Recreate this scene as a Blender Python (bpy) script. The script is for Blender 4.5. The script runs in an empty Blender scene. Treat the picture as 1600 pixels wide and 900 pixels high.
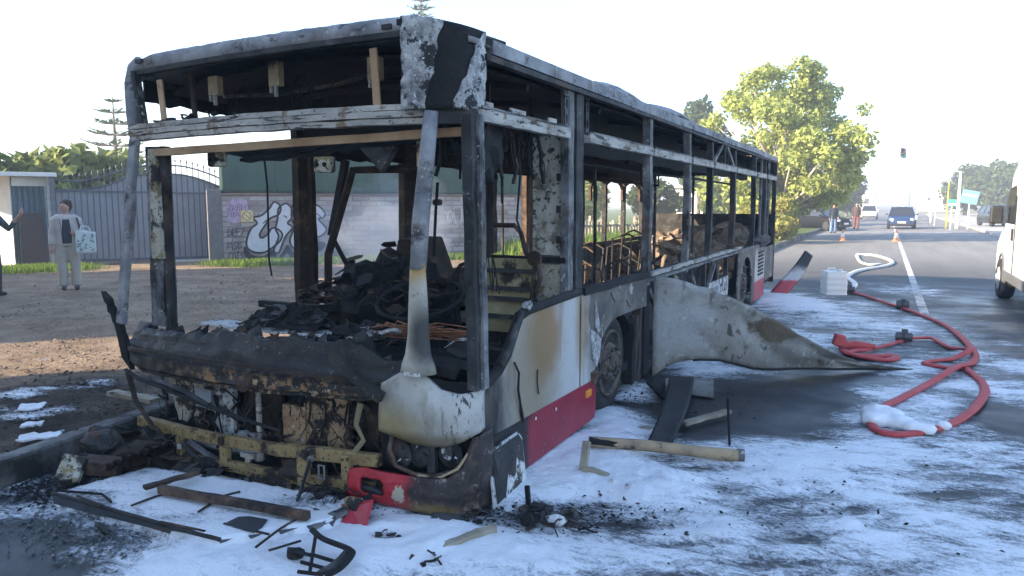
import bpy, bmesh, math, random
import numpy as np
from mathutils import Vector, Matrix, noise as mnoise
R = math.radians
random.seed(7)
SC = bpy.context.scene
COL = SC.collection

# ------------------------------------------------------------------ camera, sky, sun, exposure
CAM_H, CAM_F, CAM_YAW, CAM_PITCH = 1.7, 1150.0, R(27.0), math.atan(132 / 1150.0)
cam_d = bpy.data.cameras.new('camera'); cam = bpy.data.objects.new('camera', cam_d); COL.objects.link(cam)
cam_d.sensor_width = 36; cam_d.lens = CAM_F / 1600 * 36; cam_d.clip_start = .05; cam_d.clip_end = 3000
cam.location = (0, 0, CAM_H); cam.rotation_euler = (math.pi / 2 - CAM_PITCH, 0, CAM_YAW)
SC.camera = cam

SUN_DX, SUN_DY, SUN_EL = .68, .733, R(22)          # the way the light travels on the ground, and its height
world = bpy.data.worlds.new('World'); SC.world = world; world.use_nodes = True
wn = world.node_tree.nodes; wl = world.node_tree.links
bg = wn['Background']; sky = wn.new('ShaderNodeTexSky'); sky.sky_type = 'NISHITA'
sky.sun_disc = False; sky.sun_elevation = SUN_EL; sky.sun_rotation = math.atan2(-SUN_DX, -SUN_DY)
sky.air_density = 1.0; sky.dust_density = .7; sky.ozone_density = 3.0
wl.new(sky.outputs[0], bg.inputs[0]); bg.inputs[1].default_value = .15
sun_d = bpy.data.lights.new('sun', 'SUN'); sun = bpy.data.objects.new('sun', sun_d); COL.objects.link(sun)
sun_d.energy = 5.0; sun_d.angle = R(.5); sun_d.color = (1, .83, .60)
sdir = Vector((SUN_DX * math.cos(SUN_EL), SUN_DY * math.cos(SUN_EL), -math.sin(SUN_EL)))
sun.rotation_euler = sdir.to_track_quat('-Z', 'Y').to_euler(); sun.location = (-30, -30, 30)
vs = SC.view_settings; vs.view_transform = 'Standard'; vs.look = 'None'; vs.gamma = 1
vs.use_curve_mapping = False; vs.exposure = 1.95

# ------------------------------------------------------------------ layout helper: a sight line met with a plane of the place
def px(x, y, ax='Z', v=0.0):
    u = x - 800; d = y - 450
    fw = CAM_F * math.cos(CAM_PITCH) - d * math.sin(CAM_PITCH); dn = d * math.cos(CAM_PITCH) + CAM_F * math.sin(CAM_PITCH)
    r = (u * math.cos(CAM_YAW) - fw * math.sin(CAM_YAW), u * math.sin(CAM_YAW) + fw * math.cos(CAM_YAW), -dn)
    if isinstance(ax, str):
        i = 'XYZ'.index(ax); t = (v - (0, 0, CAM_H)[i]) / r[i]
    else:                                              # vertical plane through two plan points
        (x0, y0), (x1, y1) = ax; nx, ny = y1 - y0, x0 - x1
        t = (nx * x0 + ny * y0) / (nx * r[0] + ny * r[1])
    return Vector((t * r[0], t * r[1], CAM_H + t * r[2]))

# ------------------------------------------------------------------ mesh helpers
def nz(p, s=1.0, seed=0.0):
    return mnoise.noise(Vector((p[0] * s + seed * 7.3, p[1] * s - seed * 3.1, p[2] * s + seed)))

class MB:
    def __init__(s): s.v = []; s.f = []
    def add(s, vs_, fs):
        b = len(s.v); s.v += [tuple(p) for p in vs_]; s.f += [tuple(b + i for i in f) for f in fs]; return s
    def box(s, c, d, rot=(0, 0, 0)):
        m = Matrix.Identity(3)
        if any(rot):
            from mathutils import Euler
            m = Euler(rot).to_matrix()
        c = Vector(c)
        vs_ = [c + m @ Vector((x * d[0] / 2, y * d[1] / 2, z * d[2] / 2)) for x in (-1, 1) for y in (-1, 1) for z in (-1, 1)]
        return s.add(vs_, [(0, 1, 3, 2), (4, 6, 7, 5), (0, 4, 5, 1), (2, 3, 7, 6), (0, 2, 6, 4), (1, 5, 7, 3)])
    def beam(s, a, b, w, h, up=(0, 0, 1), seg=1, wob=0.0, w2=None, h2=None, seed=None):
        """bar from a to b; w across, h along up; seg and wob warp it"""
        a = Vector(a); b = Vector(b); d = (b - a).normalized(); up = Vector(up)
        if abs(d.dot(up.normalized())) > .98: up = Vector((0, 1, 0))
        sx = d.cross(up).normalized(); sz = sx.cross(d).normalized()
        w2 = w if w2 is None else w2; h2 = h if h2 is None else h2
        sd = random.random() * 50 if seed is None else seed
        vs_ = []
        for i in range(seg + 1):
            t = i / seg; p = a.lerp(b, t)
            if wob and seg > 1:
                k = math.sin(math.pi * t) ** .5 if 0 < t < 1 else 0
                p = p + (sx * nz((t * 3, sd, 0), 1.7) + sz * nz((t * 3, sd, 9), 1.7)) * wob * (.3 + k)
            ww = (w + (w2 - w) * t) / 2; hh = (h + (h2 - h) * t) / 2
            if wob and seg > 1:
                ww *= 1 + .14 * nz((t * 9, sd, 3), 1.0); hh *= 1 + .14 * nz((t * 9, sd, 5), 1.0)
            vs_ += [p - sx * ww - sz * hh, p + sx * ww - sz * hh, p + sx * ww + sz * hh, p - sx * ww + sz * hh]
        fs = [(0, 1, 2, 3), tuple(seg * 4 + i for i in (3, 2, 1, 0))]
        for i in range(seg):
            o = i * 4
            for k in range(4): fs.append((o + k, o + 4 + k, o + 4 + (k + 1) % 4, o + (k + 1) % 4))
        return s.add(vs_, fs)
    def tube(s, pts, r, n=8, flat=1.0, cap=True):
        pts = [Vector(p) for p in pts]; m = len(pts)
        rs = r if isinstance(r, (list, tuple)) else [r] * m
        vs_ = []; last = None
        for i, p in enumerate(pts):
            d = (pts[min(i + 1, m - 1)] - pts[max(i - 1, 0)])
            d = d.normalized() if d.length > 1e-9 else Vector((0, 0, 1))
            if last is None:
                ref = Vector((0, 0, 1)) if abs(d.z) < .9 else Vector((0, 1, 0))
                sx = d.cross(ref).normalized()
            else:
                sx = (last - d * last.dot(d)); sx = sx.normalized() if sx.length > 1e-6 else d.orthogonal().normalized()
            last = sx; sz = sx.cross(d)
            for k in range(n):
                a = 2 * math.pi * k / n
                vs_.append(p + sx * math.cos(a) * rs[i] + sz * math.sin(a) * rs[i] * flat)
        fs = []
        for i in range(m - 1):
            for k in range(n):
                k2 = (k + 1) % n; fs.append((i * n + k, i * n + k2, (i + 1) * n + k2, (i + 1) * n + k))
        if cap: fs += [tuple(range(n - 1, -1, -1)), tuple(range((m - 1) * n, m * n))]
        return s.add(vs_, fs)
    def prism(s, poly, off):
        """flat outline (3D points) given thickness by the vector off"""
        n = len(poly); off = Vector(off)
        a = [Vector(p) for p in poly]
        fs = [tuple(range(n)), tuple(range(2 * n - 1, n - 1, -1))]
        for i in range(n): fs.append((i, n + i, n + (i + 1) % n, (i + 1) % n))
        return s.add(a + [p + off for p in a], fs)
    def grid(s, fn, nu, nv, thick=None, keep=None):
        """sheet fn(u,v); thick = fn(u,v)->offset vector or constant vector gives it a back"""
        P = [[Vector(fn(i / nu, j / nv)) for j in range(nv + 1)] for i in range(nu + 1)]
        ix = lambda i, j: i * (nv + 1) + j
        cells = [(i, j) for i in range(nu) for j in range(nv) if keep is None or keep((i + .5) / nu, (j + .5) / nv)]
        vs_ = [p for r_ in P for p in r_]; N = len(vs_)
        fs = [(ix(i, j), ix(i + 1, j), ix(i + 1, j + 1), ix(i, j + 1)) for i, j in cells]
        if thick is not None:
            vs_ = vs_ + [p + Vector(thick) for p in vs_]
            cs = set(cells)
            fs += [(N + ix(i, j), N + ix(i, j + 1), N + ix(i + 1, j + 1), N + ix(i + 1, j)) for i, j in cells]
            for i, j in cells:
                for (di, dj, a, b) in ((-1, 0, (i, j), (i, j + 1)), (1, 0, (i + 1, j + 1), (i + 1, j)), (0, -1, (i + 1, j), (i, j)), (0, 1, (i, j + 1), (i + 1, j + 1))):
                    if (i + di, j + dj) not in cs:
                        A, B = ix(*a), ix(*b); fs.append((A, B, N + B, N + A))
        return s.add(vs_, fs)
    def lathe(s, prof, c, axis='X', n=24):
        """prof: (radius, along) pairs"""
        vs_ = []
        for r, t in prof:
            for k in range(n):
                a = 2 * math.pi * k / n; p = [r * math.cos(a), r * math.sin(a)]
                q = {'X': (t, p[0], p[1]), 'Y': (p[0], t, p[1]), 'Z': (p[0], p[1], t)}[axis]
                vs_.append(Vector(c) + Vector(q))
        fs = []
        for i in range(len(prof) - 1):
            for k in range(n):
                k2 = (k + 1) % n; fs.append((i * n + k, i * n + k2, (i + 1) * n + k2, (i + 1) * n + k))
        fs += [tuple(range(n - 1, -1, -1)), tuple(range((len(prof) - 1) * n, len(prof) * n))]
        return s.add(vs_, fs)
    def lump(s, c, d, seed=0, amp=.35, sub=2, rot=0, fr=2.2):
        """uneven lump of half-size d"""
        bm = bmesh.new(); bmesh.ops.create_icosphere(bm, subdivisions=sub, radius=1)
        cr, sr = math.cos(rot), math.sin(rot); vs_ = []
        for q in bm.verts:
            p = q.co * (1 + amp * nz(q.co, fr, seed) + amp * .5 * nz(q.co, fr * 2.7, seed + 5))
            x, y, z = p.x * d[0], p.y * d[1], p.z * d[2]
            vs_.append(Vector(c) + Vector((x * cr - y * sr, x * sr + y * cr, z)))
        fs = [tuple(q.index for q in f.verts) for f in bm.faces]; bm.free()
        return s.add(vs_, fs)
    def ell(s, c, d, n=10, m=7):
        vs_ = []; c = Vector(c)
        for i in range(m + 1):
            th = math.pi * i / m; rr = max(math.sin(th), .02)
            for k in range(n):
                a = 2 * math.pi * k / n
                vs_.append(c + Vector((d[0] * rr * math.cos(a), d[1] * rr * math.sin(a), d[2] * math.cos(th))))
        fs = [(i * n + k, (i + 1) * n + k, (i + 1) * n + (k + 1) % n, i * n + (k + 1) % n) for i in range(m) for k in range(n)]
        fs += [tuple(range(n)), tuple(range((m + 1) * n - 1, m * n - 1, -1))]
        return s.add(vs_, fs)
    def mesh(s, name):
        me = bpy.data.meshes.new(name); me.from_pydata(s.v, [], s.f); me.update(); return me
    def build(s, name, mat_, parent=None, smooth=False, bevel=0, off=(0, 0, 0)):
        me = s.mesh(name)
        bm = bmesh.new(); bm.from_mesh(me); bmesh.ops.recalc_face_normals(bm, faces=bm.faces); bm.to_mesh(me); bm.free()
        if smooth:
            me.polygons.foreach_set('use_smooth', [True] * len(me.polygons))
        me.materials.append(mat_)
        o = bpy.data.objects.new(name, me); COL.objects.link(o)
        if parent is not None:
            set_parent(o, parent)
        if bevel:
            b = o.modifiers.new('bevel', 'BEVEL'); b.width = bevel; b.segments = 2; b.limit_method = 'ANGLE'; b.angle_limit = R(40)
        return o

def set_parent(o, parent):
    """world-space meshes keep their place under a moved parent"""
    o.parent = parent
    if parent.get('_abs'): o.matrix_parent_inverse = Matrix.LocRotScale(parent.location, parent.rotation_euler, None).inverted()
    elif parent.parent is not None and parent.parent.get('_abs'): pass

def tag(o, label=None, cat=None, group=None, kind=None):
    if label: o['label'] = label
    if cat: o['category'] = cat
    if group: o['group'] = group
    if kind: o['kind'] = kind
    return o

def thing(name, label, cat, loc, rz=0, group=None, world=False):
    """Empty at a thing's base. world=True: its parts are written in world coordinates"""
    o = bpy.data.objects.new(name, None); COL.objects.link(o); o.empty_display_size = .2
    o.location = loc; o.rotation_euler = (0, 0, rz)
    if world: o['_abs'] = 1
    return tag(o, label, cat, group)

def struct(name, mb, m, parent=None, smooth=False, bevel=0):
    o = mb.build(name, m, parent, smooth, bevel)
    if parent is None: o['kind'] = 'structure'
    return o

def shared(name, mesh, parent, loc, rot=(0, 0, 0), scale=(1, 1, 1)):
    o = bpy.data.objects.new(name, mesh); COL.objects.link(o); o.parent = parent
    o.location = loc; o.rotation_euler = rot; o.scale = scale
    return o

# ------------------------------------------------------------------ materials
MATS = {}
class NT:
    def __init__(s, name):
        s.m = bpy.data.materials.new(name); s.m.use_nodes = True; s.t = s.m.node_tree
        s.b = s.t.nodes['Principled BSDF']; s.out = s.t.nodes['Material Output']
        s.g = s.n('ShaderNodeNewGeometry'); s.pos = s.g.outputs['Position']
        MATS[name] = s.m
    def n(s, ty, **k):
        o = s.t.nodes.new(ty)
        for a, b in k.items(): setattr(o, a, b)
        return o
    def l(s, a, b): s.t.links.new(a, b)
    def noise(s, scale, detail=6, rough=.6, stretch=None, dist=0, vec=None, off=0):
        v = vec or s.pos
        if stretch or off:
            mp = s.n('ShaderNodeMapping'); s.l(v, mp.inputs[0])
            if stretch: mp.inputs['Scale'].default_value = stretch
            mp.inputs['Location'].default_value = (off, off * .7, off * .3); v = mp.outputs[0]
        o = s.n('ShaderNodeTexNoise'); s.l(v, o.inputs['Vector'])
        o.inputs['Scale'].default_value = scale; o.inputs['Detail'].default_value = detail
        o.inputs['Roughness'].default_value = rough; o.inputs['Distortion'].default_value = dist
        return o.outputs['Fac']
    def ramp(s, fac, stops, interp='LINEAR'):
        o = s.n('ShaderNodeValToRGB'); o.color_ramp.interpolation = interp; s.l(fac, o.inputs[0])
        e = o.color_ramp.elements
        while len(e) < len(stops): e.new(.5)
        for q, (p, c) in zip(e, stops):
            q.position = p; q.color = (*c, 1) if isinstance(c, (tuple, list)) else (c, c, c, 1)
        return o.outputs[0]
    def mix(s, fac, a, b):
        o = s.n('ShaderNodeMix', data_type='RGBA')
        for sock, val in ((o.inputs[0], fac), (o.inputs[6], a), (o.inputs[7], b)):
            if hasattr(val, 'is_output'): s.l(val, sock)
            elif isinstance(val, (tuple, list)): sock.default_value = (*val, 1)
            else: sock.default_value = val
        return o.outputs[2]
    def math(s, op, a, b=0.0, clamp=False):
        o = s.n('ShaderNodeMath', operation=op, use_clamp=clamp)
        for sock, val in zip(o.inputs, (a, b)):
            if hasattr(val, 'is_output'): s.l(val, sock)
            else: sock.default_value = val
        return o.outputs[0]
    def xyz(s):
        o = s.n('ShaderNodeSeparateXYZ'); s.l(s.pos, o.inputs[0]); return o.outputs
    def step(s, val, a, b):
        o = s.n('ShaderNodeMapRange', interpolation_type='SMOOTHSTEP'); s.l(val, o.inputs[0])
        o.inputs[1].default_value = a; o.inputs[2].default_value = b; return o.outputs[0]
    def blob(s, c, d, soft=.5, wob=.0, ws=5):
        """1 inside an ellipsoid of half-size d round c, fading to 0; wob breaks its edge"""
        mp = s.n('ShaderNodeMapping', vector_type='POINT'); s.l(s.pos, mp.inputs[0])
        mp.inputs['Location'].default_value = [-c[i] / d[i] for i in range(3)]
        mp.inputs['Scale'].default_value = [1 / q for q in d]
        ln = s.n('ShaderNodeVectorMath', operation='LENGTH'); s.l(mp.outputs[0], ln.inputs[0])
        v = ln.outputs['Value']
        if wob: v = s.math('ADD', v, s.math('MULTIPLY', s.math('SUBTRACT', s.noise(ws, 7, .68), .5), wob * 2))
        return s.step(v, 1 + soft / 2, 1 - soft / 2)
    def bump(s, h, strength=.4, dist=.01):
        o = s.n('ShaderNodeBump'); s.l(h, o.inputs['Height']); o.inputs['Strength'].default_value = strength
        o.inputs['Distance'].default_value = dist; s.l(o.outputs[0], s.b.inputs['Normal'])
    def done(s, col, rough=.8, metal=0, spec=.5):
        for k, val in (('Base Color', col), ('Roughness', rough), ('Metallic', metal)):
            if hasattr(val, 'is_output'): s.l(val, s.b.inputs[k])
            elif isinstance(val, (tuple, list)): s.b.inputs[k].default_value = (*val, 1)
            else: s.b.inputs[k].default_value = val
        s.b.inputs['Specular IOR Level'].default_value = spec
        return s.m

def M(name, stops, scale=6, rough=.8, metal=0, bump=.3, bdist=.008, bscale=None, detail=7, nr=.62, stretch=None, over=None, spec=.4, dist=0):
    """noise colour + fine relief; over = (colour, scale, lo, hi[, stretch]): a second, patchy layer"""
    t = NT(name)
    c = t.ramp(t.noise(scale, detail, nr, stretch, dist), stops)
    for i, ov in enumerate(over or []):
        col, sc, lo, hi = ov[:4]
        c = t.mix(t.step(t.noise(sc, 8, .65, ov[4] if len(ov) > 4 else None, off=3.7 * (i + 1)), lo, hi), c, col)
    if bump: t.bump(t.noise(bscale or scale * 5, 6, .65, stretch), bump, bdist)
    return t.done(c, rough, metal, spec)

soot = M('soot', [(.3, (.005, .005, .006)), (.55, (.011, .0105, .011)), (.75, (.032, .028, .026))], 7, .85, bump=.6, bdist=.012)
soot_gloss = M('soot_gloss', [(.3, (.005, .005, .006)), (.7, (.03, .028, .028))], 9, .45, bump=.7, bdist=.012)
soot_brown = M('soot_brown', [(.3, (.014, .010, .008)), (.55, (.045, .030, .021)), (.72, (.14, .092, .06))], 7, .85, bump=.5)
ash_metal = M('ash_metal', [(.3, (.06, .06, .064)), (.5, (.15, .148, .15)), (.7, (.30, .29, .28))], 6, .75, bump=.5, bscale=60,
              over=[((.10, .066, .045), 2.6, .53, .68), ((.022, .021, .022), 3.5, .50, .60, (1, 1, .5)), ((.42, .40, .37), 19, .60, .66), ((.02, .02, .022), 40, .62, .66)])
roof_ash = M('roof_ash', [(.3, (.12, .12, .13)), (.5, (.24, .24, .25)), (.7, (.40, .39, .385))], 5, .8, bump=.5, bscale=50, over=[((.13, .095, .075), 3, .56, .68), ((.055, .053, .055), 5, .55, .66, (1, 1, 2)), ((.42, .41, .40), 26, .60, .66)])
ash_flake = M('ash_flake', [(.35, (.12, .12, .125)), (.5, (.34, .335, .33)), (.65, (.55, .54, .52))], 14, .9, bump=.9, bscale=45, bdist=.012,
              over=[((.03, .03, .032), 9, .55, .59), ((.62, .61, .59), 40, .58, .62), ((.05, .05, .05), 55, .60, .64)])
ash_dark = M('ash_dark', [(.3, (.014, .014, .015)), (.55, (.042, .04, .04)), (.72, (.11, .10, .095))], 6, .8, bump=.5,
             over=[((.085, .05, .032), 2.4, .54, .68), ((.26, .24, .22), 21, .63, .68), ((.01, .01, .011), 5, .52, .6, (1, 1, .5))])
ash_rail = M('ash_rail', [(.3, (.2, .19, .17)), (.5, (.40, .37, .33)), (.7, (.58, .54, .48))], 5, .8, bump=.5, bscale=70, stretch=(.6, .6, 2.5),
             over=[((.06, .05, .045), 9, .56, .61, (.5, .5, 3)), ((.2, .14, .09), 5, .58, .64), ((.04, .036, .034), 45, .60, .64)])
tan_bar = M('tan_bar', [(.3, (.16, .12, .08)), (.5, (.36, .27, .17)), (.7, (.50, .36, .2))], 4, .8, bump=.4,
            over=[((.05, .04, .035), 6, .55, .65)])
orange_bar = M('orange_bar', [(.3, (.14, .1, .075)), (.5, (.36, .22, .12)), (.7, (.52, .36, .22))], 2.2, .8, bump=.3,
               over=[((.06, .05, .045), 5, .6, .7)])
yellow_frame = M('yellow_frame', [(.3, (.13, .095, .045)), (.5, (.27, .19, .08)), (.7, (.36, .27, .13))], 5, .75, bump=.4,
                 over=[((.025, .02, .017), 5, .51, .60), ((.2, .1, .05), 22, .58, .62), ((.02, .018, .016), 40, .58, .62)])
rust = M('rust', [(.3, (.03, .02, .016)), (.5, (.085, .052, .036)), (.7, (.17, .11, .075))], 14, .85, bump=.6,
         over=[((.02, .018, .017), 6, .52, .62)])
t = NT('cowl')
c = t.ramp(t.noise(3, 8, .65), [(.3, (.012, .011, .011)), (.55, (.030, .027, .025)), (.72, (.07, .06, .05))])
c = t.mix(t.step(t.noise(26, 8, .7), .60, .64), c, (.15, .135, .12)); c = t.mix(t.step(t.noise(5, 8, .65, off=3), .54, .6), c, (.013, .012, .013))
zone = t.blob((-3.2, 3.1, .625), (.75, .5, .075), 1.0, .5, 9)
c = t.mix(t.math('MULTIPLY', zone, t.step(t.noise(16, 8, .7, off=7), .52, .56)), c, (.27, .15, .07)); c = t.mix(t.math('MULTIPLY', zone, t.step(t.noise(30, 8, .7, off=2), .60, .63)), c, (.42, .34, .22))
t.bump(t.noise(30, 7, .7), .6, .01); cowl_m = t.done(c, .6, 0, .4)
beige_panel = M('beige_panel', [(.3, (.3, .27, .2)), (.5, (.46, .42, .33)), (.7, (.56, .53, .45))], 5, .85, bump=.4,
                over=[((.035, .03, .026), 5, .48, .56), ((.26, .2, .1), 12, .57, .62), ((.05, .045, .04), 38, .58, .62)])
white_scorch = M('white_scorch', [(.3, (.42, .42, .41)), (.6, (.62, .62, .61))], 6, .7, bump=.3,
                 over=[((.04, .037, .035), 5, .51, .58), ((.3, .25, .17), 11, .58, .63), ((.06, .055, .05), 40, .58, .62)])
tan_panel = M('tan_panel', [(.3, (.2, .12, .06)), (.5, (.36, .23, .125)), (.7, (.46, .33, .2))], 6, .85, bump=.4,
              over=[((.025, .02, .018), 5, .49, .57), ((.5, .45, .37), 20, .62, .65), ((.03, .025, .02), 42, .57, .61)])
partition_m = M('partition', [(.3, (.38, .36, .31)), (.6, (.55, .53, .47))], 4, .85, bump=.5, bscale=50,
                over=[((.05, .045, .04), 24, .53, .58), ((.2, .17, .13), 3, .52, .66)])
black_plastic = M('black_plastic', [(.3, (.012, .012, .013)), (.7, (.03, .03, .03))], 12, .5, bump=.4)
rubber = M('rubber', [(.3, (.012, .012, .013)), (.7, (.035, .034, .034))], 14, .75, bump=.5)
copper = M('copper_wire', [(.3, (.12, .05, .025)), (.7, (.4, .18, .09))], 20, .6, .3, bump=.2)
wood_char = M('wood_char', [(.3, (.14, .115, .08)), (.6, (.33, .29, .22))], 5, .85, bump=.4, over=[((.03, .028, .026), 5, .56, .64)])
rim_m = M('rim', [(.3, (.05, .036, .028)), (.5, (.11, .082, .064)), (.7, (.19, .15, .12))], 12, .75, .2, bump=.5, over=[((.02, .02, .02), 9, .56, .64)])
steel = M('steel', [(.3, (.3, .3, .31)), (.7, (.45, .45, .45))], 20, .45, .7, bump=.2)
flat_m = {}
def flat(name, c, rough=.6, metal=0, var=.25, scale=8, spec=.5, bump=.1):
    if name not in flat_m:
        flat_m[name] = M(name, [(.3, tuple(q * (1 - var) for q in c)), (.7, tuple(min(q * (1 + var), 1) for q in c))], scale, rough, metal, bump=bump, spec=spec)
    return flat_m[name]
# ------------------------------------------------------------------ the ground, the road, the lot, the kerb
def lerp_tab(tab, x):
    if x <= tab[0][0]: return tab[0][1]
    for (a, p), (b, q) in zip(tab, tab[1:]):
        if x <= b: return p + (q - p) * (x - a) / (b - a)
    return tab[-1][1]
KERB = [(-30, -4.1), (2.2, -4.56), (3.7, -4.86), (6, -5.05), (14, -5.0), (20, -4.3), (26, -3.7), (600, -3.6)]
kx = lambda y: lerp_tab(KERB, y)
LOT_Z = .15

t = NT('far_ground'); c = t.ramp(t.noise(.25, 8, .6), [(.35, (.10, .13, .035)), (.55, (.2, .2, .09)), (.7, (.32, .27, .18))])
t.done(c, .95); ground_m = t.m
struct('ground', MB().add([(-1200, -1200, -.03), (1200, -1200, -.03), (1200, 1600, -.03), (-1200, 1600, -.03)], [(0, 1, 2, 3)]), ground_m)

t = NT('asphalt'); X_, Y_, Z_ = t.xyz()
base = t.ramp(t.noise(1.3, 9, .65), [(.3, (.045, .045, .047)), (.55, (.07, .069, .068)), (.75, (.10, .097, .093))])
grain = t.ramp(t.noise(140, 3, .7), [(.35, .55), (.65, 1.25)])
mulm = t.n('ShaderNodeMix', data_type='RGBA', blend_type='MULTIPLY'); mulm.inputs[0].default_value = .8; t.l(base, mulm.inputs[6]); t.l(grain, mulm.inputs[7])
far = t.step(Y_, 17, 30)                                  # dry far road past the wet patch, colour lightened as if sunlit
col = t.mix(far, mulm.outputs[2], t.ramp(t.noise(.7, 8, .6, (3, .25, 1)), [(.3, (.15, .145, .14)), (.7, (.22, .212, .2))]))
char = t.math('MULTIPLY', t.blob((-3.2, 6, 0), (4.6, 6.5, 3), .5, .25), t.ramp(t.noise(2.2, 7, .6), [(.35, .95), (.75, .35)]))
col = t.mix(char, col, (.012, .012, .014))
wet = t.math('MULTIPLY', t.step(Y_, 22, 13), t.ramp(t.noise(1.1, 5, .55, off=9), [(.38, 1.0), (.62, .25)]))
t.bump(t.noise(110, 4, .7), .55, .006)
t.done(col, t.mix(wet, (.85, .85, .85), (.30, .30, .30)), 0, .45)
asphalt = t.m
ys = [-30 + i for i in range(60)] + [30 + i * 6 for i in range(0, 90)]
rows = []; mb = MB()
for y in ys: rows.append([(kx(y) + .02, y, 0), (0, y, 0), (5.2, y, 0)])
for a, b in zip(rows, rows[1:]): mb.add(a + b, [(0, 1, 4, 3), (1, 2, 5, 4)])
struct('road', mb, asphalt)

t = NT('dirt'); X_, Y_, Z_ = t.xyz()
c = t.ramp(t.noise(1.6, 9, .68), [(.3, (.15, .105, .072)), (.5, (.26, .19, .132)), (.7, (.38, .29, .2))])
peb = t.ramp(t.noise(38, 4, .7), [(.4, .55), (.62, 1.3)])
mm = t.n('ShaderNodeMix', data_type='RGBA', blend_type='MULTIPLY'); mm.inputs[0].default_value = .85; t.l(c, mm.inputs[6]); t.l(peb, mm.inputs[7])
gr = t.step(t.math('ADD', t.noise(.5, 7, .6), t.math('MULTIPLY', t.step(Y_, 18, 30), .5)), .78, .98)
c = t.mix(gr, mm.outputs[2], (.085, .12, .03))
soil = t.math('MULTIPLY', t.blob((-4.8, 3.0, 0), (1.9, 2.2, 2), .5, .4), t.ramp(t.noise(3, 7), [(.3, 1.), (.75, .5)]))
c = t.mix(soil, c, (.02, .018, .017))
t.bump(t.noise(30, 6, .7), .9, .03); t.done(c, .95, 0, .2); dirt = t.m
ys = [-20 + i * .5 for i in range(80)] + [20 + i for i in range(0, 20)] + [40 + i * 8 for i in range(40)]
mb = MB(); prev = None
for y in ys:
    x0 = kx(y) - .15; xs = [x0 - d for d in (0, .25, .5, .8, 1.2, 1.7, 2.3, 3, 4, 5, 6.5, 8, 10, 12.5, 15, 20, 30, 60)]
    b = len(mb.v)
    mb.v += [(x, y, LOT_Z - .01 + (.018 * nz((x, y, 0), .9) + .012 * nz((x, y, 3), 3.1) if x < x0 - .1 else 0)) for x in xs]
    if prev is not None:
        mb.f += [(prev + i, prev + i + 1, b + i + 1, b + i) for i in range(len(xs) - 1)]
    prev = b
struct('dirt_lot', mb, dirt, smooth=True)

kerb_m = M('kerb_stone', [(.3, (.10, .095, .088)), (.6, (.22, .21, .195))], 3, .9, bump=.5, bscale=40, over=[((.02, .019, .018), 1.6, .42, .6)])
mb = MB()
for y in range(-6, 100):
    mb.beam((kx(y) - .075, y, .05), (kx(y + 1) - .075, y + 1, .05), .1, .16)
kerb = struct('kerb', mb, kerb_m)
bm = bmesh.new(); bmesh.ops.create_cube(bm, size=1)
for q in bm.verts: q.co = Vector((q.co.x * .15, q.co.y * .985, q.co.z * .2))
bmesh.ops.bevel(bm, geom=bm.edges[:], offset=.015, segments=1, affect='EDGES', profile=.5)
kme = bpy.data.meshes.new('kerbstone'); bm.to_mesh(kme); bm.free(); kme.materials.append(kerb_m)
for y in range(-6, 100):
    a = Vector((kx(y) - .075, y, .075)); b = Vector((kx(y + 1) - .075, y + 1, .075))
    shared('kerbstone', kme, kerb, (a + b) / 2 + Vector((random.uniform(-.006, .006), 0, random.uniform(-.006, .004))), (0, random.uniform(-.01, .01), math.atan2(-(b - a).x, (b - a).y)), (1, (b - a).length, 1))

paint = M('road_paint', [(.35, (.3, .3, .29)), (.6, (.62, .61, .58))], 9, .8, bump=.2, over=[((.2, .195, .19), 5, .5, .62)])
mb = MB()
for y in range(13, 160, 3): mb.add([(.56 - .004 * y, y, .004), (.69 - .004 * y, y, .004), (.69 - .004 * (y + 3), y + 3, .004), (.56 - .004 * (y + 3), y + 3, .004)], [(0, 1, 2, 3)])
struct('centre_line', mb, paint)
mb = MB()
for x0, x1, y0, y1 in ((-3.2, 4.6, 47.5, 48.1), (-3.2, 4.6, 50.0, 50.5)): mb.add([(x0, y0, .005), (x1, y0, .005), (x1, y1, .005), (x0, y1, .005)], [(0, 1, 2, 3)])
struct('crossing_marks', mb, paint)
pave_m = M('pavement', [(.3, (.28, .265, .24)), (.6, (.42, .40, .37))], 2, .9, bump=.4)
mb = MB()
for y in range(18, 130, 4): mb.box((7.2, y + 2, .05), (4, 4.0, .14))
struct('pavement', mb, pave_m)
mb = MB().add([(9.2, 10, .006), (60, 10, .006), (60, 140, .006), (9.2, 140, .006)], [(0, 1, 2, 3)])
struct('parking_ground', mb, pave_m)
mb = MB()
for y in range(18, 130, 2): mb.box((5.12, y + 1, .06), (.16, 1.98, .16))
kr = struct('kerb', MB().box((5.12, 74, .02), (.12, 112, .1)), pave_m)
km2 = MB().box((0, 0, 0), (.16, 1.98, .15)).mesh('kerbstone'); km2.materials.append(pave_m)
for y in range(18, 130, 2): shared('kerbstone', km2, kr, (5.12, y + 1, .065))

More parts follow.
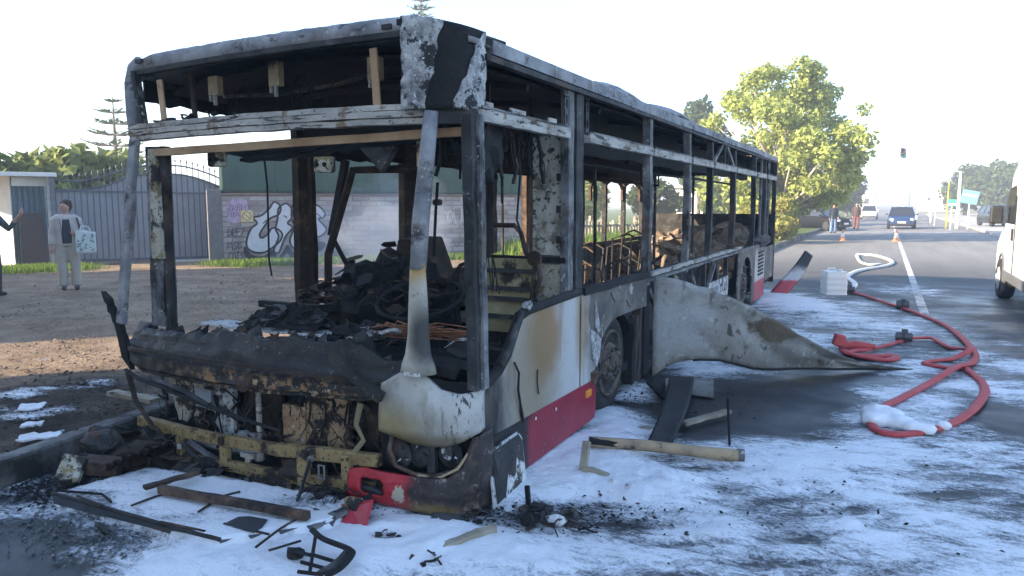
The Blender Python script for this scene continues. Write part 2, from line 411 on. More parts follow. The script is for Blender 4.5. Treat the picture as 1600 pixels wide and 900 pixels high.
# ------------------------------------------------------------------ fire-fighting foam on the road
rv = np.array((math.cos(CAM_YAW), math.sin(CAM_YAW))); fv = np.array((-math.sin(CAM_YAW), math.cos(CAM_YAW)))
FOAM = [  # centre and reach of each patch on the ground (sight-line layout), strength
    (330, 870, 190, 50, 1.25), (500, 875, 160, 60, 1.3), (640, 850, 130, 50, 1.15), (300, 790, 200, 45, 1.15), (620, 790, 70, 30, .95), (760, 880, 200, 60, .95),
    (830, 770, 120, 70, 1.2), (900, 720, 130, 60, 1.2), (960, 670, 80, 45, 1.1), (1000, 760, 130, 50, 1.1), (985, 615, 45, 30, 1.05),
    (1100, 578, 90, 20, 1.05), (1240, 478, 70, 26, 1.0), (1290, 500, 130, 34, .80), (1230, 530, 80, 25, .85), (1390, 545, 70, 20, .55),
    (1480, 590, 110, 35, .78), (1440, 630, 90, 24, .9), (1560, 570, 60, 30, .7), (1400, 660, 110, 30, .85),
    (1150, 860, 260, 90, .82), (1400, 830, 250, 90, .76), (1280, 745, 240, 62, .84), (1560, 760, 120, 60, .62), (1450, 700, 200, 40, .78), (1150, 715, 110, 30, .7), (980, 870, 200, 60, .75), (1600, 880, 120, 60, .6), (1720, 830, 120, 70, .62), (1500, 960, 260, 70, .7), (1000, 980, 300, 80, .8),
    (45, 640, 40, 10, .75), (70, 675, 45, 12, .75), (150, 625, 40, 9, .6), (60, 755, 70, 20, .7), (200, 745, 60, 18, .75), (1320, 470, 60, 12, .5), (1430, 455, 60, 10, .45), (1500, 520, 40, 20, .3)]
HOLES = [(1280, 772, 26, 5, .34), (1372, 826, 24, 6, .32), (1385, 815, 18, 4, .3), (1245, 846, 40, 5, .32), (1265, 842, 14, 4, .3), (1190, 885, 40, 8, .3), (1165, 795, 26, 5, .28), (1330, 800, 22, 5, .28), (1440, 850, 90, 8, .22), (1540, 840, 90, 8, .22), (1050, 850, 60, 6, .28), (1120, 760, 50, 6, .28), (1080, 735, 60, 5, .3), (1150, 735, 40, 5, .25), (1190, 628, 150, 34, .8), (860, 640, 60, 30, .2), (900, 800, 70, 22, .5), (1000, 815, 90, 18, .45), (1480, 776, 55, 7, .42), (1580, 660, 60, 26, .4), (830, 815, 40, 16, .5), (610, 845, 30, 8, .5), (150, 855, 130, 40, .36), (60, 860, 90, 60, .4), (1010, 640, 50, 22, .4), (1090, 655, 60, 20, .5)]
def foam_field(X, Y):
    out = np.zeros_like(X); hol = np.zeros_like(X)
    for tab, acc in ((FOAM, 0), (HOLES, 1)):
        for (cx, cy, hw, hh, amp) in tab:
            c_ = px(cx, cy); e = px(cx + hw, cy); n_ = px(cx, cy - hh * .999); s_ = px(cx, min(cy + hh, 1100))
            a = (e - c_).length; b = (n_ - s_).length / 2; m_ = (n_ + s_) / 2
            dx = X - m_.x; dy = Y - m_.y
            u = (dx * rv[0] + dy * rv[1]) / a; w = (dx * fv[0] + dy * fv[1]) / b
            g = amp * np.exp(-(u * u + w * w) ** 1.3 * .75)
            if acc == 0: out = np.maximum(out, g) + .12 * np.minimum(out, g)
            else: hol = np.maximum(hol, g)
    return out - hol
def vnoise(X, Y, s, seed):
    rng = np.random.default_rng(seed); G = rng.random((256, 256))
    x = X * s + 77.7; y = Y * s + 31.3; xi = np.floor(x).astype(int); yi = np.floor(y).astype(int)
    fx = x - xi; fy = y - yi; fx = fx * fx * (3 - 2 * fx); fy = fy * fy * (3 - 2 * fy)
    g = lambda i, j: G[(xi + i) % 256, (yi + j) % 256]
    return (g(0, 0) * (1 - fx) + g(1, 0) * fx) * (1 - fy) + (g(0, 1) * (1 - fx) + g(1, 1) * fx) * fy
def fbm(X, Y, s, o, seed):
    v = 0; a = .5; n_ = 0
    for i in range(o): v = v + a * vnoise(X, Y, s * 2.07 ** i, seed + i); n_ += a; a *= .55
    return v / n_
# the laminated windscreen lying in front of the bus carries foam too
WS = [px(84, 792), px(235, 748), px(560, 802), px(520, 838), px(345, 868), px(290, 853)]
WSZ = .075
def in_poly(X, Y, P):
    r_ = np.zeros_like(X, dtype=bool); j = len(P) - 1
    for i in range(len(P)):
        xi, yi, xj, yj = P[i][0], P[i][1], P[j][0], P[j][1]
        r_ ^= ((yi > Y) != (yj > Y)) & (X < (xj - xi) * (Y - yi) / (yj - yi + 1e-12) + xi); j = i
    return r_
def foam_patch(x0, x1, y0, y1, st):
    xs = np.arange(x0, x1 + st / 2, st); ys_ = np.arange(y0, y1 + st / 2, st)
    X, Y = np.meshgrid(xs, ys_, indexing='ij')
    m_ = foam_field(X, Y)
    uu = X * rv[0] + Y * rv[1]; ww = X * fv[0] + Y * fv[1]
    n1 = fbm(uu, ww * 1.3, 1.7, 5, 3); n2 = fbm(uu * .55 + ww * .25, ww * 1.5, 6, 4, 40); n3 = fbm(uu, ww, 11, 3, 80)
    val = m_ + (n1 - .5) * 1.0 + (n2 - .5) * .75
    thick = np.clip((m_ - .72) / .5, 0, 1)
    h = np.clip(val - .42, -.1, 1)
    z = .004 + np.clip(h, 0, .6) * (.012 + .075 * thick) * (.7 + .55 * n3)
    ws = in_poly(X, Y, WS); z = np.where(ws, z * .22 + WSZ + .004, z)
    z = np.where(X < kx(3) - .02, z + LOT_Z, z)
    keep = (val > .22)
    k4 = keep[:-1, :-1] | keep[1:, :-1] | keep[:-1, 1:] | keep[1:, 1:]
    return X, Y, z, val, k4
def foam_mesh():
    V = []; Fc = []; A = []; base = 0
    for (x0, x1, y0, y1, st) in ((-5.0, 1.6, 1.6, 5.6, .018), (-3.2, 2.6, 5.6, 9.2, .026), (-3.2, 3.2, 9.2, 19, .05), (-8, -5.0, 1.8, 6.5, .04), (1.6, 3.4, 1.6, 5.6, .03), (2.6, 4.4, 5.6, 9.2, .05)):
        X, Y, Z, val, k4 = foam_patch(x0, x1, y0, y1, st)
        ny = X.shape[1]; idx = np.arange(X.size).reshape(X.shape)
        i, j = np.nonzero(k4)
        q = np.stack([idx[i, j], idx[i + 1, j], idx[i + 1, j + 1], idx[i, j + 1]], 1)
        used = np.unique(q); mp = np.full(X.size, -1); mp[used] = np.arange(len(used))
        V.append(np.stack([X.ravel()[used], Y.ravel()[used], Z.ravel()[used]], 1)); A.append(val.ravel()[used]); Fc.append(mp[q] + base); base += len(used)
    V = np.concatenate(V); Fc = np.concatenate(Fc); A = np.concatenate(A)
    me = bpy.data.meshes.new('foam'); me.vertices.add(len(V)); me.vertices.foreach_set('co', V.ravel())
    me.loops.add(Fc.size); me.loops.foreach_set('vertex_index', Fc.ravel().astype(np.int32))
    me.polygons.add(len(Fc)); me.polygons.foreach_set('loop_start', np.arange(0, Fc.size, 4, dtype=np.int32)); me.polygons.foreach_set('loop_total', np.full(len(Fc), 4, dtype=np.int32))
    at = me.attributes.new('cover', 'FLOAT', 'POINT'); at.data.foreach_set('value', A.astype(np.float32))
    me.polygons.foreach_set('use_smooth', [True] * len(Fc)); me.update(); me.validate(); return me
t = NT('foam'); at = t.n('ShaderNodeAttribute', attribute_name='cover')
vec = t.n('ShaderNodeMapping'); t.l(t.pos, vec.inputs[0]); vec.inputs['Rotation'].default_value = (0, 0, -CAM_YAW); vec.inputs['Scale'].default_value = (.62, 1.2, 1)
lace = t.math('ADD', t.math('MULTIPLY', t.math('SUBTRACT', t.noise(8, 11, .78, vec=vec.outputs[0], dist=2.2), .5), 2.1), t.math('MULTIPLY', t.math('SUBTRACT', t.noise(60, 6, .7), .5), .9))
v = t.math('ADD', at.outputs['Fac'], lace)
alpha = t.step(v, .18, .92)
alpha = t.math('MULTIPLY', alpha, t.step(at.outputs['Fac'], .22, .34))
colr = t.mix(t.step(v, .5, 1.1), (.42, .44, .465), (.76, .775, .795))
colr = t.mix(t.math('MULTIPLY', t.step(t.noise(3.2, 9, .7, off=5), .5, .70), .35), colr, (.45, .45, .43)); colr = t.mix(t.math('MULTIPLY', t.step(t.noise(55, 6, .7, off=2), .60, .68), .4), colr, (.35, .35, .35))
t.bump(t.math('ADD', t.noise(22, 8, .65), t.math('MULTIPLY', t.noise(90, 3, .6), .4)), .55, .02)
t.l(alpha, t.b.inputs['Alpha']); t.done(colr, .5, 0, .4)
fo = bpy.data.objects.new('foam', foam_mesh()); fo.data.materials.append(t.m); COL.objects.link(fo)
tag(fo, 'white fire fighting foam spread over the wet road round the bus', 'foam', kind='stuff')
# ------------------------------------------------------------------ the block wall, its screen and graffiti
WA, WB = Vector((-15.3, 13.57)), Vector((-9.95, 20.39)); WD = (WB - WA).normalized(); WN = Vector((WD.y, -WD.x))
WL = 9.6
def W(s, z, d=0): p = WA + WD * s + WN * d; return Vector((p.x, p.y, z))
def wpx(x, y): p = px(x, y, ((WA.x, WA.y), (WB.x, WB.y))); return ((p.xy - WA).dot(WD), p.z)
WROT = math.atan2(WD.y, WD.x)
t = NT('block'); oi = t.n('ShaderNodeObjectInfo')
c = t.ramp(oi.outputs['Random'], [(0, (.24, .195, .185)), (.5, (.33, .28, .265)), (1, (.41, .365, .35))])
c = t.mix(t.step(t.noise(3, 7, .6), .5, .7), c, (.38, .37, .37))
t.bump(t.noise(60, 5, .7), .6, .01); t.done(c, .95, 0, .2); block_m = t.m
mortar = M('mortar', [(.3, (.30, .295, .29)), (.7, (.44, .435, .43))], 12, .95, bump=.4)
wall = thing('block_wall', 'long grey block wall painted with graffiti beside the dirt lot', 'wall', (WA.x, WA.y, LOT_Z), WROT)
CH, BL = .135, .45; NC = 13
mb = MB().box((WL / 2, .11, NC * CH / 2), (WL, .18, NC * CH))
mb.build('mortar_core', mortar, wall)
bm = bmesh.new(); bmesh.ops.create_cube(bm, size=1)
for q in bm.verts: q.co = Vector((q.co.x * (BL - .016), q.co.y * .06, q.co.z * (CH - .015)))
bmesh.ops.bevel(bm, geom=[e for e in bm.edges if all(v.co.y < 0 for v in e.verts)], offset=.008, segments=1, affect='EDGES', profile=.5)
bme = bpy.data.meshes.new('block'); bm.to_mesh(bme); bm.free(); bme.materials.append(block_m)
for r_ in range(NC):
    x = BL / 2 if r_ % 2 else 0
    while x < WL + .01:
        a = max(x - BL / 2, 0); b = min(x + BL / 2, WL)
        if b - a > .08: shared('block', bme, wall, ((a + b) / 2, .022 + random.uniform(-.006, .006), (r_ + .5) * CH), (0, 0, 0), ((b - a) / BL, 1, 1))
        x += BL
mb = MB().box((WL / 2, .1, NC * CH + .03), (WL + .06, .27, .06)); mb.build('coping', M('coping', [(.3, (.13, .085, .075)), (.7, (.22, .16, .145))], 5, .95), wall, bevel=.01)
mb = MB().box((-.17, .12, .95), (.34, .34, 1.9)); mb.build('end_pillar', flat('pillar_grey', (.15, .145, .145), .9), wall, bevel=.01)

def ribbon(mb, pts, w, d, closed=False):
    """paint stroke on the wall: pts in (along, height)"""
    if closed: pts = list(pts) + [pts[0], pts[1]]
    L = []; Rr = []
    for i, p in enumerate(pts):
        a = Vector(pts[max(i - 1, 0)]); b = Vector(pts[min(i + 1, len(pts) - 1)]); dd = (b - a)
        n_ = Vector((-dd.y, dd.x)).normalized() * w / 2 if dd.length > 1e-6 else Vector((0, w / 2))
        L.append((p[0] + n_.x, -d, p[1] + n_.y - LOT_Z)); Rr.append((p[0] - n_.x, -d, p[1] - n_.y - LOT_Z))
    m_ = len(pts)
    mb.add(L + Rr, [(i, i + 1, m_ + i + 1, m_ + i) for i in range(m_ - 1)])
def smooth_closed(P, k=4):
    out = []; n_ = len(P)
    for i in range(n_):
        p0, p1, p2, p3 = (Vector(P[(i + j - 1) % n_]) for j in range(4))
        for q in range(k):
            u = q / k; out.append(.5 * ((2 * p1) + (-p0 + p2) * u + (2 * p0 - 5 * p1 + 4 * p2 - p3) * u * u + (-p0 + 3 * p1 - 3 * p2 + p3) * u ** 3))
    return [tuple(p) for p in out]
ZG = lambda P: [wpx(330 + x / 3.137, 230 + y / 3.137) for x, y in P]
silver = flat('graffiti_silver', (.52, .53, .56), .55, .1, .1); black_paint = flat('graffiti_black', (.025, .024, .03), .7)
lilac = flat('graffiti_lilac', (.40, .30, .40), .8); pale = flat('graffiti_pale', (.5, .5, .5), .8)
letters = [
    [(205, 345), (245, 335), (285, 300), (308, 268), (340, 292), (330, 330), (290, 348), (262, 385), (238, 425), (246, 445), (275, 428), (302, 395), (345, 418), (340, 455), (300, 492), (255, 516), (205, 512), (176, 490), (175, 450), (195, 400), (225, 372)],
    [(330, 300), (365, 276), (392, 300), (394, 345), (374, 372), (398, 394), (362, 440), (332, 514), (306, 505), (330, 440), (316, 402), (325, 350)],
    [(398, 285), (440, 270), (476, 285), (474, 312), (432, 322), (432, 345), (474, 345), (478, 372), (428, 386), (432, 418), (482, 415), (484, 452), (440, 492), (405, 496), (385, 462), (396, 420), (406, 380), (394, 350)],
    [(488, 290), (520, 285), (556, 320), (548, 346), (524, 352), (564, 400), (542, 432), (500, 442), (484, 420), (490, 350)]]
shadow = [(165, 485), (200, 528), (258, 532), (306, 500), (326, 540), (352, 510), (374, 478), (402, 512), (452, 505), (505, 462), (560, 470), (540, 505), (440, 540), (396, 548), (370, 520), (332, 566), (300, 535), (240, 562), (188, 552), (160, 520)]
mb = MB()
def fill(mb, P, d): mb.add([(x, -d, z - LOT_Z) for x, z in P], [tuple(range(len(P)))])
fill(mb, smooth_closed(ZG(shadow)), .0165); sh = mb.build('graffiti_shadow', black_paint, wall)
for P in letters:
    mb = MB(); Q = smooth_closed(ZG(P)); fill(mb, Q, .0185); lt = mb.build('graffiti_letter', silver, wall)
    mb = MB(); ribbon(mb, Q, .05, .0205, True); ribbon(mb, [(q[0] * .45 + Q[0][0] * .0 + .55 * sum(a[0] for a in Q) / len(Q), q[1] * .45 + .55 * sum(a[1] for a in Q) / len(Q)) for q in Q[3:9]], .03, .0205)
    mb.build('outline', black_paint, lt)
mb = MB(); fill(mb, smooth_closed(ZG([(75, 300), (85, 265), (125, 252), (172, 262), (178, 300), (165, 350), (120, 372), (80, 360)])), .0165); tg = mb.build('graffiti_bubble', lilac, wall)
FONT = {'C': [[(1, .8), (.6, 1), (.1, .7), (.05, .25), (.4, 0), (1, .15)]], 'R': [[(.05, 0), (.15, 1), (.75, .95), (.8, .6), (.2, .5), (.95, 0)]], 'E': [[(.95, 1), (.15, .95), (.05, .05), (.95, 0)], [(.1, .5), (.75, .55)]],
        'Z': [[(.05, .95), (.95, 1), (.05, .05), (1, 0)]], 'M': [[(0, 0), (.15, 1), (.5, .3), (.85, 1), (1, 0)]], 'S': [[(.95, .85), (.4, 1), (.1, .7), (.85, .4), (.6, 0), (.05, .1)]], 'B': [[(.05, 0), (.1, 1), (.75, .85), (.15, .5), (.85, .3), (.05, 0)]],
        'O': [[(.5, 1), (.05, .6), (.3, 0), (.85, .2), (.9, .8), (.5, 1)]], 'D': [[(.1, 0), (.1, 1), (.8, .75), (.85, .3), (.1, 0)]], 'T': [[(0, .9), (1, 1)], [(.5, .95), (.45, 0)]], 'A': [[(0, 0), (.5, 1), (1, 0)], [(.2, .4), (.8, .4)]]}
def scrawl(text, x0, y0, w, h, mat_, wd=.022):
    mb = MB(); n_ = len(text)
    for i, ch in enumerate(text):
        for st in FONT[ch]:
            ribbon(mb, ZG([(x0 + (i + u * .95) * w / n_, y0 - v_ * h + 3 * math.sin(i * 2.1)) for u, v_ in st]), wd, .0205)
    mb.build('graffiti_tag', mat_, wall)
for s_, x, y, w, h in (('DREZ', 80, 440, 85, 42), ('MSB', 80, 500, 75, 38), ('COTS', 85, 550, 75, 36)): scrawl(s_, x, y, w, h, black_paint)
for s_, x, y, w, h in (('ZREM', 82, 310, 88, 28), ('MTA', 80, 342, 60, 24)): scrawl(s_, x, y, w, h, flat('graffiti_plum', (.10, .06, .10), .8), .016)
mb = MB(); sp = [(640 + (8 + 1.5 * k) * math.cos(k * .45), 375 + (10 + 2.0 * k) * math.sin(k * .45)) for k in range(18)]; ribbon(mb, ZG(sp), .035, .0165); mb.build('graffiti_swirl', flat('graffiti_grey', (.13, .125, .125), .8), wall)
mb = MB(); ribbon(mb, ZG([(675, 415), (690, 405), (690, 425), (705, 402), (708, 425), (716, 403), (716, 428)]), .025, .0165); mb.build('graffiti_tag', flat_m['graffiti_grey'], wall)
for P in ([(1158, 330), (1170, 310), (1182, 325), (1178, 360), (1160, 355)], [(1190, 300), (1212, 290), (1226, 310), (1222, 370), (1205, 380), (1192, 345)], [(1234, 300), (1255, 305), (1258, 360), (1238, 372)]):
    mb = MB(); ribbon(mb, smooth_closed(ZG(P)), .03, .0165, True); mb.build('graffiti_outline', pale, wall)
# small square notice on the wall
a = wpx(375, 328); b = wpx(396, 347); cx_, cz = (a[0] + b[0]) / 2, (a[1] + b[1]) / 2; hw = (b[0] - a[0]) / 2
sg = thing('notice_plate', 'small cream square plate with a ring and bar fixed to the graffiti wall', 'sign', W(cx_, cz, .03), WROT)
MB().box((0, 0, 0), (hw * 2, .02, hw * 1.95)).build('plate', flat('plate_cream', (.62, .5, .27), .6), sg, bevel=.003)
mb = MB()
for k in range(24):
    a0, a1 = k * math.pi / 12, (k + 1) * math.pi / 12; r0, r1 = hw * .62, hw * .76
    mb.prism([(r0 * math.cos(a0), -.0105, r0 * math.sin(a0)), (r1 * math.cos(a0), -.0105, r1 * math.sin(a0)), (r1 * math.cos(a1), -.0105, r1 * math.sin(a1)), (r0 * math.cos(a1), -.0105, r0 * math.sin(a1))], (0, -.002, 0))
mb.beam((-hw * .5, -.012, hw * .45), (hw * .5, -.012, -hw * .45), .003, hw * .12, up=(.6, 0, .6)); mb.build('emblem', flat('plate_brown', (.28, .17, .08), .6), sg)
mb = MB()
for q in (-1, 1): mb.box((0, -.0105, q * hw * .93), (hw * 1.9, .003, hw * .06)); mb.box((q * hw * .95, -.0105, 0), (hw * .06, .003, hw * 1.8))
mb.build('border', flat_m['plate_brown'], sg)

t = NT('screen_mesh'); c = t.ramp(t.noise(1.6, 7, .6, (1, 1, .4)), [(.3, (.012, .045, .036)), (.7, (.03, .085, .066))])
wv = t.n('ShaderNodeTexWave', wave_type='BANDS', bands_direction='Z'); wv.inputs['Scale'].default_value = 9; wv.inputs['Distortion'].default_value = .6; t.l(t.pos, wv.inputs[0])
c = t.mix(t.math('MULTIPLY', wv.outputs['Fac'], .3), c, (.05, .12, .095)); t.bump(t.noise(60, 3), .3, .01); t.done(c, .8); screen_m = t.m
scr = thing('screen_fence', 'dark green privacy netting on posts above the block wall', 'fence', (WA.x, WA.y, LOT_Z), WROT)
zt = lambda s_: 3.08 - LOT_Z - .05 * s_ + .035 * abs(math.sin(s_ * 1.15))
n_ = 7; sp_ = WL / n_
for k in range(n_):
    MB().grid(lambda u, v_: ((k + u) * sp_, .09 + .035 * nz(((k + u) * 2.2, v_ * 2, 0), 1.3) * math.sin(math.pi * u), 1.80 + (zt((k + u) * sp_) - 1.80) * v_ + (.02 * nz((u * 9 + k, 4, 1), 1) if v_ > .98 else 0)), 14, 8, (0, .004, 0)).build('netting', screen_m, scr, True)
for k in range(n_ + 1):
    MB().tube([(k * sp_, .12, 1.78), (k * sp_ + .01, .12, zt(k * sp_) + .04)], .022).build('post', flat('post_green', (.01, .03, .026), .6), scr)
MB().tube([(.05, .14, zt(0)), (.62, .14, 1.82)], .018).build('brace', flat_m['post_green'], scr)

# ------------------------------------------------------------------ the arched gate, shed and hoarding
GA, GB = px(85, 415, 'Z', LOT_Z).xy, px(346, 407, 'Z', LOT_Z).xy
GPL = ((GA.x, GA.y), (GB.x, GB.y)); GD = (GB - GA).normalized(); GROT = math.atan2(GD.y, GD.x); GL = (GB - GA).length
def gz(zx, zy): p = px(zx / 4.57, 200 + zy / 4.57, GPL); return ((p.xy - GA).dot(GD), p.z - LOT_Z)
gate = thing('sliding_gate', 'wide blue grey metal gate with arched spiked top rail', 'gate', (GA.x, GA.y, LOT_Z), GROT)
gate_m = M('gate_paint', [(.3, (.215, .235, .265)), (.7, (.275, .295, .33))], 2, .5, .2, bump=.1); gate_bar = flat('gate_bar', (.10, .115, .14), .45, .3)
top = sorted(gz(*p) for p in [(388, 376), (480, 379), (600, 375), (700, 355), (800, 325), (900, 293), (1000, 272), (1180, 265), (1300, 272), (1400, 295), (1500, 330), (1575, 362)])
inf = sorted(gz(*p) for p in [(388, 440), (480, 441), (600, 438), (700, 424), (770, 405), (850, 380), (900, 355), (1000, 335), (1180, 325), (1300, 332), (1400, 355), (1500, 390), (1575, 420)])
Tz = lambda s_: lerp_tab(top, s_); Iz = lambda s_: lerp_tab(inf, s_)
s0, s1 = top[0][0], top[-1][0]
ss = [s0 + (s1 - s0) * i / 30 for i in range(31)]
nb = 28; ds = (s1 - s0) / nb
for k in range(nb):
    a, b = s0 + k * ds, s0 + (k + 1) * ds
    MB().prism([(a + .004, .03, .12), (b - .004, .03, .12), (b - .004, .03, Iz(b)), (a + .004, .03, Iz(a))], (0, .012, 0)).build('infill_panel', gate_m, gate)
for nm, fz, r_ in (('top_rail', Tz, .022), ('arch_rail', Iz, .02)):
    MB().tube([(q, 0, fz(q)) for q in ss], r_, 6).build(nm, gate_bar, gate, True)
MB().beam((s0, 0, gz(400, 447)[1]), (s1, 0, gz(1570, 468)[1]), .03, .04).build('middle_rail', gate_bar, gate)
MB().beam((s0, .02, .10), (s1, .02, .10), .05, .07).build('bottom_rail', gate_bar, gate)
for k in range(nb + 1):
    q = s0 + k * ds; zz = Tz(q)
    MB().tube([(q, 0, .1), (q, 0, zz + .10)], .011, 6).build('bar', gate_bar, gate)
    MB().tube([(q, 0, zz + .09), (q, 0, zz + .12), (q, 0, zz + .14), (q, 0, zz + .20)], [.008, .022, .02, .002], 6).build('spike', gate_bar, gate)
for q in (s0 - .06, s1 + .05): MB().box((q, .02, 1.15), (.11, .11, 2.3)).build('gate_post', flat('gate_post', (.16, .17, .18), .7), gate, bevel=.006)
MB().beam((s1 - 1.4, -.05, .03), (s1 + .2, -.05, .03), .05, .06).build('ground_rail', flat('pale_rail', (.5, .5, .48), .6), gate)
MB().lathe([(.03, -.02), (.09, -.02), (.09, .02), (.03, .02)], (s1 + .1, -.1, .12), 'Y', 14).build('wheel', rubber, gate)

white_wall = M('white_wall', [(.3, (.66, .65, .62)), (.7, (.78, .77, .74))], 3, .9, bump=.2)
HA, HB = px(-150, 424, 'Z', LOT_Z), px(84, 414, 'Z', LOT_Z); HD = (HB - HA).normalized(); HROT = math.atan2(HD.y, HD.x)
HPL = ((HA.x, HA.y), (HB.x, HB.y)); hz = lambda x, y: ((px(x, y, HPL).xy - HA.xy).dot(HD.xy), px(x, y, HPL).z - LOT_Z)
shed = thing('white_shed', 'low white shed with a flat overhanging roof beside the gate', 'shed', HA, HROT)
xa = hz(23, 400)[0]; xb = hz(84, 400)[0]; zt_ = hz(40, 276)[1]
q_ = Vector((-HD.y, HD.x)) ; ca, sa = math.cos(-HROT), math.sin(-HROT); e_ = Vector((-ca, -sa)) * 5
MB().prism([(xa, -.02, 0), (xa + e_.x, -.02 + e_.y, 0), (xa + e_.x, -.02 + e_.y, zt_), (xa, -.02, zt_)], (.03, .12, 0)).build('wall', white_wall, shed)
MB().box(((xa + xb) / 2, .9, zt_ / 2), (xb - xa, .1, zt_)).build('wall', white_wall, shed)
MB().box((xb / 2, .6, zt_ + .05), (xb + .3, 1.9, .1)).build('roof', white_wall, shed, bevel=.01)
MB().box((xb, .0, zt_ / 2), (.12, .12, zt_)).build('post', flat('white_post', (.75, .75, .72), .6), shed, bevel=.008)
MB().box(((xa + xb) / 2, .1, zt_ - .12), (xb - xa - .1, .12, .22)).build('fascia', white_wall, shed)
hoard = flat('hoarding_blue', (.12, .16, .19), .6, .1)
n_ = 6; w_ = (xb - xa - .1) / n_
for k in range(n_):
    x = xa + .02 + (k + .5) * w_
    MB().prism([(x - w_ / 2 + .004, .16, .02), (x - w_ * .3, .13, .02), (x + w_ * .3, .13, .02), (x + w_ / 2 - .004, .16, .02), (x + w_ / 2 - .004, .18, .02), (x - w_ / 2 + .004, .18, .02)], (0, 0, zt_ - .25)).build('hoarding_sheet', hoard, shed)
p = px(30, 392, 'Z', LOT_Z); q = px(72, 390, 'Z', LOT_Z)
mb = MB(); d = (q - p).normalized(); up = Vector((-.12 * d.y * -1, -.12 * d.x, 1.0)); n2 = Vector((-d.y, d.x, 0))
off = Vector((-HD.y, HD.x, 0)) * -.35
P0 = px(30, 390, HPL) + off; P1 = px(72, 388, HPL) + off; T0 = px(30, 334, HPL) + off * .2; T1 = px(66, 333, HPL) + off * .2
P0.z = P1.z = LOT_Z
tag(MB().prism([P0, P1, T1, T0], off.normalized() * .03).build('leaning_board', flat('board_brown', (.075, .052, .042), .8)), 'dark brown flat board leaning on the shed hoarding', 'board')
# ------------------------------------------------------------------ the burnt bus
XL, XF, Y0, Y1 = -1.93, -4.57, 3.36, 14.9
ZR, ZM, ZS = 2.53, 2.17, 1.06
bus = thing('burnt_bus', 'burnt out single deck city bus standing in foam at the kerb', 'bus', ((XL + XF) / 2, (Y0 + Y1) / 2, 0), 0, None, True)
def B(mb, name, m, parent=None, **k): return mb.build(name, m, parent or bus, **k)
fy = lambda x: Y0 - .07 * (1 - ((x - (XL + XF) / 2) / 1.32) ** 2)       # plan curve of the front

# panels of the near side carry soot, rust and paint zones of their own
t = NT('side_paint'); X_, Y_, Z_ = t.xyz()
c = t.ramp(t.noise(2.2, 7, .6), [(.3, (.40, .395, .385)), (.7, (.54, .535, .525))])
streak = t.step(t.noise(7, 6, .65, (1, 1, .12)), .56, .74)
c = t.mix(t.math('MULTIPLY', streak, .6), c, (.2, .175, .13))
c = t.mix(t.math('MULTIPLY', t.blob((XL, 4.25, .86), (.5, .24, .30), .9, .35), .85), c, (.30, .145, .045))
c = t.mix(t.math('MULTIPLY', t.blob((XL, 4.05, .62), (.5, .42, .5), 1.3, .4), .75), c, (.21, .145, .065))
c = t.mix(t.math('MULTIPLY', t.blob((XL, 4.9, .85), (.5, .12, .3), 1.0, .3), .8), c, (.30, .21, .1))
sf = t.step(t.math('ADD', Y_, t.math('MULTIPLY', t.math('SUBTRACT', t.noise(3.5, 7, .6, (1, 1, .5)), .5), .8)), 3.9, 3.56)
c = t.mix(sf, c, (.012, .012, .014))
sb_ = t.step(t.math('ADD', Y_, t.math('MULTIPLY', t.math('SUBTRACT', t.noise(4, 7, .6), .5), .5)), 4.88, 5.2)
c = t.mix(t.math('MULTIPLY', sb_, t.step(Z_, .35, .62)), c, (.028, .025, .024))
c = t.mix(t.math('MULTIPLY', t.step(t.noise(42, 8, .75), .58, .63), .55), c, (.12, .105, .09)); c = t.mix(t.math('MULTIPLY', t.step(t.noise(3, 9, .7, (1, 1, .35), off=8), .54, .68), .5), c, (.17, .15, .12))
t.bump(t.noise(40, 5, .6), .15, .006); t.done(c, .5, 0, .4); side_paint = t.m
t = NT('red_skirt'); X_, Y_, Z_ = t.xyz()
c = t.ramp(t.noise(5, 6, .6), [(.3, (.21, .014, .03)), (.7, (.32, .026, .05))])
c = t.mix(t.step(t.math('ADD', Y_, t.math('MULTIPLY', t.math('SUBTRACT', t.noise(4, 6, .6), .5), .25)), 4.08, 3.94), c, (.015, .013, .016))
c = t.mix(t.step(t.noise(45, 5, .7), .66, .70), c, (.55, .5, .48)); t.bump(t.noise(30, 5), .12, .005); t.done(c, .45, 0, .4); red_skirt = t.m
t = NT('arch_burn'); X_, Y_, Z_ = t.xyz()
c = t.ramp(t.noise(3, 8, .65), [(.3, (.03, .028, .026)), (.5, (.12, .105, .09)), (.7, (.22, .2, .18))])
c = t.mix(t.step(t.noise(5, 8, .65, off=4), .60, .66), c, (.36, .34, .31)); t.bump(t.noise(22, 6, .65), .5, .01); t.done(c, .75); arch_burn = t.m

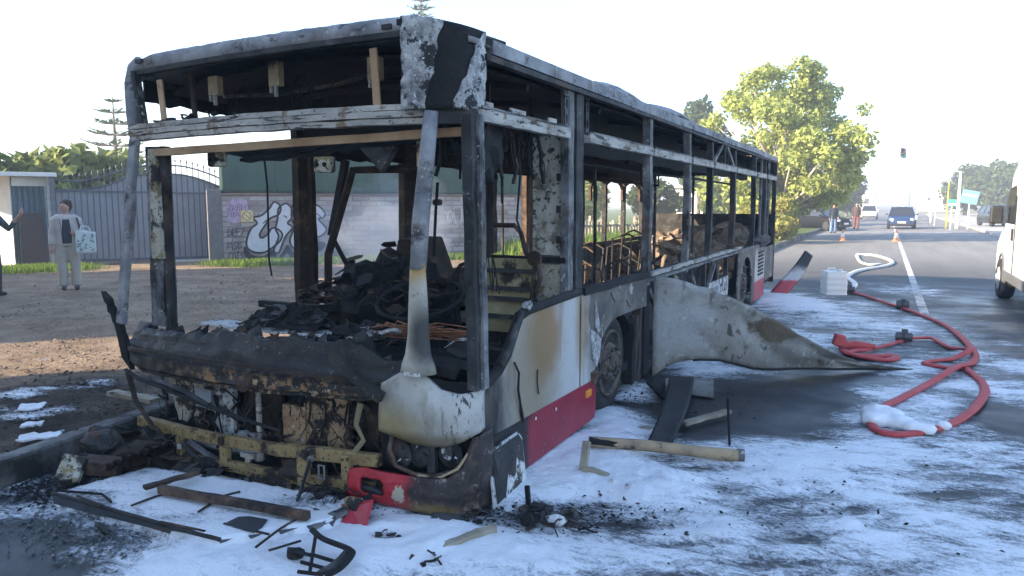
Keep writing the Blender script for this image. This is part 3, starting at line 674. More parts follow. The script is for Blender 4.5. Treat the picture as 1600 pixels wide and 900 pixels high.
# roof: arched, buckled sheet with torn ridges
def roof_z(x, y):
    u = (x - (XL + XF) / 2) / 1.32
    z = ZR + .02 + .115 * (1 - abs(u) ** 3.6)
    z += .02 * nz((x, y, 0), 1.1) * (1 - u * u) + .012 * nz((x, y, 5), 4)
    if y > 5.4 and u > -.2: z += .10 * math.exp(-((y - 6.0) / .32) ** 2) * max(0, 1 - ((u - .75) / .35) ** 2) + .11 * math.exp(-((y - 7.7) / .5) ** 2) * max(0, 1 - ((u - .7) / .45) ** 2)
    return z
B(MB().grid(lambda u, v: (XF + .01 + (XL - XF - .02) * u, Y0 - .0 + (Y1 - Y0) * v + (fy(XF + (XL - XF) * u) - Y0) * max(0, 1 - v * 8), roof_z(XF + (XL - XF) * u, Y0 + (Y1 - Y0) * v)), 26, 90, (0, 0, -.03)), 'roof', roof_ash, smooth=True)
B(MB().grid(lambda u, v: (XF + .12 + (XL - XF - .24) * u, Y0 + .2 + (Y1 - Y0 - .3) * v, ZR - .07 + .12 * (1 - (2 * u - 1) ** 2) + .02 * nz((u * 4, v * 20, 0), 1)), 12, 50, (0, 0, -.02)), 'ceiling', soot)
for k in range(9):                                             # roof bows under the ceiling
    y = 4.2 + k * 1.28
    B(MB().tube([(XF + .1 + (XL - XF - .2) * i / 10, y, ZR - .12 + .12 * (1 - (i / 5 - 1) ** 2)) for i in range(11)], .025, 6), 'roof_bow', soot)
for x, nm in ((XL, 'near'), (XF, 'far')):
    sgn = 1 if nm == 'near' else -1
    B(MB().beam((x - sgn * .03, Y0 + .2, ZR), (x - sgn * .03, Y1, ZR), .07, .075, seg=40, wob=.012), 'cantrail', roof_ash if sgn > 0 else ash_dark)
    B(MB().beam((x - sgn * .012, Y0 + .12, ZR - .065), (x - sgn * .012, Y1, ZR - .065), .045, .03, seg=40, wob=.008), 'gutter', ash_dark)
# front header and the rounded corner of the destination box
def arc(x): return fy(x)
B(MB().grid(lambda u, v: (XF + .02 + 2.3 * u, fy(XF + 2.3 * u) - .01 - .015 * math.sin(3.1 * v) - .0, 2.565 + .03 * u + (.10 - .015 * u) * v - .03 * max(0, 1 - u * 9) * v + .008 * nz((u * 30, v, 0), 1)), 44, 5, (0, .06, 0)), 'header', roof_ash, smooth=True)
B(MB().grid(lambda u, v: (XF + .05 + 2.27 * u, fy(XF + 2.3 * u) - .03, 2.545 + .03 * u + .03 * v), 44, 1, (0, .05, 0)), 'header_trim', ash_dark)
for x in (-4.44, -2.42): B(MB().box((x, fy(x) - .028, 2.63), (.06, .02, .025)), 'marker_lamp', black_plastic)
def corner(u, v, r=.0):                                        # u round the corner, v up
    a = u * math.pi / 2; k = .12 * v
    x = (XL - .32 - .02) + (.33 + r) * math.sin(a) ** .8 + 0; y = (Y0 + .14) - (.30 + r) * max(math.cos(a), 0) ** .8
    return Vector((x, y, 2.18 + .47 * v - .055 * (v ** 3) * math.sin(a) + 0))
def corner_part(name, m, tb, bt, r, jag, th=.02):
    B(MB().grid(lambda u, v: corner(min(max((bt[0] + (tb[0] - bt[0]) * v) + ((bt[1] + (tb[1] - bt[1]) * v) - (bt[0] + (tb[0] - bt[0]) * v)) * u + (jag * nz((v * 9, r * 90, 1), 1) if 0 < u < 1 or jag else 0) * (1 if u in (0., 1.) else 0), 0), 1), v, r), 12, 16, (-.008, .012, 0)), name, m, smooth=True)
corner_part('corner_panel', soot, (0, 1), (0, 1), 0, 0)
corner_part('corner_flake', ash_flake, (0, .42), (0, .22), .006, .06)
corner_part('corner_flake', ash_flake, (.97, 1), (.52, 1), .006, .08)
B(MB().grid(lambda u, v: (XL - .36 + .36 * u, Y0 - .165 + .3 * u ** 1.6 + .22 * v, 2.635 - .07 * u ** 2 + .02 * v), 8, 8, (0, 0, -.03)), 'corner_cap', soot)
# left front corner post of the destination box and side frames
B(MB().tube([(-4.56, 3.36, 2.13), (-4.585, 3.36, 2.3), (-4.585, 3.36, 2.5), (-4.56, 3.37, 2.6), (-4.5, 3.38, 2.64)], .045, 8), 'corner_post', roof_ash, smooth=True)
B(MB().beam((-4.44, 3.33, 2.2), (-4.50, 3.33, 2.57), .03, .05, up=(0, 1, 0)), 'window_frame', ash_metal)
# middle rails: front (three stacked sections) and sides
for z, h, d in ((2.205, .03, 0), (2.168, .034, .012), (2.13, .03, .004)):
    B(MB().grid(lambda u, v: (-4.56 + 2.40 * u, fy(-4.56 + 2.4 * u) - .05 - d + .0, z - h / 2 + h * v + .008 * math.sin(u * 3) - .006 * nz((u * 14, z * 40, 0), 1)), 40, 1, (0, .07, 0)), 'front_rail', ash_rail)
B(MB().grid(lambda u, v: (-2.17 + .23 * u, 3.245 + .13 * u ** 1.7, 2.11 + .08 * v), 6, 1, (0, .05, 0)), 'front_rail', ash_dark)
yp = [3.42, 4.72, 4.90, 6.58, 8.05, 9.19, 10.7, 12.45, 13.55, 14.84]
for a, b in ((3.42, 4.62), (4.98, 6.55), (6.62, 8.0), (8.1, 9.15), (9.23, 10.66), (10.74, 12.4), (12.5, 13.5), (13.6, 14.8)):
    B(MB().beam((XL - .01, a, ZM - .005), (XL - .01, b, ZM - .005), .05, .07, seg=10, wob=.006), 'middle_rail', ash_rail)
    B(MB().beam((XL + .012, a, ZM + .032), (XL + .012, b, ZM + .032), .012, .012, seg=8, wob=.004), 'rail_bead', ash_metal)
for y, w in ((3.55, .18), (3.95, .2), (4.45, .12)): B(MB().box((XL - .045, y, ZM + .05), (.012, w, .055)), 'tab', ash_rail)
# near-side pillars (upper and lower runs), perforated edges at the first two
def pillar(y, w, z0, z1, m, d=.07, bow=0, parent=None):
    n_ = 12; pts = []
    mb = MB()
    P = [(XL - .012 + bow * math.sin(math.pi * (z0 + (z1 - z0) * i / n_ - .9) / 1.5) + .006 * nz((y, i * .5, 0), 1), y + .006 * nz((i * .6, y, 3), 1), z0 + (z1 - z0) * i / n_) for i in range(n_ + 1)]
    for a, b in zip(P, P[1:]): pass
    vs_ = []; fs = []
    for i, p in enumerate(P):
        k = len(vs_); vs_ += [(p[0] - d, p[1] - w / 2, p[2]), (p[0], p[1] - w / 2, p[2]), (p[0], p[1] + w / 2, p[2]), (p[0] - d, p[1] + w / 2, p[2])]
        if i: fs += [(k - 4 + j, k + j, k + (j + 1) % 4, k - 4 + (j + 1) % 4) for j in range(4)]
    fs += [(0, 1, 2, 3), (len(vs_) - 1, len(vs_) - 2, len(vs_) - 3, len(vs_) - 4)]
    return B(mb.add(vs_, fs), 'pillar', m)
pillar(4.86, .13, 0.35, ZR, ash_dark, .09)
pillar(4.70, .09, 1.0, ZR, ash_metal, .06)
for y, w, m in ((6.58, .085, ash_metal), (8.05, .08, ash_metal), (9.19, .075, ash_dark), (10.7, .09, ash_dark), (12.45, .07, ash_dark), (13.55, .05, ash_dark), (14.86, .09, ash_dark)):
    pillar(y, w, .95, ZR, m, .07, .012)
pillar(6.56, .16, .12, 1.04, soot, .1)
def perforated(y, wd, z0, z1, holes, flip=1):
    """strip with round holes: rows of quads round each opening"""
    mb = MB()
    zc = z0; x = XL - .02
    for h in holes + [None]:
        if h is None: mb.box((x, y, (zc + z1) / 2), (.012, wd, z1 - zc)); break
        a, b = h - .05, h + .05
        if a > zc + .001: mb.box((x, y, (zc + a) / 2), (.012, wd, a - zc))
        n_ = 16; ring = []; out = []
        for k in range(n_):
            t_ = 2 * math.pi * k / n_; cy, cz_ = math.cos(t_), math.sin(t_)
            m_ = max(abs(cy) / (wd / 2), abs(cz_) / .05); out.append((y + cy / m_, h + cz_ / m_)); ring.append((y + cy * wd * .32, h + cz_ * .036))
        vs_ = [(x + .006, p[0], p[1]) for p in out + ring] + [(x - .006, p[0], p[1]) for p in out + ring]; fs = []
        for k in range(n_):
            k2 = (k + 1) % n_; fs += [(k, k2, n_ + k2, n_ + k), (2 * n_ + k, 3 * n_ + k, 3 * n_ + k2, 2 * n_ + k2), (n_ + k, n_ + k2, 3 * n_ + k2, 3 * n_ + k)]
        mb.add(vs_, fs); zc = b
    B(mb, 'perforated_strip', ash_metal)
perforated(3.46, .07, 2.2, 2.5, [2.25, 2.31, 2.40, 2.46]); perforated(4.62, .06, 2.2, 2.5, [2.26, 2.36, 2.45]); perforated(5.0, .06, 2.2, 2.5, [2.26, 2.38, 2.46])
# far side: sooty upper band with a ragged lower edge, posts, rails
def ragged(y): return lerp_tab([(3.4, 2.38), (5.0, 2.34), (5.2, 2.10), (9, 2.12), (14.9, 2.12)], y) + .05 * nz((y * 2.3, 0, 0), 1) + .03 * nz((y * 9, 2, 0), 1)
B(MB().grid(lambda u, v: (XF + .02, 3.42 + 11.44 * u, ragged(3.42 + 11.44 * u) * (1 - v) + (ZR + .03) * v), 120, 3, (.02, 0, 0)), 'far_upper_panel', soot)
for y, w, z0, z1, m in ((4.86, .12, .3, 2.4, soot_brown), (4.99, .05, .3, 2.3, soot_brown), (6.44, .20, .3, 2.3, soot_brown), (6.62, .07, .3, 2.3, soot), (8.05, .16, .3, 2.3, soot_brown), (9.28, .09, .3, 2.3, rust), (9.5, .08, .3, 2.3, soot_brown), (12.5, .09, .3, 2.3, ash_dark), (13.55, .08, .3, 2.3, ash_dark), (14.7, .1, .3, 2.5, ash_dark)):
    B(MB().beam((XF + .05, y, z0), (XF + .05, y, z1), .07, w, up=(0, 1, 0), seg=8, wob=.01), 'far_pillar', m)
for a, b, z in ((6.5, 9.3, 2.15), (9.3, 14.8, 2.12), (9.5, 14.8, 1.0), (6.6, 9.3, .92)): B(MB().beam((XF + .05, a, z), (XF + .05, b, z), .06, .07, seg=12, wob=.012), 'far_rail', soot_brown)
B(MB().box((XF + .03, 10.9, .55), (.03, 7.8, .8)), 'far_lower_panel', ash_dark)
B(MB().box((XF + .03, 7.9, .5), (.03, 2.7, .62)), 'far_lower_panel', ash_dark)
# arched remains of the far window rubbers
for yc, w in ((11.55, .52), (12.2, .38), (13.0, .5), (14.1, .5)):
    mb = MB()
    pts = [(XF + .04, yc - w, 1.75)] + [(XF + .04, yc - w * math.cos(a), 1.95 + .17 * math.sin(a) + .03 * nz((a * 3, yc, 0), 1)) for a in [i * math.pi / 10 for i in range(11)]] + [(XF + .04, yc + w, 1.75)]
    mb.tube(pts, .035, 6); B(mb, 'window_seal', rust)
# front left corner post, door post pair and the drooping strips
B(MB().beam((-4.485, 3.29, 2.13), (-4.67, 3.24, .88), .065, .045, up=(0, 1, 0), seg=10, wob=.008), 'windscreen_pillar', roof_ash, bevel=.008)
B(MB().beam((-4.43, 3.42, 2.08), (-4.46, 3.42, .86), .13, .10, up=(0, 1, 0), seg=8, wob=.004), 'door_post', ash_metal)
B(MB().beam((-4.395, 3.355, 2.06), (-4.40, 3.355, 1.33), .06, .04, up=(0, 1, 0), seg=6, wob=.006, w2=.085), 'post_sleeve', beige_panel)
B(MB().beam((-4.34, 3.40, 2.08), (-4.36, 3.40, .84), .035, .05, up=(0, 1, 0)), 'post_edge', ash_dark)
B(MB().beam((-4.34, 3.33, 2.035), (-1.98, 3.40, 2.075), .04, .045, seg=14, wob=.006), 'header_bar', orange_bar)
# right windscreen pillar with its melted pale cover, flared to the fender
B(MB().tube([(-2.115, 3.24, 2.17), (-2.14, 3.225, 1.9), (-2.17, 3.21, 1.6), (-2.185, 3.205, 1.36)], [.038, .042, .046, .044], 10), 'windscreen_pillar', roof_ash, smooth=True)
t = NT('pillar_cover'); X_, Y_, Z_ = t.xyz()
c = t.ramp(t.noise(5, 7, .6), [(.3, (.33, .30, .23)), (.7, (.50, .47, .39))])
c = t.mix(t.step(t.math('ADD', Z_, t.math('MULTIPLY', t.noise(6, 5), .12)), 1.30, 1.42), c, (.40, .25, .08))
c = t.mix(t.blob((-2.12, 3.15, 1.0), (.10, .4, .17), 1, .3), c, (.05, .048, .045)); c = t.mix(t.step(t.noise(14, 6, .65), .62, .7), c, (.07, .06, .05))
t.bump(t.noise(30, 5), .3, .006); t.done(c, .6); cover_m = t.m
B(MB().tube([(-2.185, 3.20, 1.40), (-2.185, 3.20, 1.2), (-2.187, 3.20, 1.0), (-2.19, 3.20, .9), (-2.19, 3.20, .85), (-2.19, 3.20, .805)], [.044, .056, .064, .078, .098, .108], 16, .62), 'pillar_cover', cover_m, smooth=True)
B(MB().beam((-2.24, 3.145, .805), (-2.14, 3.145, .808), .02, .018, up=(0, 0, 1)), 'pillar_cap', white_scorch)
B(MB().beam((-1.965, 3.37, 2.16), (-1.945, 3.385, .70), .06, .075, up=(0, 1, 0), seg=14, wob=.008), 'corner_pillar', ash_dark)
B(MB().beam((-1.925, 3.41, 2.16), (-1.905, 3.42, .70), .02, .05, up=(0, 1, 0), seg=14, wob=.006), 'pillar_strip', ash_metal)
# fender (pale melted panel), headlight well, bumper corner
def fr_arc(u, r=0):                                            # plan curve of the front right corner
    x = lerp_tab([(0, -2.66), (.3, -2.42), (.6, -2.14), (.78, -1.99), (.9, -1.93), (1, -1.915)], u)
    y = lerp_tab([(0, 3.18), (.3, 3.19), (.6, 3.23), (.78, 3.30), (.9, 3.38), (1, 3.50)], u)
    return Vector((x + r * .5, y - r, 0))
def ft(u): return lerp_tab([(.30, .73), (.42, .80), (.52, .805), (.58, .78), (.66, .715), (.76, .69), (.94, .70)], u)
def fb(u): return lerp_tab([(.27, .46), (.5, .405), (.7, .40), (.94, .475)], u)
t = NT('fender_paint'); X_, Y_, Z_ = t.xyz()
c = t.ramp(t.noise(4, 6, .55), [(.3, (.36, .345, .30)), (.7, (.50, .48, .44))])
c = t.mix(t.math('MULTIPLY', t.blob((-2.4, 3.2, .47), (.24, .3, .16), 1.1, .3), .8), c, (.30, .22, .07))
c = t.mix(t.math('MULTIPLY', t.blob((-2.13, 3.2, .40), (.5, .5, .07), 1.2, .5), .85), c, (.12, .08, .03))
dr = t.step(t.noise(30, 8, .7, (1, 1, .18)), .57, .60)
c = t.mix(t.math('MULTIPLY', dr, t.step(X_, -2.1, -1.98)), c, (.035, .025, .022)); c = t.mix(t.step(t.noise(48, 8, .75), .60, .64), c, (.17, .14, .10)); c = t.mix(t.math('MULTIPLY', t.step(t.noise(5, 8, .65, (1, 1, .4), off=4), .52, .66), .5), c, (.16, .13, .085))
t.bump(t.noise(20, 4), .15, .006); t.done(c, .38, 0, .45); fender_m = t.m
B(MB().grid(lambda u, v: (lambda U: fr_arc(U, .02 + .035 * math.sin(math.pi * v)) + Vector((0, 0, fb(U) + (ft(U) - fb(U)) * v)))(.28 + .66 * u + (.03 * (v - .5) if u < .5 else 0)), 26, 14, (.004, .02, 0)), 'fender', fender_m, smooth=True)
B(MB().grid(lambda u, v: fr_arc(.25 + .68 * u, -.10) + Vector((0, 0, .22 + .26 * v + .02 * nz((u * 8, v * 5, 0), 1))), 16, 6, (0, .02, 0)), 'headlight_well', soot)
for U, z, r_ in ((.40, .33, .085), (.53, .34, .07), (.72, .35, .075)):
    p = fr_arc(U, -.02); rr = MB().lathe([(r_, -.015), (r_ * .95, .0), (r_ * .55, .05), (r_ * .2, .06), (r_ * .2, .05), (r_ * .5, .04), (r_ * .85, -.01)], (p.x, p.y, z), 'Y', 18); hl = B(rr, 'headlight', ash_dark, smooth=True)
    for k in range(7): a = random.uniform(0, 6.28); q = Vector((p.x + r_ * .5 * math.cos(a), p.y - .01, z + r_ * .5 * math.sin(a))); MB().prism([q, q + Vector((random.uniform(-.05, .05), .01, random.uniform(-.05, .05))), q + Vector((random.uniform(-.05, .05), -.015, random.uniform(-.05, .05)))], (0, .006, 0)).build('lens_shard', random.choice((soot_gloss, ash_flake, soot)), hl)
B(MB().grid(lambda u, v: fr_arc(.58 + .045 * u, -.0) + Vector((0, 0, .22 + .22 * v)), 2, 4, (0, .03, 0)), 'headlight_divider', black_plastic)
rimP = [fr_arc(U, .012) + Vector((0, 0, z)) for U, z in ((.36, .455), (.34, .36), (.38, .27), (.5, .235), (.62, .235), (.74, .265), (.82, .33), (.88, .44))]
B(MB().tube(rimP, .013, 6), 'headlight_rim', rust, smooth=True)
B(MB().tube([fr_arc(U, .02) + Vector((0, 0, z)) for U, z in ((.52, .235), (.66, .235), (.76, .28), (.83, .36))], .008, 6), 'headlight_trim', tan_bar)
p = fr_arc(.70, .0); B(MB().lump((p.x, p.y - .005, .37), (.035, .012, .05), 3), 'lamp_shard', white_scorch)
# bumper corner: scarlet shell left of the burnt, blistered wrap-round
def bz(u): return lerp_tab([(0, .215), (.12, .235), (.4, .225), (.7, .23), (.8, .3), (.88, .45), (1, .46)], u)
def bb(u): return lerp_tab([(0, .045), (.25, .05), (.5, .03), (1, -.01)], u)
t = NT('bumper_paint'); X_, Y_, Z_ = t.xyz()
c = t.ramp(t.noise(6, 6, .6), [(.3, (.34, .02, .03)), (.7, (.47, .035, .045))])
bl = t.step(t.math('ADD', X_, t.math('MULTIPLY', t.math('SUBTRACT', t.noise(7, 8, .7), .5), .4)), -2.32, -2.20)
burn = t.ramp(t.noise(11, 8, .68), [(.3, (.010, .008, .009)), (.55, (.035, .024, .022)), (.68, (.11, .075, .06)), (.78, (.3, .27, .24))])
c = t.mix(bl, c, burn); c = t.mix(t.step(t.noise(60, 5, .7), .67, .70), c, (.5, .45, .44))
c = t.mix(t.math('MULTIPLY', t.blob((-2.13, 3.2, .04), (.14, .4, .05), 1.2, 1.0, 24), .7), c, (.25, .17, .07))
c = t.mix(t.step(t.blob((-2.31, 3.18, .12), (.035, .4, .05), .9, 1.3, 22), .4, .6), c, (.40, .36, .27)); c = t.mix(t.math('MULTIPLY', t.step(t.noise(9, 9, .75, off=6), .56, .62), bl), c, (.2, .17, .145))
t.bump(t.math('ADD', t.noise(35, 7, .7), t.noise(9, 4)), .5, .014); t.done(c, .45, 0, .4); bumper_m = t.m
def fog(u, v): return ((u - .2) / .105) ** 4 + ((v - .50) / .27) ** 4 < 1
B(MB().grid(lambda u, v: fr_arc(u, .03 + .02 * math.sin(math.pi * v) + .006 * nz((u * 12, v * 6, 0), 1)) + Vector((0, 0, bb(u) + (bz(u) - bb(u)) * v)), 60, 20, (.006, .025, 0), lambda u, v: not fog(u, v)), 'bumper_corner', bumper_m, smooth=True)
B(MB().grid(lambda u, v: fr_arc(.07 + .28 * u, -.03) + Vector((0, 0, .06 + .15 * v)), 6, 4, (0, .02, 0)), 'fog_lamp_well', soot_gloss)
B(MB().tube([fr_arc(.12, .02) + Vector((0, 0, .125)), fr_arc(.2, .02) + Vector((0, 0, .115)), fr_arc(.29, .015) + Vector((0, 0, .10))], .022, 8), 'fog_lamp', black_plastic, smooth=True)
p = fr_arc(0, .0); te = B(MB().tube([(p.x + .034 * math.cos(a), p.y - .02, .17 + .034 * math.sin(a)) for a in [i * math.pi / 8 for i in range(17)]], .011, 6), 'tow_eye', ash_metal); MB().lathe([(.03, -.005), (.03, .02), (0, .02)], (p.x, p.y - .01, .17), 'Y', 14).build('socket', soot, te)
# cowl under the windscreen, ragged burnt top, bulge and studs
def ct(x): return lerp_tab([(-4.78, .86), (-4.4, .84), (-3.9, .87), (-3.5, .9), (-3.0, .885), (-2.75, .92), (-2.5, .85), (-2.28, .79)], x) + .035 * nz((x * 5, 0, 0), 1) + .025 * nz((x * 17, 3, 0), 1)
def cb(x): return lerp_tab([(-4.78, .66), (-4.5, .56), (-4.1, .56), (-3.4, .57), (-2.6, .60), (-2.28, .65)], x)
cyf = lambda x: 3.16 + .10 * ((x + 3.4) / 1.2) ** 2 + (.08 if x < -4.6 else 0)
B(MB().grid(lambda u, v: (-4.78 + 2.5 * u, cyf(-4.78 + 2.5 * u) + (.0 if v < .1 else -.03 if v < .42 else .015 if v < .55 else .02 + .16 * (v - .55)) + .016 * nz((u * 22, v * 5, 1), 1) + .02 * nz((u * 6, v * 2, 5), 1), cb(-4.78 + 2.5 * u) + (.80 + .04 * math.sin(3.1 * u) - .05 * u - cb(-4.78 + 2.5 * u)) * min(v / .75, 1) + max(0, v - .75) * 4 * (ct(-4.78 + 2.5 * u) - .80 - .04 * math.sin(3.1 * u) + .05 * u)), 120, 16, (0, .025, 0)), 'cowl', cowl_m)
B(MB().grid(lambda u, v: (-4.7 + 2.4 * u, cyf(-4.7 + 2.4 * u) - .045 + .01 * nz((u * 20, 0, 0), 1), .705 + .02 * math.sin(u * 3) + .02 * v), 40, 1, (0, .03, 0)), 'cowl_bead', soot_brown)
B(MB().lathe([(.05, -.03), (.05, .0), (.035, -.035), (.0, -.035)], (-3.37, 3.11, .635), 'Y', 16), 'cowl_stud', rust)
for (x, z, w, h, sd) in ((-3.3, .645, .022, .02, 1), (-3.05, .64, .03, .015, 2), (-2.86, .62, .025, .02, 4)):
    B(MB().lump((x, cyf(x) - .042, z), (w, .012, h), sd, .5), 'paint_blister', tan_panel)
shard = [(-4.72, .62), (-4.755, .80), (-4.775, .83), (-4.785, .90), (-4.82, .93), (-4.83, .98), (-4.87, 1.02), (-4.875, 1.06), (-4.95, 1.11), (-4.925, 1.04), (-4.90, 1.02), (-4.90, .97), (-4.87, .95), (-4.86, .90), (-4.84, .88), (-4.825, .80), (-4.80, .7)]
shard = [(x + .07, z - (.07 if z < .75 else .02)) for x, z in shard]
B(MB().prism([(x, 3.27 - (z - .6) * .05, z) for x, z in shard], (.012, .03, 0)), 'torn_strip', soot)
# torn glazing bond and flaps on top of the cowl
for k in range(26):
    x = -4.6 + 2.3 * (k + random.random()) / 26; z = ct(x) - .05; w = random.uniform(.04, .13); h = random.uniform(.02, .10); ti = random.uniform(-.5, .5)
    y = cyf(x) + .08 + random.uniform(0, .12)
    B(MB().prism([(x - w, y, z), (x + w * .8, y + .02, z - .01), (x + w * (.5 + ti), y + .05, z + h), (x + ti * w, y + .03, z + h * .7), (x - w * .6, y + .02, z + h * random.uniform(.3, 1))], (0, .012, 0)), 'torn_flap', random.choice((soot_brown, cowl_m, soot, ash_dark)))
B(MB().beam((-2.72, 3.12, .86), (-2.36, 3.10, .67), .035, .06, seg=6, wob=.01), 'wiper_motor_arm', cowl_m)
B(MB().tube([(-4.48, 3.12, .60), (-4.3, 3.08, .565), (-4.0, 3.04, .55), (-3.7, 3.03, .50), (-3.35, 3.04, .44), (-3.05, 3.06, .40)], [.016, .018, .022, .02, .018, .012], 6, .6), 'drooping_trim', soot)
B(MB().tube([(-4.15, 3.05, .60), (-3.8, 3.03, .55), (-3.6, 3.03, .49)], [.012, .018, .012], 6), 'wiper_arm', ash_dark)
B(MB().tube([(-4.5, 3.15, .58), (-4.4, 3.12, .40), (-4.22, 3.1, .26), (-4.1, 3.1, .2)], [.02, .018, .016, .012], 6), 'drooping_trim', soot_brown)
# front bulkhead and what shows in it
B(MB().grid(lambda u, v: (-4.52 + 2.15 * u, 3.52 + .03 * nz((u * 9, v * 4, 0), 1), .02 + .7 * v), 30, 10, (0, .04, 0)), 'front_bulkhead', soot)
for (x0, x1, z0, z1, y, tl, m) in ((-4.40, -4.17, .20, .60, 3.40, .12, beige_panel), (-4.16, -3.98, .30, .60, 3.42, 0, beige_panel), (-3.93, -3.76, .17, .56, 3.36, -.02, white_scorch), (-3.74, -3.42, .18, .55, 3.44, 0, soot_brown),
                                   (-3.30, -2.98, .34, .58, 3.44, 0, ash_dark), (-3.30, -3.12, .22, .46, 3.33, 0, tan_panel), (-3.14, -2.80, .22, .62, 3.35, 0, tan_panel), (-2.76, -2.60, .26, .62, 3.38, 0, soot_brown), (-2.58, -2.42, .3, .6, 3.42, 0, ash_dark), (-3.85, -3.62, .06, .2, 3.4, 0, white_scorch)):
    B(MB().grid(lambda u, v: (x0 + (x1 - x0) * u + tl * (v - .5) * -1, y + .012 * nz((u * 5, v * 5, x0), 1), z0 + (z1 - z0) * v + .012 * nz((u * 7, v * 7, x1), 1)), 6, 8, (0, .03, 0)), 'bulkhead_panel', m)
B(MB().box((-4.05, 3.38, .40), (.16, .03, .13), (0, .05, 0)), 'module_plate', flat('blue_grey_plate', (.3, .33, .37), .5))
B(MB().lathe([(.09, 0), (.09, -.03), (.06, -.035), (0, -.035)], (-4.06, 3.40, .52), 'Y', 18), 'horn', beige_panel)
B(MB().beam((-3.47, 3.30, .60), (-3.44, 3.27, .12), .028, .02, up=(0, 1, 0)), 'strut', ash_rail)
B(MB().tube([(-3.44, 3.26, .15), (-3.44, 3.26, .10)], .03, 10), 'strut_eye', ash_rail)
B(MB().prism([(-3.53, 3.19, .16), (-3.42, 3.19, .16), (-3.42, 3.19, .13), (-3.45, 3.19, .13), (-3.45, 3.19, .0), (-3.49, 3.19, .0), (-3.49, 3.19, .13), (-3.53, 3.19, .13)], (0, .015, 0)), 'bracket', ash_rail)
B(MB().tube([(-2.60, 3.22, .58), (-2.62, 3.2, .46), (-2.56, 3.19, .38), (-2.66, 3.18, .26), (-2.68, 3.18, .17)], [.022, .018, .016, .018, .012], 6, .4), 'melted_hose', flat('melt_yellow', (.2, .17, .09), .8))
for k in range(16):
    x = random.uniform(-4.5, -2.45); z = random.uniform(.15, .6)
    B(MB().lump((x, 3.46, z), (random.uniform(.03, .09), .05, random.uniform(.03, .08)), k, .5), 'charred_unit', random.choice((soot, soot_brown, soot, ash_dark)))
for k in range(14):
    x = random.uniform(-4.4, -2.5); z = random.uniform(.35, .62); L = random.uniform(.1, .3)
    B(MB().tube([(x, 3.36, z), (x + random.uniform(-.05, .05), 3.33, z - L * .5), (x + random.uniform(-.1, .1), 3.35, z - L)], .006, 5), 'wire', soot)
for k in range(46):                                             # tangled cables and torn strips behind the ladder frame
    x = random.uniform(-4.45, -2.4); z = random.uniform(.25, .62); p = [(x, 3.30 + random.uniform(-.03, .08), z)]
    for i in range(5): p.append((p[-1][0] + random.uniform(-.07, .07), p[-1][1] + random.uniform(-.025, .02), max(.03, p[-1][2] + random.uniform(-.11, .03))))
    B(MB().tube(p, random.choice((.003, .005, .008, .012)), 5), 'cable', random.choice((soot, soot, soot_brown, rust, ash_dark)))
# bumper ladder frame
def fbar(x0, z0, x1, z1, h, y=3.17): return B(MB().beam((x0, y + .05 * ((x0 + 3.4) / 1.1) ** 2, z0), (x1, y + .05 * ((x1 + 3.4) / 1.1) ** 2, z1), .05, h, seg=6, wob=.006), 'bumper_bar', yellow_frame, bevel=.006)
fbar(-4.50, .225, -4.04, .22, .07); fbar(-4.04, .22, -3.2, .235, .07); fbar(-3.2, .235, -2.46, .275, .075)
fbar(-4.04, .055, -3.3, .07, .065); fbar(-3.3, .07, -2.5, .105, .07)
for x, z0, z1, w in ((-4.03, .03, .25, .055), (-3.63, .04, .26, .055), (-2.98, .05, .28, .08), (-2.66, .07, .29, .055)):
    B(MB().beam((x, 3.165, z0), (x, 3.165, z1), w, .05, up=(0, 1, 0)), 'bumper_upright', yellow_frame, bevel=.006)
B(MB().tube([(-2.84, 3.13, .13), (-2.80, 3.13, .13), (-2.80, 3.13, .21), (-2.84, 3.13, .21), (-2.84, 3.13, .13)], .007, 5), 'bracket_loop', ash_metal)
B(MB().box((-3.62, 3.13, .235), (.03, .03, .05)), 'bolt_lug', soot_brown); B(MB().box((-4.01, 3.13, .14), (.022, .015, .03)), 'bolt_plate', white_scorch)
B(MB().grid(lambda u, v: (-3.4 + .32 * u, 3.13 + .01 * nz((u * 5, v, 0), 1), -.0 + .07 * v + .01 * nz((u * 9, v, 0), 1)), 8, 3, (0, .02, 0)), 'bumper_plate', tan_panel)
B(MB().lump((-3.05, 3.2, .11), (.13, .07, .08), 9, .4, 3), 'charred_lump', soot_brown)
# side: driver's window sill, panels, red skirt, hatch
SILL = [(3.40, .70), (3.52, .715), (3.64, .76), (3.74, .83), (3.84, .96), (3.90, 1.03), (4.0, 1.05), (4.3, 1.06), (4.85, 1.075)]
P = [(3.44, .36)] + [(y, z - .02) for y, z in SILL] + [(4.86, .36)]
B(MB().prism([(XL, y, z) for y, z in P], (-.02, 0, 0)), 'side_panel', side_paint)
A = [(5.19 + .03 * math.sin(i), 0) for i in range(1)]
archp = [(5.70 - .52 * math.cos(a), .38 + .40 * math.sin(a)) for a in [i * math.pi / 2 / 8 for i in range(9)]]
P = [(4.88, .36), (4.88, 1.05), (6.50, 1.02)] + [(6.50, .77), (6.05, .78)] + list(reversed(archp[:-1] + [(5.70, .78)])) + [(5.18, .36)]
B(MB().prism([(XL - .002, y, z) for y, z in P], (-.02, 0, 0)), 'side_panel', arch_burn)
P2 = [(4.88, .36), (4.88, 1.04), (5.05, 1.03), (5.02, .85), (5.1, .7), (5.06, .55), (5.17, .5), (5.175, .36)]
B(MB().prism([(XL + .004, y, z) for y, z in P2], (-.006, 0, 0)), 'paint_skin', side_paint)
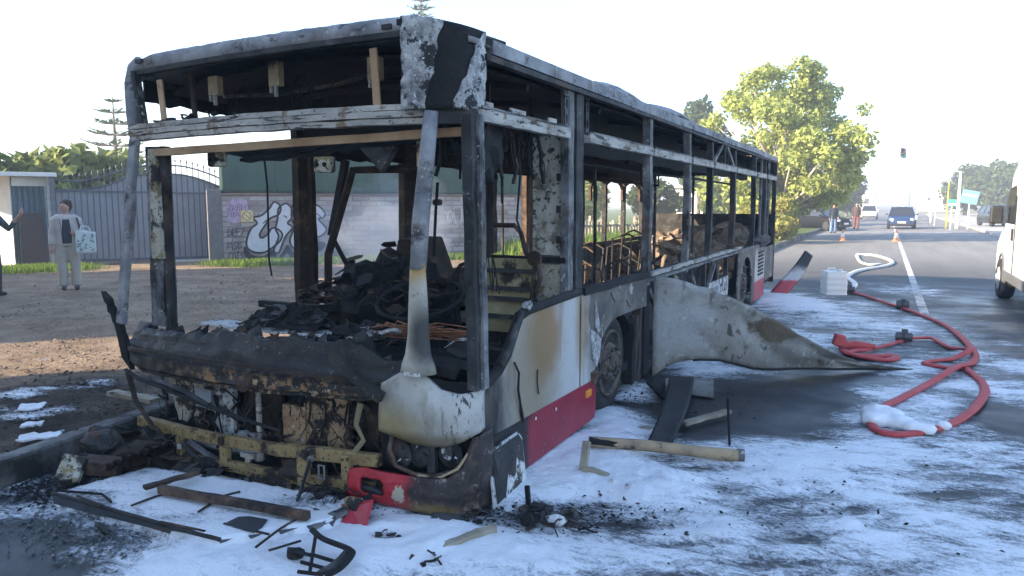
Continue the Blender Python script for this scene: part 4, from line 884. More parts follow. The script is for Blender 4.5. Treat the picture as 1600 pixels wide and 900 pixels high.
for P in ([(5.16, .98), (5.19, .92), (5.25, .8), (5.28, .74), (5.22, .72), (5.17, .78)], [(5.05, .78), (5.2, .72), (5.3, .66), (5.26, .52), (5.2, .46), (5.14, .5), (5.1, .62)], [(5.5, 1.0), (6.2, .99), (6.25, .84), (6.0, .82), (5.9, .9), (5.6, .92)]):
    B(MB().prism([(XL + .006, y, z) for y, z in P], (-.006, 0, 0)), 'paint_skin', ash_flake if P[0][0] < 5.4 else arch_burn)
B(MB().prism([(XL + .004, y, z) for y, z in ((3.44, .375), (3.44, .06), (5.16, .075), (5.19, .12), (5.19, .375))], (-.02, 0, 0)), 'red_skirt', red_skirt)
B(MB().beam((XL + .004, 3.45, .385), (XL + .004, 5.18, .368), .012, .02), 'skirt_trim', red_skirt)
B(MB().box((XL + .01, 5.02, .30), (.02, .10, .055)), 'side_marker', flat('amber', (.75, .25, .03), .4), bevel=.006)
B(MB().box((XL + .01, 5.12, .40), (.05, .08, .09), (.1, .2, 0)), 'mud_flap_bracket', rust)
for y, z in ((4.1, .352), (4.42, .33)): B(MB().lump((XL + .010, y, z), (.005, .008, .014), y), 'paint_chip', white_scorch)
B(MB().tube([(XL + .01, 3.80, .77), (XL + .02, 3.84, .70), (XL + .02, 3.83, .6), (XL + .015, 3.87, .5), (XL + .01, 3.90, .43), (XL + .01, 3.92, .38)], [.006, .007, .008, .008, .012, .008], 6), 'melted_seal', soot)
B(MB().tube([(XL + .008, 4.13, .66), (XL + .01, 4.12, .58), (XL + .01, 4.14, .5)], .005, 5), 'drip', soot_brown)
hp = [(3.46, .335), (3.82, .345), (3.86, .30), (3.84, .06), (3.62, .0), (3.43, .02)]
B(MB().prism([(XL + .01 + (.36 - z) * .16, y, z) for y, z in hp], (.012, 0, 0)), 'hatch_flap', white_scorch)
hp2 = [(3.47, .325), (3.81, .335), (3.845, .29), (3.83, .16), (3.75, .22), (3.7, .12), (3.62, .16), (3.56, .05), (3.46, .04)]
B(MB().prism([(XL + .0265 + (.36 - z) * .16, y, z) for y, z in hp2], (.003, 0, 0)), 'burnt_skin', ash_dark)
mb = MB(); S3 = [(XL - .01, y, z) for y, z in SILL]
mb.tube(S3, .032, 8); B(mb, 'window_sill', soot, smooth=True)
B(MB().tube([(XL + .012, y - .01, z + .03) for y, z in SILL[2:6]], .022, 6), 'melted_seal', ash_dark, smooth=True)
B(MB().lump((XL, 4.0, 1.08), (.03, .05, .03), 3, .5), 'melted_seal', ash_flake)
for a, b in ((4.92, 6.52),): B(MB().beam((XL - .012, a, ZS + .01), (XL - .012, b, ZS - .005), .06, .055, seg=12, wob=.012), 'window_sill', soot)
for a, b in ((6.62, 8.0), (8.0, 9.2), (9.2, 10.7), (10.7, 11.3)):
    B(MB().beam((XL - .012, a, ZS - .01), (XL - .012, b, ZS - .015), .05, .035, seg=8, wob=.006), 'window_sill', ash_rail)
    B(MB().beam((XL + .006, a, ZS - .055), (XL + .006, b, ZS - .06), .03, .03, seg=8, wob=.006), 'sill_bead', ash_metal)
# open lower frame behind the peeled panel
for y in (7.5, 8.3, 9.0, 9.7, 10.35): B(MB().beam((XL - .04, y, .12), (XL - .04, y, 1.0), .05, .06, up=(0, 1, 0), seg=5, wob=.006), 'frame_post', ash_dark)
for a, b in (((8.3, .95), (9.0, .45)), ((9.0, .45), (9.7, .95)), ((6.7, .9), (7.5, .3))): B(MB().beam((XL - .05, a[0], a[1]), (XL - .05, b[0], b[1]), .04, .045), 'frame_diagonal', ash_metal)
B(MB().beam((XL - .04, 6.6, .2), (XL - .04, 11.2, .2), .06, .07, seg=8, wob=.01), 'frame_rail', ash_dark)
B(MB().box((XL - .35, 8.9, .55), (.03, 4.4, .85)), 'inner_panel', ash_dark)
for (y0, y1) in ((9.1, 9.65), (9.75, 10.3)):                   # slotted crate sides
    mb = MB(); n_ = 4; zz0, zz1 = .45, .72; pw = (y1 - y0) / n_
    mb.box((XL - .0, (y0 + y1) / 2, zz0 + .04), (.02, y1 - y0, .08)); mb.box((XL - .0, (y0 + y1) / 2, zz1 - .035), (.02, y1 - y0, .07))
    for k in range(n_ + 1): mb.box((XL - .0, y0 + k * pw, (zz0 + zz1) / 2), (.018, .05, zz1 - zz0 - .14))
    B(mb, 'slotted_panel', white_scorch)
B(MB().lump((XL - .15, 7.9, .83), (.08, .3, .1), 5, .2, 3), 'foam_block', beige_panel)
# rear quarter: wheel arch, louvred panel with red foot, rear corner
t = NT('rear_paint'); X_, Y_, Z_ = t.xyz()
c = t.ramp(t.noise(3, 7, .6), [(.3, (.40, .37, .36)), (.7, (.55, .52, .50))]); c = t.mix(t.step(Z_, .42, .38), c, (.40, .05, .07))
c = t.mix(t.step(t.math('ADD', Z_, t.math('MULTIPLY', t.noise(4, 6), .35)), .92, 1.15), c, (.06, .055, .052)); c = t.mix(t.step(t.noise(6, 7, .65, (1, 1, .3)), .56, .68), c, (.17, .13, .11)); t.done(c, .6); rear_paint = t.m
ar = [(11.85 - .52 * math.cos(a), .36 + .52 * math.sin(a)) for a in [i * math.pi / 12 for i in range(13)]]
B(MB().prism([(XL, y, z) for y, z in [(11.1, .1), (11.1, 1.02), (12.62, 1.02), (12.62, .1), (12.37, .1)] + list(reversed(ar)) + [(11.33, .1)]], (-.02, 0, 0)), 'side_panel', arch_burn)
B(MB().prism([(XL, y, z) for y, z in ((12.64, .08), (12.64, 1.02), (13.7, 1.0), (13.7, .08))], (-.02, 0, 0)), 'side_panel', rear_paint)
for k in range(7): B(MB().box((XL + .012, 13.2, .5 + k * .062), (.02, .5, .03), (0, .5, 0)), 'louvre', ash_dark)
B(MB().box((XL - .02, 14.3, .62), (.03, 1.1, .6)), 'side_panel', arch_burn)
B(MB().lump((XL - .05, 13.6, 1.05), (.1, .8, .12), 4, .35, 3), 'sagging_trim', ash_dark)
B(MB().prism([(x, Y1 - .02, z) for x, z in ((XF, .2), (XF, 1.5), (XL, 1.5), (XL, .2))], (0, .03, 0)), 'rear_panel', ash_dark)
B(MB().beam((XF, Y1 - .02, 2.4), (XL, Y1 - .02, 2.4), .1, .3), 'rear_panel', ash_dark)
for y, z0 in ((13.1, 1.1), (13.95, 1.1)): B(MB().beam((XL - .02, y, z0), (XL - .02, y, 2.5), .03, .05, up=(0, 1, 0)), 'rear_mullion', ash_metal)
B(MB().box((XL - .12, 14.25, 1.6), (.02, 1.2, 1.1)), 'rear_screen', ash_dark)
for y0, y1 in ((9.25, 9.9), (10.62, 9.95)): B(MB().beam((XL - .02, y0, 2.19), (XL - .02, y1, 2.5), .03, .045), 'truss_brace', ash_metal)
B(MB().beam((XL - .02, 9.93, 2.2), (XL - .02, 9.93, 2.5), .03, .04, up=(0, 1, 0)), 'truss_post', ash_dark)
fl = [px(1199, 462, 'Y', 14.6), px(1225, 466, 'Y', 14.6), px(1268, 401, 'Y', 15.2), px(1257, 391, 'Y', 15.2)]
t = NT('flap_paint'); X_, Y_, Z_ = t.xyz(); zz = t.math('ADD', Z_, t.math('MULTIPLY', t.math('SUBTRACT', t.noise(5, 6), .5), .2))
c = t.mix(t.step(zz, .22, .26), (.42, .06, .075), (.5, .48, .47)); c = t.mix(t.step(zz, .38, .55), c, (.025, .024, .025)); t.done(c, .5); 
B(MB().grid(lambda u, v: fl[0].lerp(fl[1], u).lerp(fl[3].lerp(fl[2], u), v) + Vector((.03 * math.sin(3 * v), .0, .02 * math.sin(6 * v + u))), 4, 12, (.02, .03, 0)), 'rear_flap', t.m, smooth=True)
# peeled skirt panel hanging from the second pillar and lying on the road
t = NT('peeled'); X_, Y_, Z_ = t.xyz()
c = t.ramp(t.noise(2.0, 8, .6), [(.28, (.10, .095, .08)), (.5, (.21, .20, .175)), (.72, (.33, .32, .29))])
c = t.mix(t.math('MULTIPLY', t.step(t.noise(4.5, 8, .6, off=2), .56, .68), .75), c, (.10, .085, .062)); c = t.mix(t.step(t.noise(13, 9, .75, off=8), .58, .63), c, (.38, .37, .345)); c = t.mix(t.step(t.noise(7, 9, .72, (1.5, .6, 1), off=5), .57, .62), c, (.075, .068, .055))
c = t.mix(t.step(t.blob((-.95, 7.55, .52), (.42, .4, .16), .7, .7), .4, .75), c, (.12, .092, .06)); c = t.mix(t.math('MULTIPLY', t.blob((XL + .25, 6.8, .6), (.3, .4, .3), 1.2, .4), .5), c, (.45, .45, .45))
t.bump(t.noise(9, 8, .6), .6, .03); t.done(c, .55, .0, .4); peeled_m = t.m
pl0, pl1 = (XL + .01, 6.70), (.30, 8.48)
PLN = (pl0, pl1); Ltot = math.hypot(pl1[0] - pl0[0], pl1[1] - pl0[1])
def edge(tab):
    out = []
    for x, y in tab:
        p = px(x, y, PLN); out.append((math.hypot(p.x - pl0[0], p.y - pl0[1]) / Ltot, p.z))
    return out
et = edge([(1023, 431), (1050, 434), (1090, 446), (1140, 465), (1190, 490), (1240, 519), (1290, 546), (1340, 565), (1425, 577)])
eb = edge([(1023, 588), (1040, 571), (1065, 562), (1090, 559), (1120, 561), (1150, 569), (1180, 576), (1230, 577), (1300, 578), (1425, 579)])
def peel(u, v):
    zb, zt2 = lerp_tab(eb, u) + .012 * nz((u * 30, 1, 0), 1) * (u < .5), lerp_tab(et, u) + .014 * nz((u * 26, 8, 0), 1) * (u < .8); z = max(zb, .004) + (max(zt2, .012) - max(zb, .004)) * v
    o = .10 * math.sin(math.pi * u) * (v - .3) + .03 * nz((u * 4, v * 2, 0), 1.2) * min(1, u * 5) + .05 * math.sin(2 * math.pi * u) + (.045 * abs(math.sin(u * 11 + v * 4)) ** .6 * (1 - u) + .015 * nz((u * 14, v * 5, 7), 1)) * min(1, u * 6)
    nx, ny = (pl1[1] - pl0[1]) / Ltot, -(pl1[0] - pl0[0]) / Ltot
    return Vector((pl0[0] + (pl1[0] - pl0[0]) * u + nx * o, pl0[1] + (pl1[1] - pl0[1]) * u + ny * o, z))
B(MB().grid(peel, 60, 14, (-.010, .014, 0)), 'peeled_panel', peeled_m, smooth=True)
B(MB().tube([peel(i / 30, 0) + Vector((0, 0, .0)) for i in range(4, 31)], .012, 5), 'panel_edge', soot)
# wheels
def wheel(y, x, z, r, full=True):
    w = thing('wheel', None, None, (0, 0, 0)); 
    w.parent = bus; w.matrix_parent_inverse = Matrix.Translation(-bus.location)
    tyre = MB().lathe([(r * .64, -.26), (r * .9, -.27), (r, -.22), (r, -.06), (r * .93, -.015), (r * .8, .0), (r * .66, -.015)], (x, y, z), 'X', 40)
    o = tyre.build('tyre', rubber, None, True); o.parent = w
    R0 = r * .66
    rim = MB().lathe([(R0, -.05), (R0, .01), (R0 * .93, .012), (R0 * .9, -.03), (R0 * .86, -.05), (R0 * .62, -.02), (R0 * .56, .02), (R0 * .30, .03), (R0 * .27, .05), (R0 * .05, .06)], (x, y, z), 'X', 40)
    o = rim.build('rim', rim_m, None, True); o.parent = w
    for k in range(10):
        a = k * math.pi / 5; o = MB().lathe([(.018, 0), (.018, .035), (.0, .04)], (x + .012, y + R0 * .44 * math.cos(a), z + R0 * .44 * math.sin(a)), 'X', 6).build('wheel_nut', ash_metal); o.parent = w
    for k in range(8):
        a = (k + .5) * math.pi / 4; o = MB().lathe([(.03, 0), (.03, .004), (.0, .004)], (x - .026, y + R0 * .76 * math.cos(a), z + R0 * .76 * math.sin(a)), 'X', 10).build('vent_hole', soot); o.parent = w
wheel(5.72, XL - .07, .385, .42); wheel(11.85, XL - .06, .45, .46)
B(MB().grid(lambda u, v: (XL - .05 - .5 * v, 5.72 - .55 * math.cos(math.pi * u), .36 + .45 * math.sin(math.pi * u)), 20, 2, (0, 0, .02)), 'wheel_housing', soot)
B(MB().grid(lambda u, v: (XL - .05 - .5 * v, 11.85 - .55 * math.cos(math.pi * u), .36 + .55 * math.sin(math.pi * u)), 20, 2, (0, 0, .02)), 'wheel_housing', soot)
B(MB().box((XL - .5, 5.72, .5), (.03, 1.1, .8)), 'wheel_housing', soot)
for x, w, h in ((6.22, .10, .55), (6.33, .07, .6), (6.44, .08, .7)): B(MB().beam((XL - .08, x, .1), (XL - .07, x + .02, .1 + h), w, .08, up=(0, 1, 0), seg=5, wob=.012), 'arch_stay', random.choice((soot, ash_dark)))
B(MB().box(((XL + XF) / 2, 9.2, .28), (2.5, 11.3, .08)), 'floor', soot)
B(MB().box(((XL + XF) / 2, 6.0, .16), (1.6, 4.8, .16)), 'chassis', soot)
# ------------------------------------------------------------------ inside the bus
def scrap(c, n, ext, mats, zr=(.02, .12), sz=(.03, .14), name='charred_scrap', parent=bus):
    """a heap: single torn plates, rods and lumps lying over one another"""
    for k in range(n):
        x = c[0] + random.uniform(-1, 1) * ext[0]; y = c[1] + random.uniform(-1, 1) * ext[1]; fall = 1 - min(1, math.hypot((x - c[0]) / ext[0], (y - c[1]) / ext[1])) * .8
        z = c[2] + random.random() * ext[2] * fall; s_ = random.uniform(*sz); kind = random.random(); m = random.choice(mats); mb = MB()
        if kind < .10: mb.lump((x, y, z), (s_, s_ * .7, s_ * .5), k, .6, 2, fr=3)
        elif kind < .62:
            a = random.uniform(0, 6.3); d1 = Vector((math.cos(a), math.sin(a), random.uniform(-.5, .5))) * s_; d2 = Vector((-math.sin(a), math.cos(a), random.uniform(-.6, .8))) * s_ * .7
            p = Vector((x, y, z)); mb.prism([p - d1 - d2, p + d1 * .8 - d2 * 1.1, p + d1 + d2 * .6, p + d1 * .1 + d2 * 1.2, p - d1 * .8 + d2 * .7], d1.cross(d2).normalized() * .008)
        else:
            a = random.uniform(0, 6.3); p = Vector((x, y, z)); d1 = Vector((math.cos(a), math.sin(a), random.uniform(-.3, .9))) * s_ * 1.5
            q1 = p + Vector((random.uniform(-1, 1), random.uniform(-1, 1), random.uniform(-.3, .8))) * s_; mb.tube([p - d1, (p - d1 + q1) / 2 + Vector((0, 0, s_ * .3)), q1, p + d1 * .6, p + d1], random.choice((.003, .004, .006)), 4)
        mb.build(name, m, parent)
dk = [soot, soot, soot_brown, soot_gloss, ash_dark]
B(MB().grid(lambda u, v: (-3.9 + 1.85 * u, 3.34 + .55 * v, .80 + .10 * nz((u * 6, v * 3, 0), 1) - .06 * v), 24, 8, (0, 0, -.05)), 'dashboard', soot)
scrap((-3.3, 3.62, .86), 60, (.75, .24, .10), dk, sz=(.02, .055))
scrap((-3.25, 4.35, 1.0), 170, (.5, .42, .5), dk + [rust], sz=(.02, .075))
scrap((-2.75, 3.7, .86), 26, (.5, .25, .12), dk + [ash_flake], sz=(.03, .09))
B(MB().lump((-3.3, 4.5, .8), (.46, .48, .5), 2, .35, 4), 'charred_heap', soot)
B(MB().grid(lambda u, v: (-4.38 + 2.2 * u, 3.98 + .02 * nz((u * 6, v * 3, 0), 1), (2.36 - .04 * u if u < .33 else 2.16) + .03 * nz((u * 12, 0, 0), 1) + (2.56 - 2.3) * v), 30, 6, (0, .02, 0)), 'compartment_back', soot)
for x, w in ((-2.45, .5), (-4.2, .4)): B(MB().grid(lambda u, v: (x + .03 * nz((v * 9, u * 3, x), 1), 5.1 + 9.4 * v, 2.13 + .36 * u + .03 * nz((v * 14, u, 2), 1)), 4, 60, (.03, 0, 0), lambda u, v: nz((v * 7, u * 2, x), 1.3) > -.38), 'shade_liner', soot)  # sooty sheets added to keep the upper windows dark inside
B(MB().grid(lambda u, v: (-4.1 + 1.05 * u, 3.42 + .06 * math.sin(3 * u) + .16 * v, .905 - .025 * math.sin(3.1 * u) + .008 * nz((u * 5, v, 0), 1)), 16, 3, (0, 0, -.015)), 'dash_strip', white_scorch)
B(MB().grid(lambda u, v: (-3.76 + .6 * u, 3.48 + .12 * v + .03 * nz((u * 9, v * 4, 0), 1), .90 + v * (.07 + .12 * abs(nz((u * 5.3, 2, 0), 1.6)) + .05 * math.sin(3 * u))), 40, 6, (0, .02, 0)), 'melted_hood', soot)
scrap((-3.45, 3.55, .93), 36, (.3, .08, .14), [soot, soot_gloss, ash_dark], sz=(.015, .05))
B(MB().add([(-3.5, 4.75, 1.1), (-3.12, 4.75, 1.1), (-3.17, 4.75, 1.42), (-3.43, 4.75, 1.42), (-3.5, 5.1, 1.1), (-3.1, 5.1, 1.1), (-3.17, 5.0, 1.44), (-3.42, 5.0, 1.44)], [(0, 1, 2, 3), (4, 7, 6, 5), (0, 4, 5, 1), (3, 2, 6, 7), (0, 3, 7, 4), (1, 5, 6, 2)]), 'ticket_machine', soot_brown, bevel=.012)
for k in range(40):                                             # bare copper strands spilling from the dash
    x = random.uniform(-2.75, -2.35); z = .93 + random.random() * .06
    B(MB().tube([(x, 3.5 + random.random() * .1, z), (x + random.uniform(.05, .18), 3.48, z + random.uniform(-.02, .05)), (x + random.uniform(.2, .4), 3.5 + random.random() * .1, z + random.uniform(-.04, .02))], .004, 4), 'copper_strand', copper)
B(MB().grid(lambda u, v: (-2.86 + .36 * u, 3.42 + .1 * v, .90 + .09 * u - .03 * v + .02 * nz((u * 9, v * 5, 0), 1)), 12, 4, (0, 0, -.02)), 'melted_tray', ash_flake)
# steering wheel, column, driver's seat, partition
sw = Vector((-2.72, 4.0, 1.08)); mb = MB(); rx = Vector((.27, .06, 0)); ry = Vector((.0, .20, .11))
mb.tube([sw + rx * math.cos(a) + ry * math.sin(a) for a in [i * math.pi / 14 for i in range(29)]], .014, 8, cap=False); stw = B(mb, 'steering_wheel', soot, smooth=True)
for a in (.4, 2.6, 4.5): o = MB().tube([sw - Vector((0, .05, -.02)) * 0, sw + (rx * math.cos(a) + ry * math.sin(a))], .010, 6).build('spoke', soot, stw)
o = MB().tube([sw, (-2.72, 3.85, .8)], .03, 8).build('column', soot, stw)
seat = MB().grid(lambda u, v: (-2.50 + .36 * u, 4.42 + .10 * v + .02 * math.sin(3.14 * u), .82 + .50 * v), 8, 14, (0, .03, 0)); st = B(seat, 'driver_seat', M('seat_shell', [(.3, (.16, .13, .06)), (.6, (.33, .28, .15)), (.75, (.42, .37, .24))], 5, .8, bump=.5, over=[((.03, .027, .022), 5, .52, .62)]))
for z in (1.24, 1.12, 1.05, .93): MB().beam((-2.52, 4.40 + (z - .82) * .2, z), (-2.12, 4.40 + (z - .82) * .2, z), .02, .03).build('slat', ash_dark, st)
for x in (-2.53, -2.12): MB().tube([(x, 4.40, .62), (x, 4.42, .9), (x + .0, 4.5, 1.3), (x * .96 - .09, 4.52, 1.34)], .016, 6).build('frame_tube', soot_brown, st)
MB().tube([(-2.50, 4.55, 1.20), (-2.50, 4.55, 1.5), (-2.47, 4.55, 1.55), (-2.30, 4.55, 1.55), (-2.25, 4.55, 1.5), (-2.2, 4.53, 1.36), (-2.1, 4.5, 1.30), (-2.07, 4.48, 1.2), (-2.12, 4.46, 1.05)], .017, 8).build('head_hoop', soot_brown, st, True)
MB().tube([(-2.68, 4.35, .9), (-2.70, 4.40, 1.2), (-2.66, 4.42, 1.27), (-2.56, 4.45, 1.31)], .015, 6).build('arm_tube', soot, st)
MB().lathe([(.05, -.02), (.055, 0), (.03, .03), (.01, .03)], (-2.12, 4.5, 1.33), 'Y', 12).build('knob', soot_brown, st)
B(MB().box((-2.3, 4.30, .60), (.45, .45, .14)), 'seat_base', soot, bevel=.02)
B(MB().grid(lambda u, v: (-2.24 + .29 * u, 4.72 + .012 * nz((u * 4, v * 4, 0), 1), 1.34 + .82 * v), 6, 14, (0, .03, 0)), 'partition', partition_m)
B(MB().grid(lambda u, v: (-2.36 + .40 * u, 4.68 + .01 * nz((u * 4, v * 4, 3), 1), .80 + .48 * v), 8, 10, (0, .03, 0)), 'partition', beige_panel)
B(MB().beam((-2.55, 4.68, 1.31), (-1.96, 4.68, 1.31), .06, .04, seg=6, wob=.008), 'partition_rail', soot)
for z in (1.45, 1.66, 1.88): B(MB().box((-2.02, 4.70, z), (.055, .02, .05)), 'hinge', black_plastic)
B(MB().box((-2.6, 4.75, 1.0), (.4, .03, .65)), 'partition', ash_dark)
# hanging boxes, strips and sockets of the destination compartment and the sun-blind rail
for x, z0, z1 in ((-3.95, 2.40, 2.52), (-3.42, 2.42, 2.57), (-2.66, 2.40, 2.53)):
    B(MB().box((x, 3.5, (z0 + z1) / 2), (.085, .05, z1 - z0)), 'blind_bracket', tan_bar, bevel=.004); B(MB().box((x + .015, 3.48, z0 - .03), (.015, .02, .07)), 'hook', ash_rail); B(MB().box((x - .025, 3.48, z0 - .02), (.012, .02, .04)), 'hook', ash_rail)
B(MB().beam((-2.50, 3.30, 2.21), (-2.52, 3.30, 2.53), .045, .012, up=(0, 1, 0)), 'upright_strip', orange_bar)
B(MB().beam((-4.25, 3.34, 2.2), (-4.28, 3.34, 2.5), .045, .012, up=(0, 1, 0)), 'upright_strip', orange_bar)
B(MB().beam((-4.05, 3.42, 2.15), (-4.08, 3.42, 2.55), .03, .02, up=(0, 1, 0)), 'upright_strip', soot_brown)
B(MB().tube([(-4.1, 3.7, 2.43), (-3.6, 3.7, 2.41), (-3.1, 3.7, 2.44), (-2.6, 3.72, 2.52)], .014, 6), 'conduit', ash_dark)
for k in range(12):
    x = random.uniform(-4.2, -2.4); B(MB().tube([(x, 3.6, 2.5), (x + random.uniform(-.1, .1), 3.55, 2.42), (x + random.uniform(-.2, .2), 3.6, random.uniform(2.22, 2.4))], .005, 4), 'wire', soot)
scrap((-3.9, 3.42, 2.225), 16, (.45, .1, .06), [soot, soot_brown, soot], sz=(.02, .06))
B(MB().grid(lambda u, v: (-4.1 + 1.9 * u, 3.55 + .5 * v, 2.03 + .12 * v - .04 * math.sin(5 * u) + .03 * nz((u * 8, v * 4, 0), 1)), 20, 6, (0, 0, -.02), lambda u, v: nz((u * 7, v * 3, 4), 1.4) > -.18), 'sagging_lining', soot)
for x, z in ((-3.92, 1.985), (-3.02, 1.93)):
    q = B(MB().box((x, 3.46, z), (.13, .06, .095)), 'lamp_socket', beige_panel, bevel=.015)
    for dx in (-.03, .03): MB().lathe([(.014, 0), (.014, -.01), (0, -.01)], (x + dx, 3.428, z), 'Y', 8).build('socket_hole', soot, q)
B(MB().prism([(-2.75, 3.45, 2.02), (-2.50, 3.45, 2.02), (-2.60, 3.45, 1.88)], (0, .05, 0)), 'gusset', ash_dark)
B(MB().box((-2.36, 3.55, 1.98), (.08, .06, .14)), 'bracket', tan_bar)
# charred hanging looms over the driver's door
for k in range(46):
    x = random.uniform(-2.25, -1.98); y = random.uniform(3.5, 4.3); L = random.uniform(.1, .38); z = 2.2
    p = [(x, y, z)]
    for i in range(4): p.append((p[-1][0] + random.uniform(-.03, .03), p[-1][1] + random.uniform(-.04, .04), z - L * (i + 1) / 4))
    B(MB().tube(p, random.choice((.005, .008, .012)), 5), 'burnt_wire', random.choice((soot, soot, soot_brown)))
B(MB().lump((-2.08, 3.65, 2.02), (.1, .22, .18), 11, .5, 3), 'charred_loom', soot)
B(MB().lump((-2.35, 3.9, 2.08), (.3, .25, .09), 12, .5, 3), 'charred_loom', soot)
for k in range(9):
    x = random.uniform(-2.2, -2.0); y = random.uniform(3.6, 4.0); p = [(x, y, 1.9)]
    for i in range(6): p.append((p[-1][0] + random.uniform(-.025, .025), p[-1][1] + random.uniform(-.03, .03), 1.9 - .12 * (i + 1)))
    B(MB().tube(p, .004, 4), 'burnt_wire', soot)
for x, y, z0, z1 in ((-2.2, 3.9, 1.3, 2.0), (-2.33, 4.0, 1.75, 2.05), (-3.85, 3.8, 1.2, 2.02), (-2.05, 4.1, 1.5, 2.1)): B(MB().tube([(x, y, z1), (x + .02, y, z1 - .2), (x - .02, y + .03, z0 + .1), (x + .03, y, z0)], .007, 5), 'burnt_wire', soot)
# driver's cab inner frame, door frame trapezoid, rods
q = [px(513, 480, 'Y', 5.0), px(513, 398, 'Y', 5.0), px(551, 266, 'Y', 5.0), px(660, 263, 'Y', 5.0)]
B(MB().tube([q[0], q[1], q[2], q[3]], .035, 8), 'cab_frame', soot_brown, smooth=False)
B(MB().beam(px(540, 250, 'Y', 5.3), px(518, 368, 'Y', 5.3), .06, .05, up=(0, 1, 0)), 'frame_bar', soot)
B(MB().beam(px(520, 372, 'Y', 5.2), px(548, 425, 'Y', 5.2), .03, .03, up=(0, 1, 0)), 'frame_bar', soot)
B(MB().beam(px(648, 215, 'Y', 5.4), px(652, 470, 'Y', 5.4), .15, .1, up=(0, 1, 0), seg=8, wob=.015), 'inner_post', soot_brown)
B(MB().tube([px(642, 285, 'Y', 4.9), px(647, 340, 'Y', 4.9), px(655, 420, 'Y', 4.9)], .012, 5), 'inner_strip', soot_brown)
B(MB().beam(px(765, 200, 'Y', 5.6), px(766, 395, 'Y', 5.6), .10, .08, up=(0, 1, 0), seg=8, wob=.012), 'inner_post', soot_brown)
B(MB().tube([px(684, 285, 'Y', 4.6), px(681, 330, 'Y', 4.6), px(678, 400, 'Y', 4.6)], .012, 5), 'mirror_stem', soot); B(MB().tube([px(678, 316, 'Y', 4.6), px(689, 316, 'Y', 4.6)], .022, 8), 'mirror_mount', rust)
for (xa_, ya, xb_, yb) in ((560, 470, 600, 415), (590, 490, 640, 430), (610, 440, 660, 500), (700, 440, 715, 500)): B(MB().tube([px(xa_, ya, 'Y', 4.1), px(xb_, yb, 'Y', 4.3)], .012, 6), 'bent_tube', soot)
B(MB().beam((-4.3, 4.15, .93), (-2.6, 4.05, .98), .05, .05, seg=8, wob=.02), 'cross_bar', soot)
# saloon: handrails, stanchions, wrecked seats and the engine tower
for x in (-2.55, -3.95):
    B(MB().tube([(x, 5.2, 2.08), (x, 8, 2.05), (x, 11, 2.06), (x, 13.8, 2.04)], .017, 6), 'handrail', soot)
for x, y in ((-2.6, 6.9), (-3.9, 7.4), (-2.6, 9.0), (-3.9, 9.9), (-2.6, 11.0)): B(MB().tube([(x, y, .3), (x + .01, y, 1.2), (x, y, 2.3)], .018, 6), 'stanchion', ash_dark)
seat_m = M('seat_burnt', [(.3, (.08, .062, .048)), (.5, (.17, .13, .10)), (.7, (.30, .24, .18))], 12, .85, bump=.7, over=[((.05, .04, .032), 4, .52, .62), ((.36, .3, .24), 24, .60, .64)])
for x, y, h in ((-4.15, 7.0, .5), (-4.1, 9.9, .45), (-2.4, 9.6, .6), (-2.45, 11.0, .7), (-4.1, 12.3, .5)):
    s_ = thing('seat', None, None, (0, 0, 0)); s_.parent = bus; s_.matrix_parent_inverse = Matrix.Translation(-bus.location)
    for nm, mb, m in (('cushion', MB().grid(lambda u, v: (x - .4 + .8 * u, y - .02 + .42 * v, h - .05 + .03 * nz((u * 3, v * 3, y), 1)), 6, 4, (0, 0, -.06)), seat_m),
                      ('backrest', MB().grid(lambda u, v: (x - .4 + .8 * u, y + .40 + .1 * v, h + .42 * v * (1 - .9 * abs(nz((u * 3.1, y, 0), 1.5))) + .03 * nz((u * 9, v * 3, y), 1)), 20, 8, (0, .03, 0)), seat_m)):
        o = mb.build(nm, m, None, False); o.parent = s_
    for dx in (-.3, .3): o = MB().tube([(x + dx, y + .1, .3), (x + dx, y + .2, h - .05)], .018, 6).build('leg', soot_brown); o.parent = s_
t = NT('heap_ash'); c = t.ramp(t.noise(4, 8, .68), [(.3, (.06, .046, .035)), (.5, (.22, .165, .12)), (.7, (.40, .31, .22))]); t.bump(t.noise(18, 6, .7), .8, .03); t.done(c, .95); heap_m = t.m
B(MB().lump((-2.85, 12.9, .75), (.72, 1.2, .45), 3, .6, 4, 0, 3.4), 'collapsed_lining', heap_m)
B(MB().lump((-3.1, 9.3, .42), (.7, 1.0, .25), 8, .4, 4), 'collapsed_lining', heap_m)
B(MB().lump((-3.75, 14.0, .65), (.5, .45, .5), 5, .5, 4, .0, 3.0), 'engine_tower', heap_m)
for k in range(16):
    x, y = random.uniform(-4.2, -2.2), random.uniform(7.2, 12.6); h = random.uniform(.5, 1.0); w = random.uniform(.2, .4)
    B(MB().tube([(x, y, .32), (x + random.uniform(-.05, .05), y + .05, .32 + h), (x + w * .5, y + .1, .38 + h), (x + w, y + .06, .3 + h), (x + w + random.uniform(-.08, .08), y, .34)], .014, 6), 'seat_tube', random.choice((ash_dark, rust, soot_brown)))
B(MB().lump((-2.6, 13.9, .8), (.6, .7, .55), 7, .25, 4), 'engine_cover', heap_m)
scrap((-3.2, 6.6, .36), 40, (1.0, 1.0, .12), [soot_brown, seat_m, heap_m, ash_dark], sz=(.03, .09), name='floor_scrap')
scrap((-3.0, 9.0, .4), 40, (.8, 1.6, .3), [soot_brown, seat_m, heap_m], sz=(.03, .09), name='floor_scrap')
scrap((-2.7, 12.2, 1.0), 40, (.6, 1.4, .5), [soot_brown, seat_m, heap_m], sz=(.03, .09), name='floor_scrap')
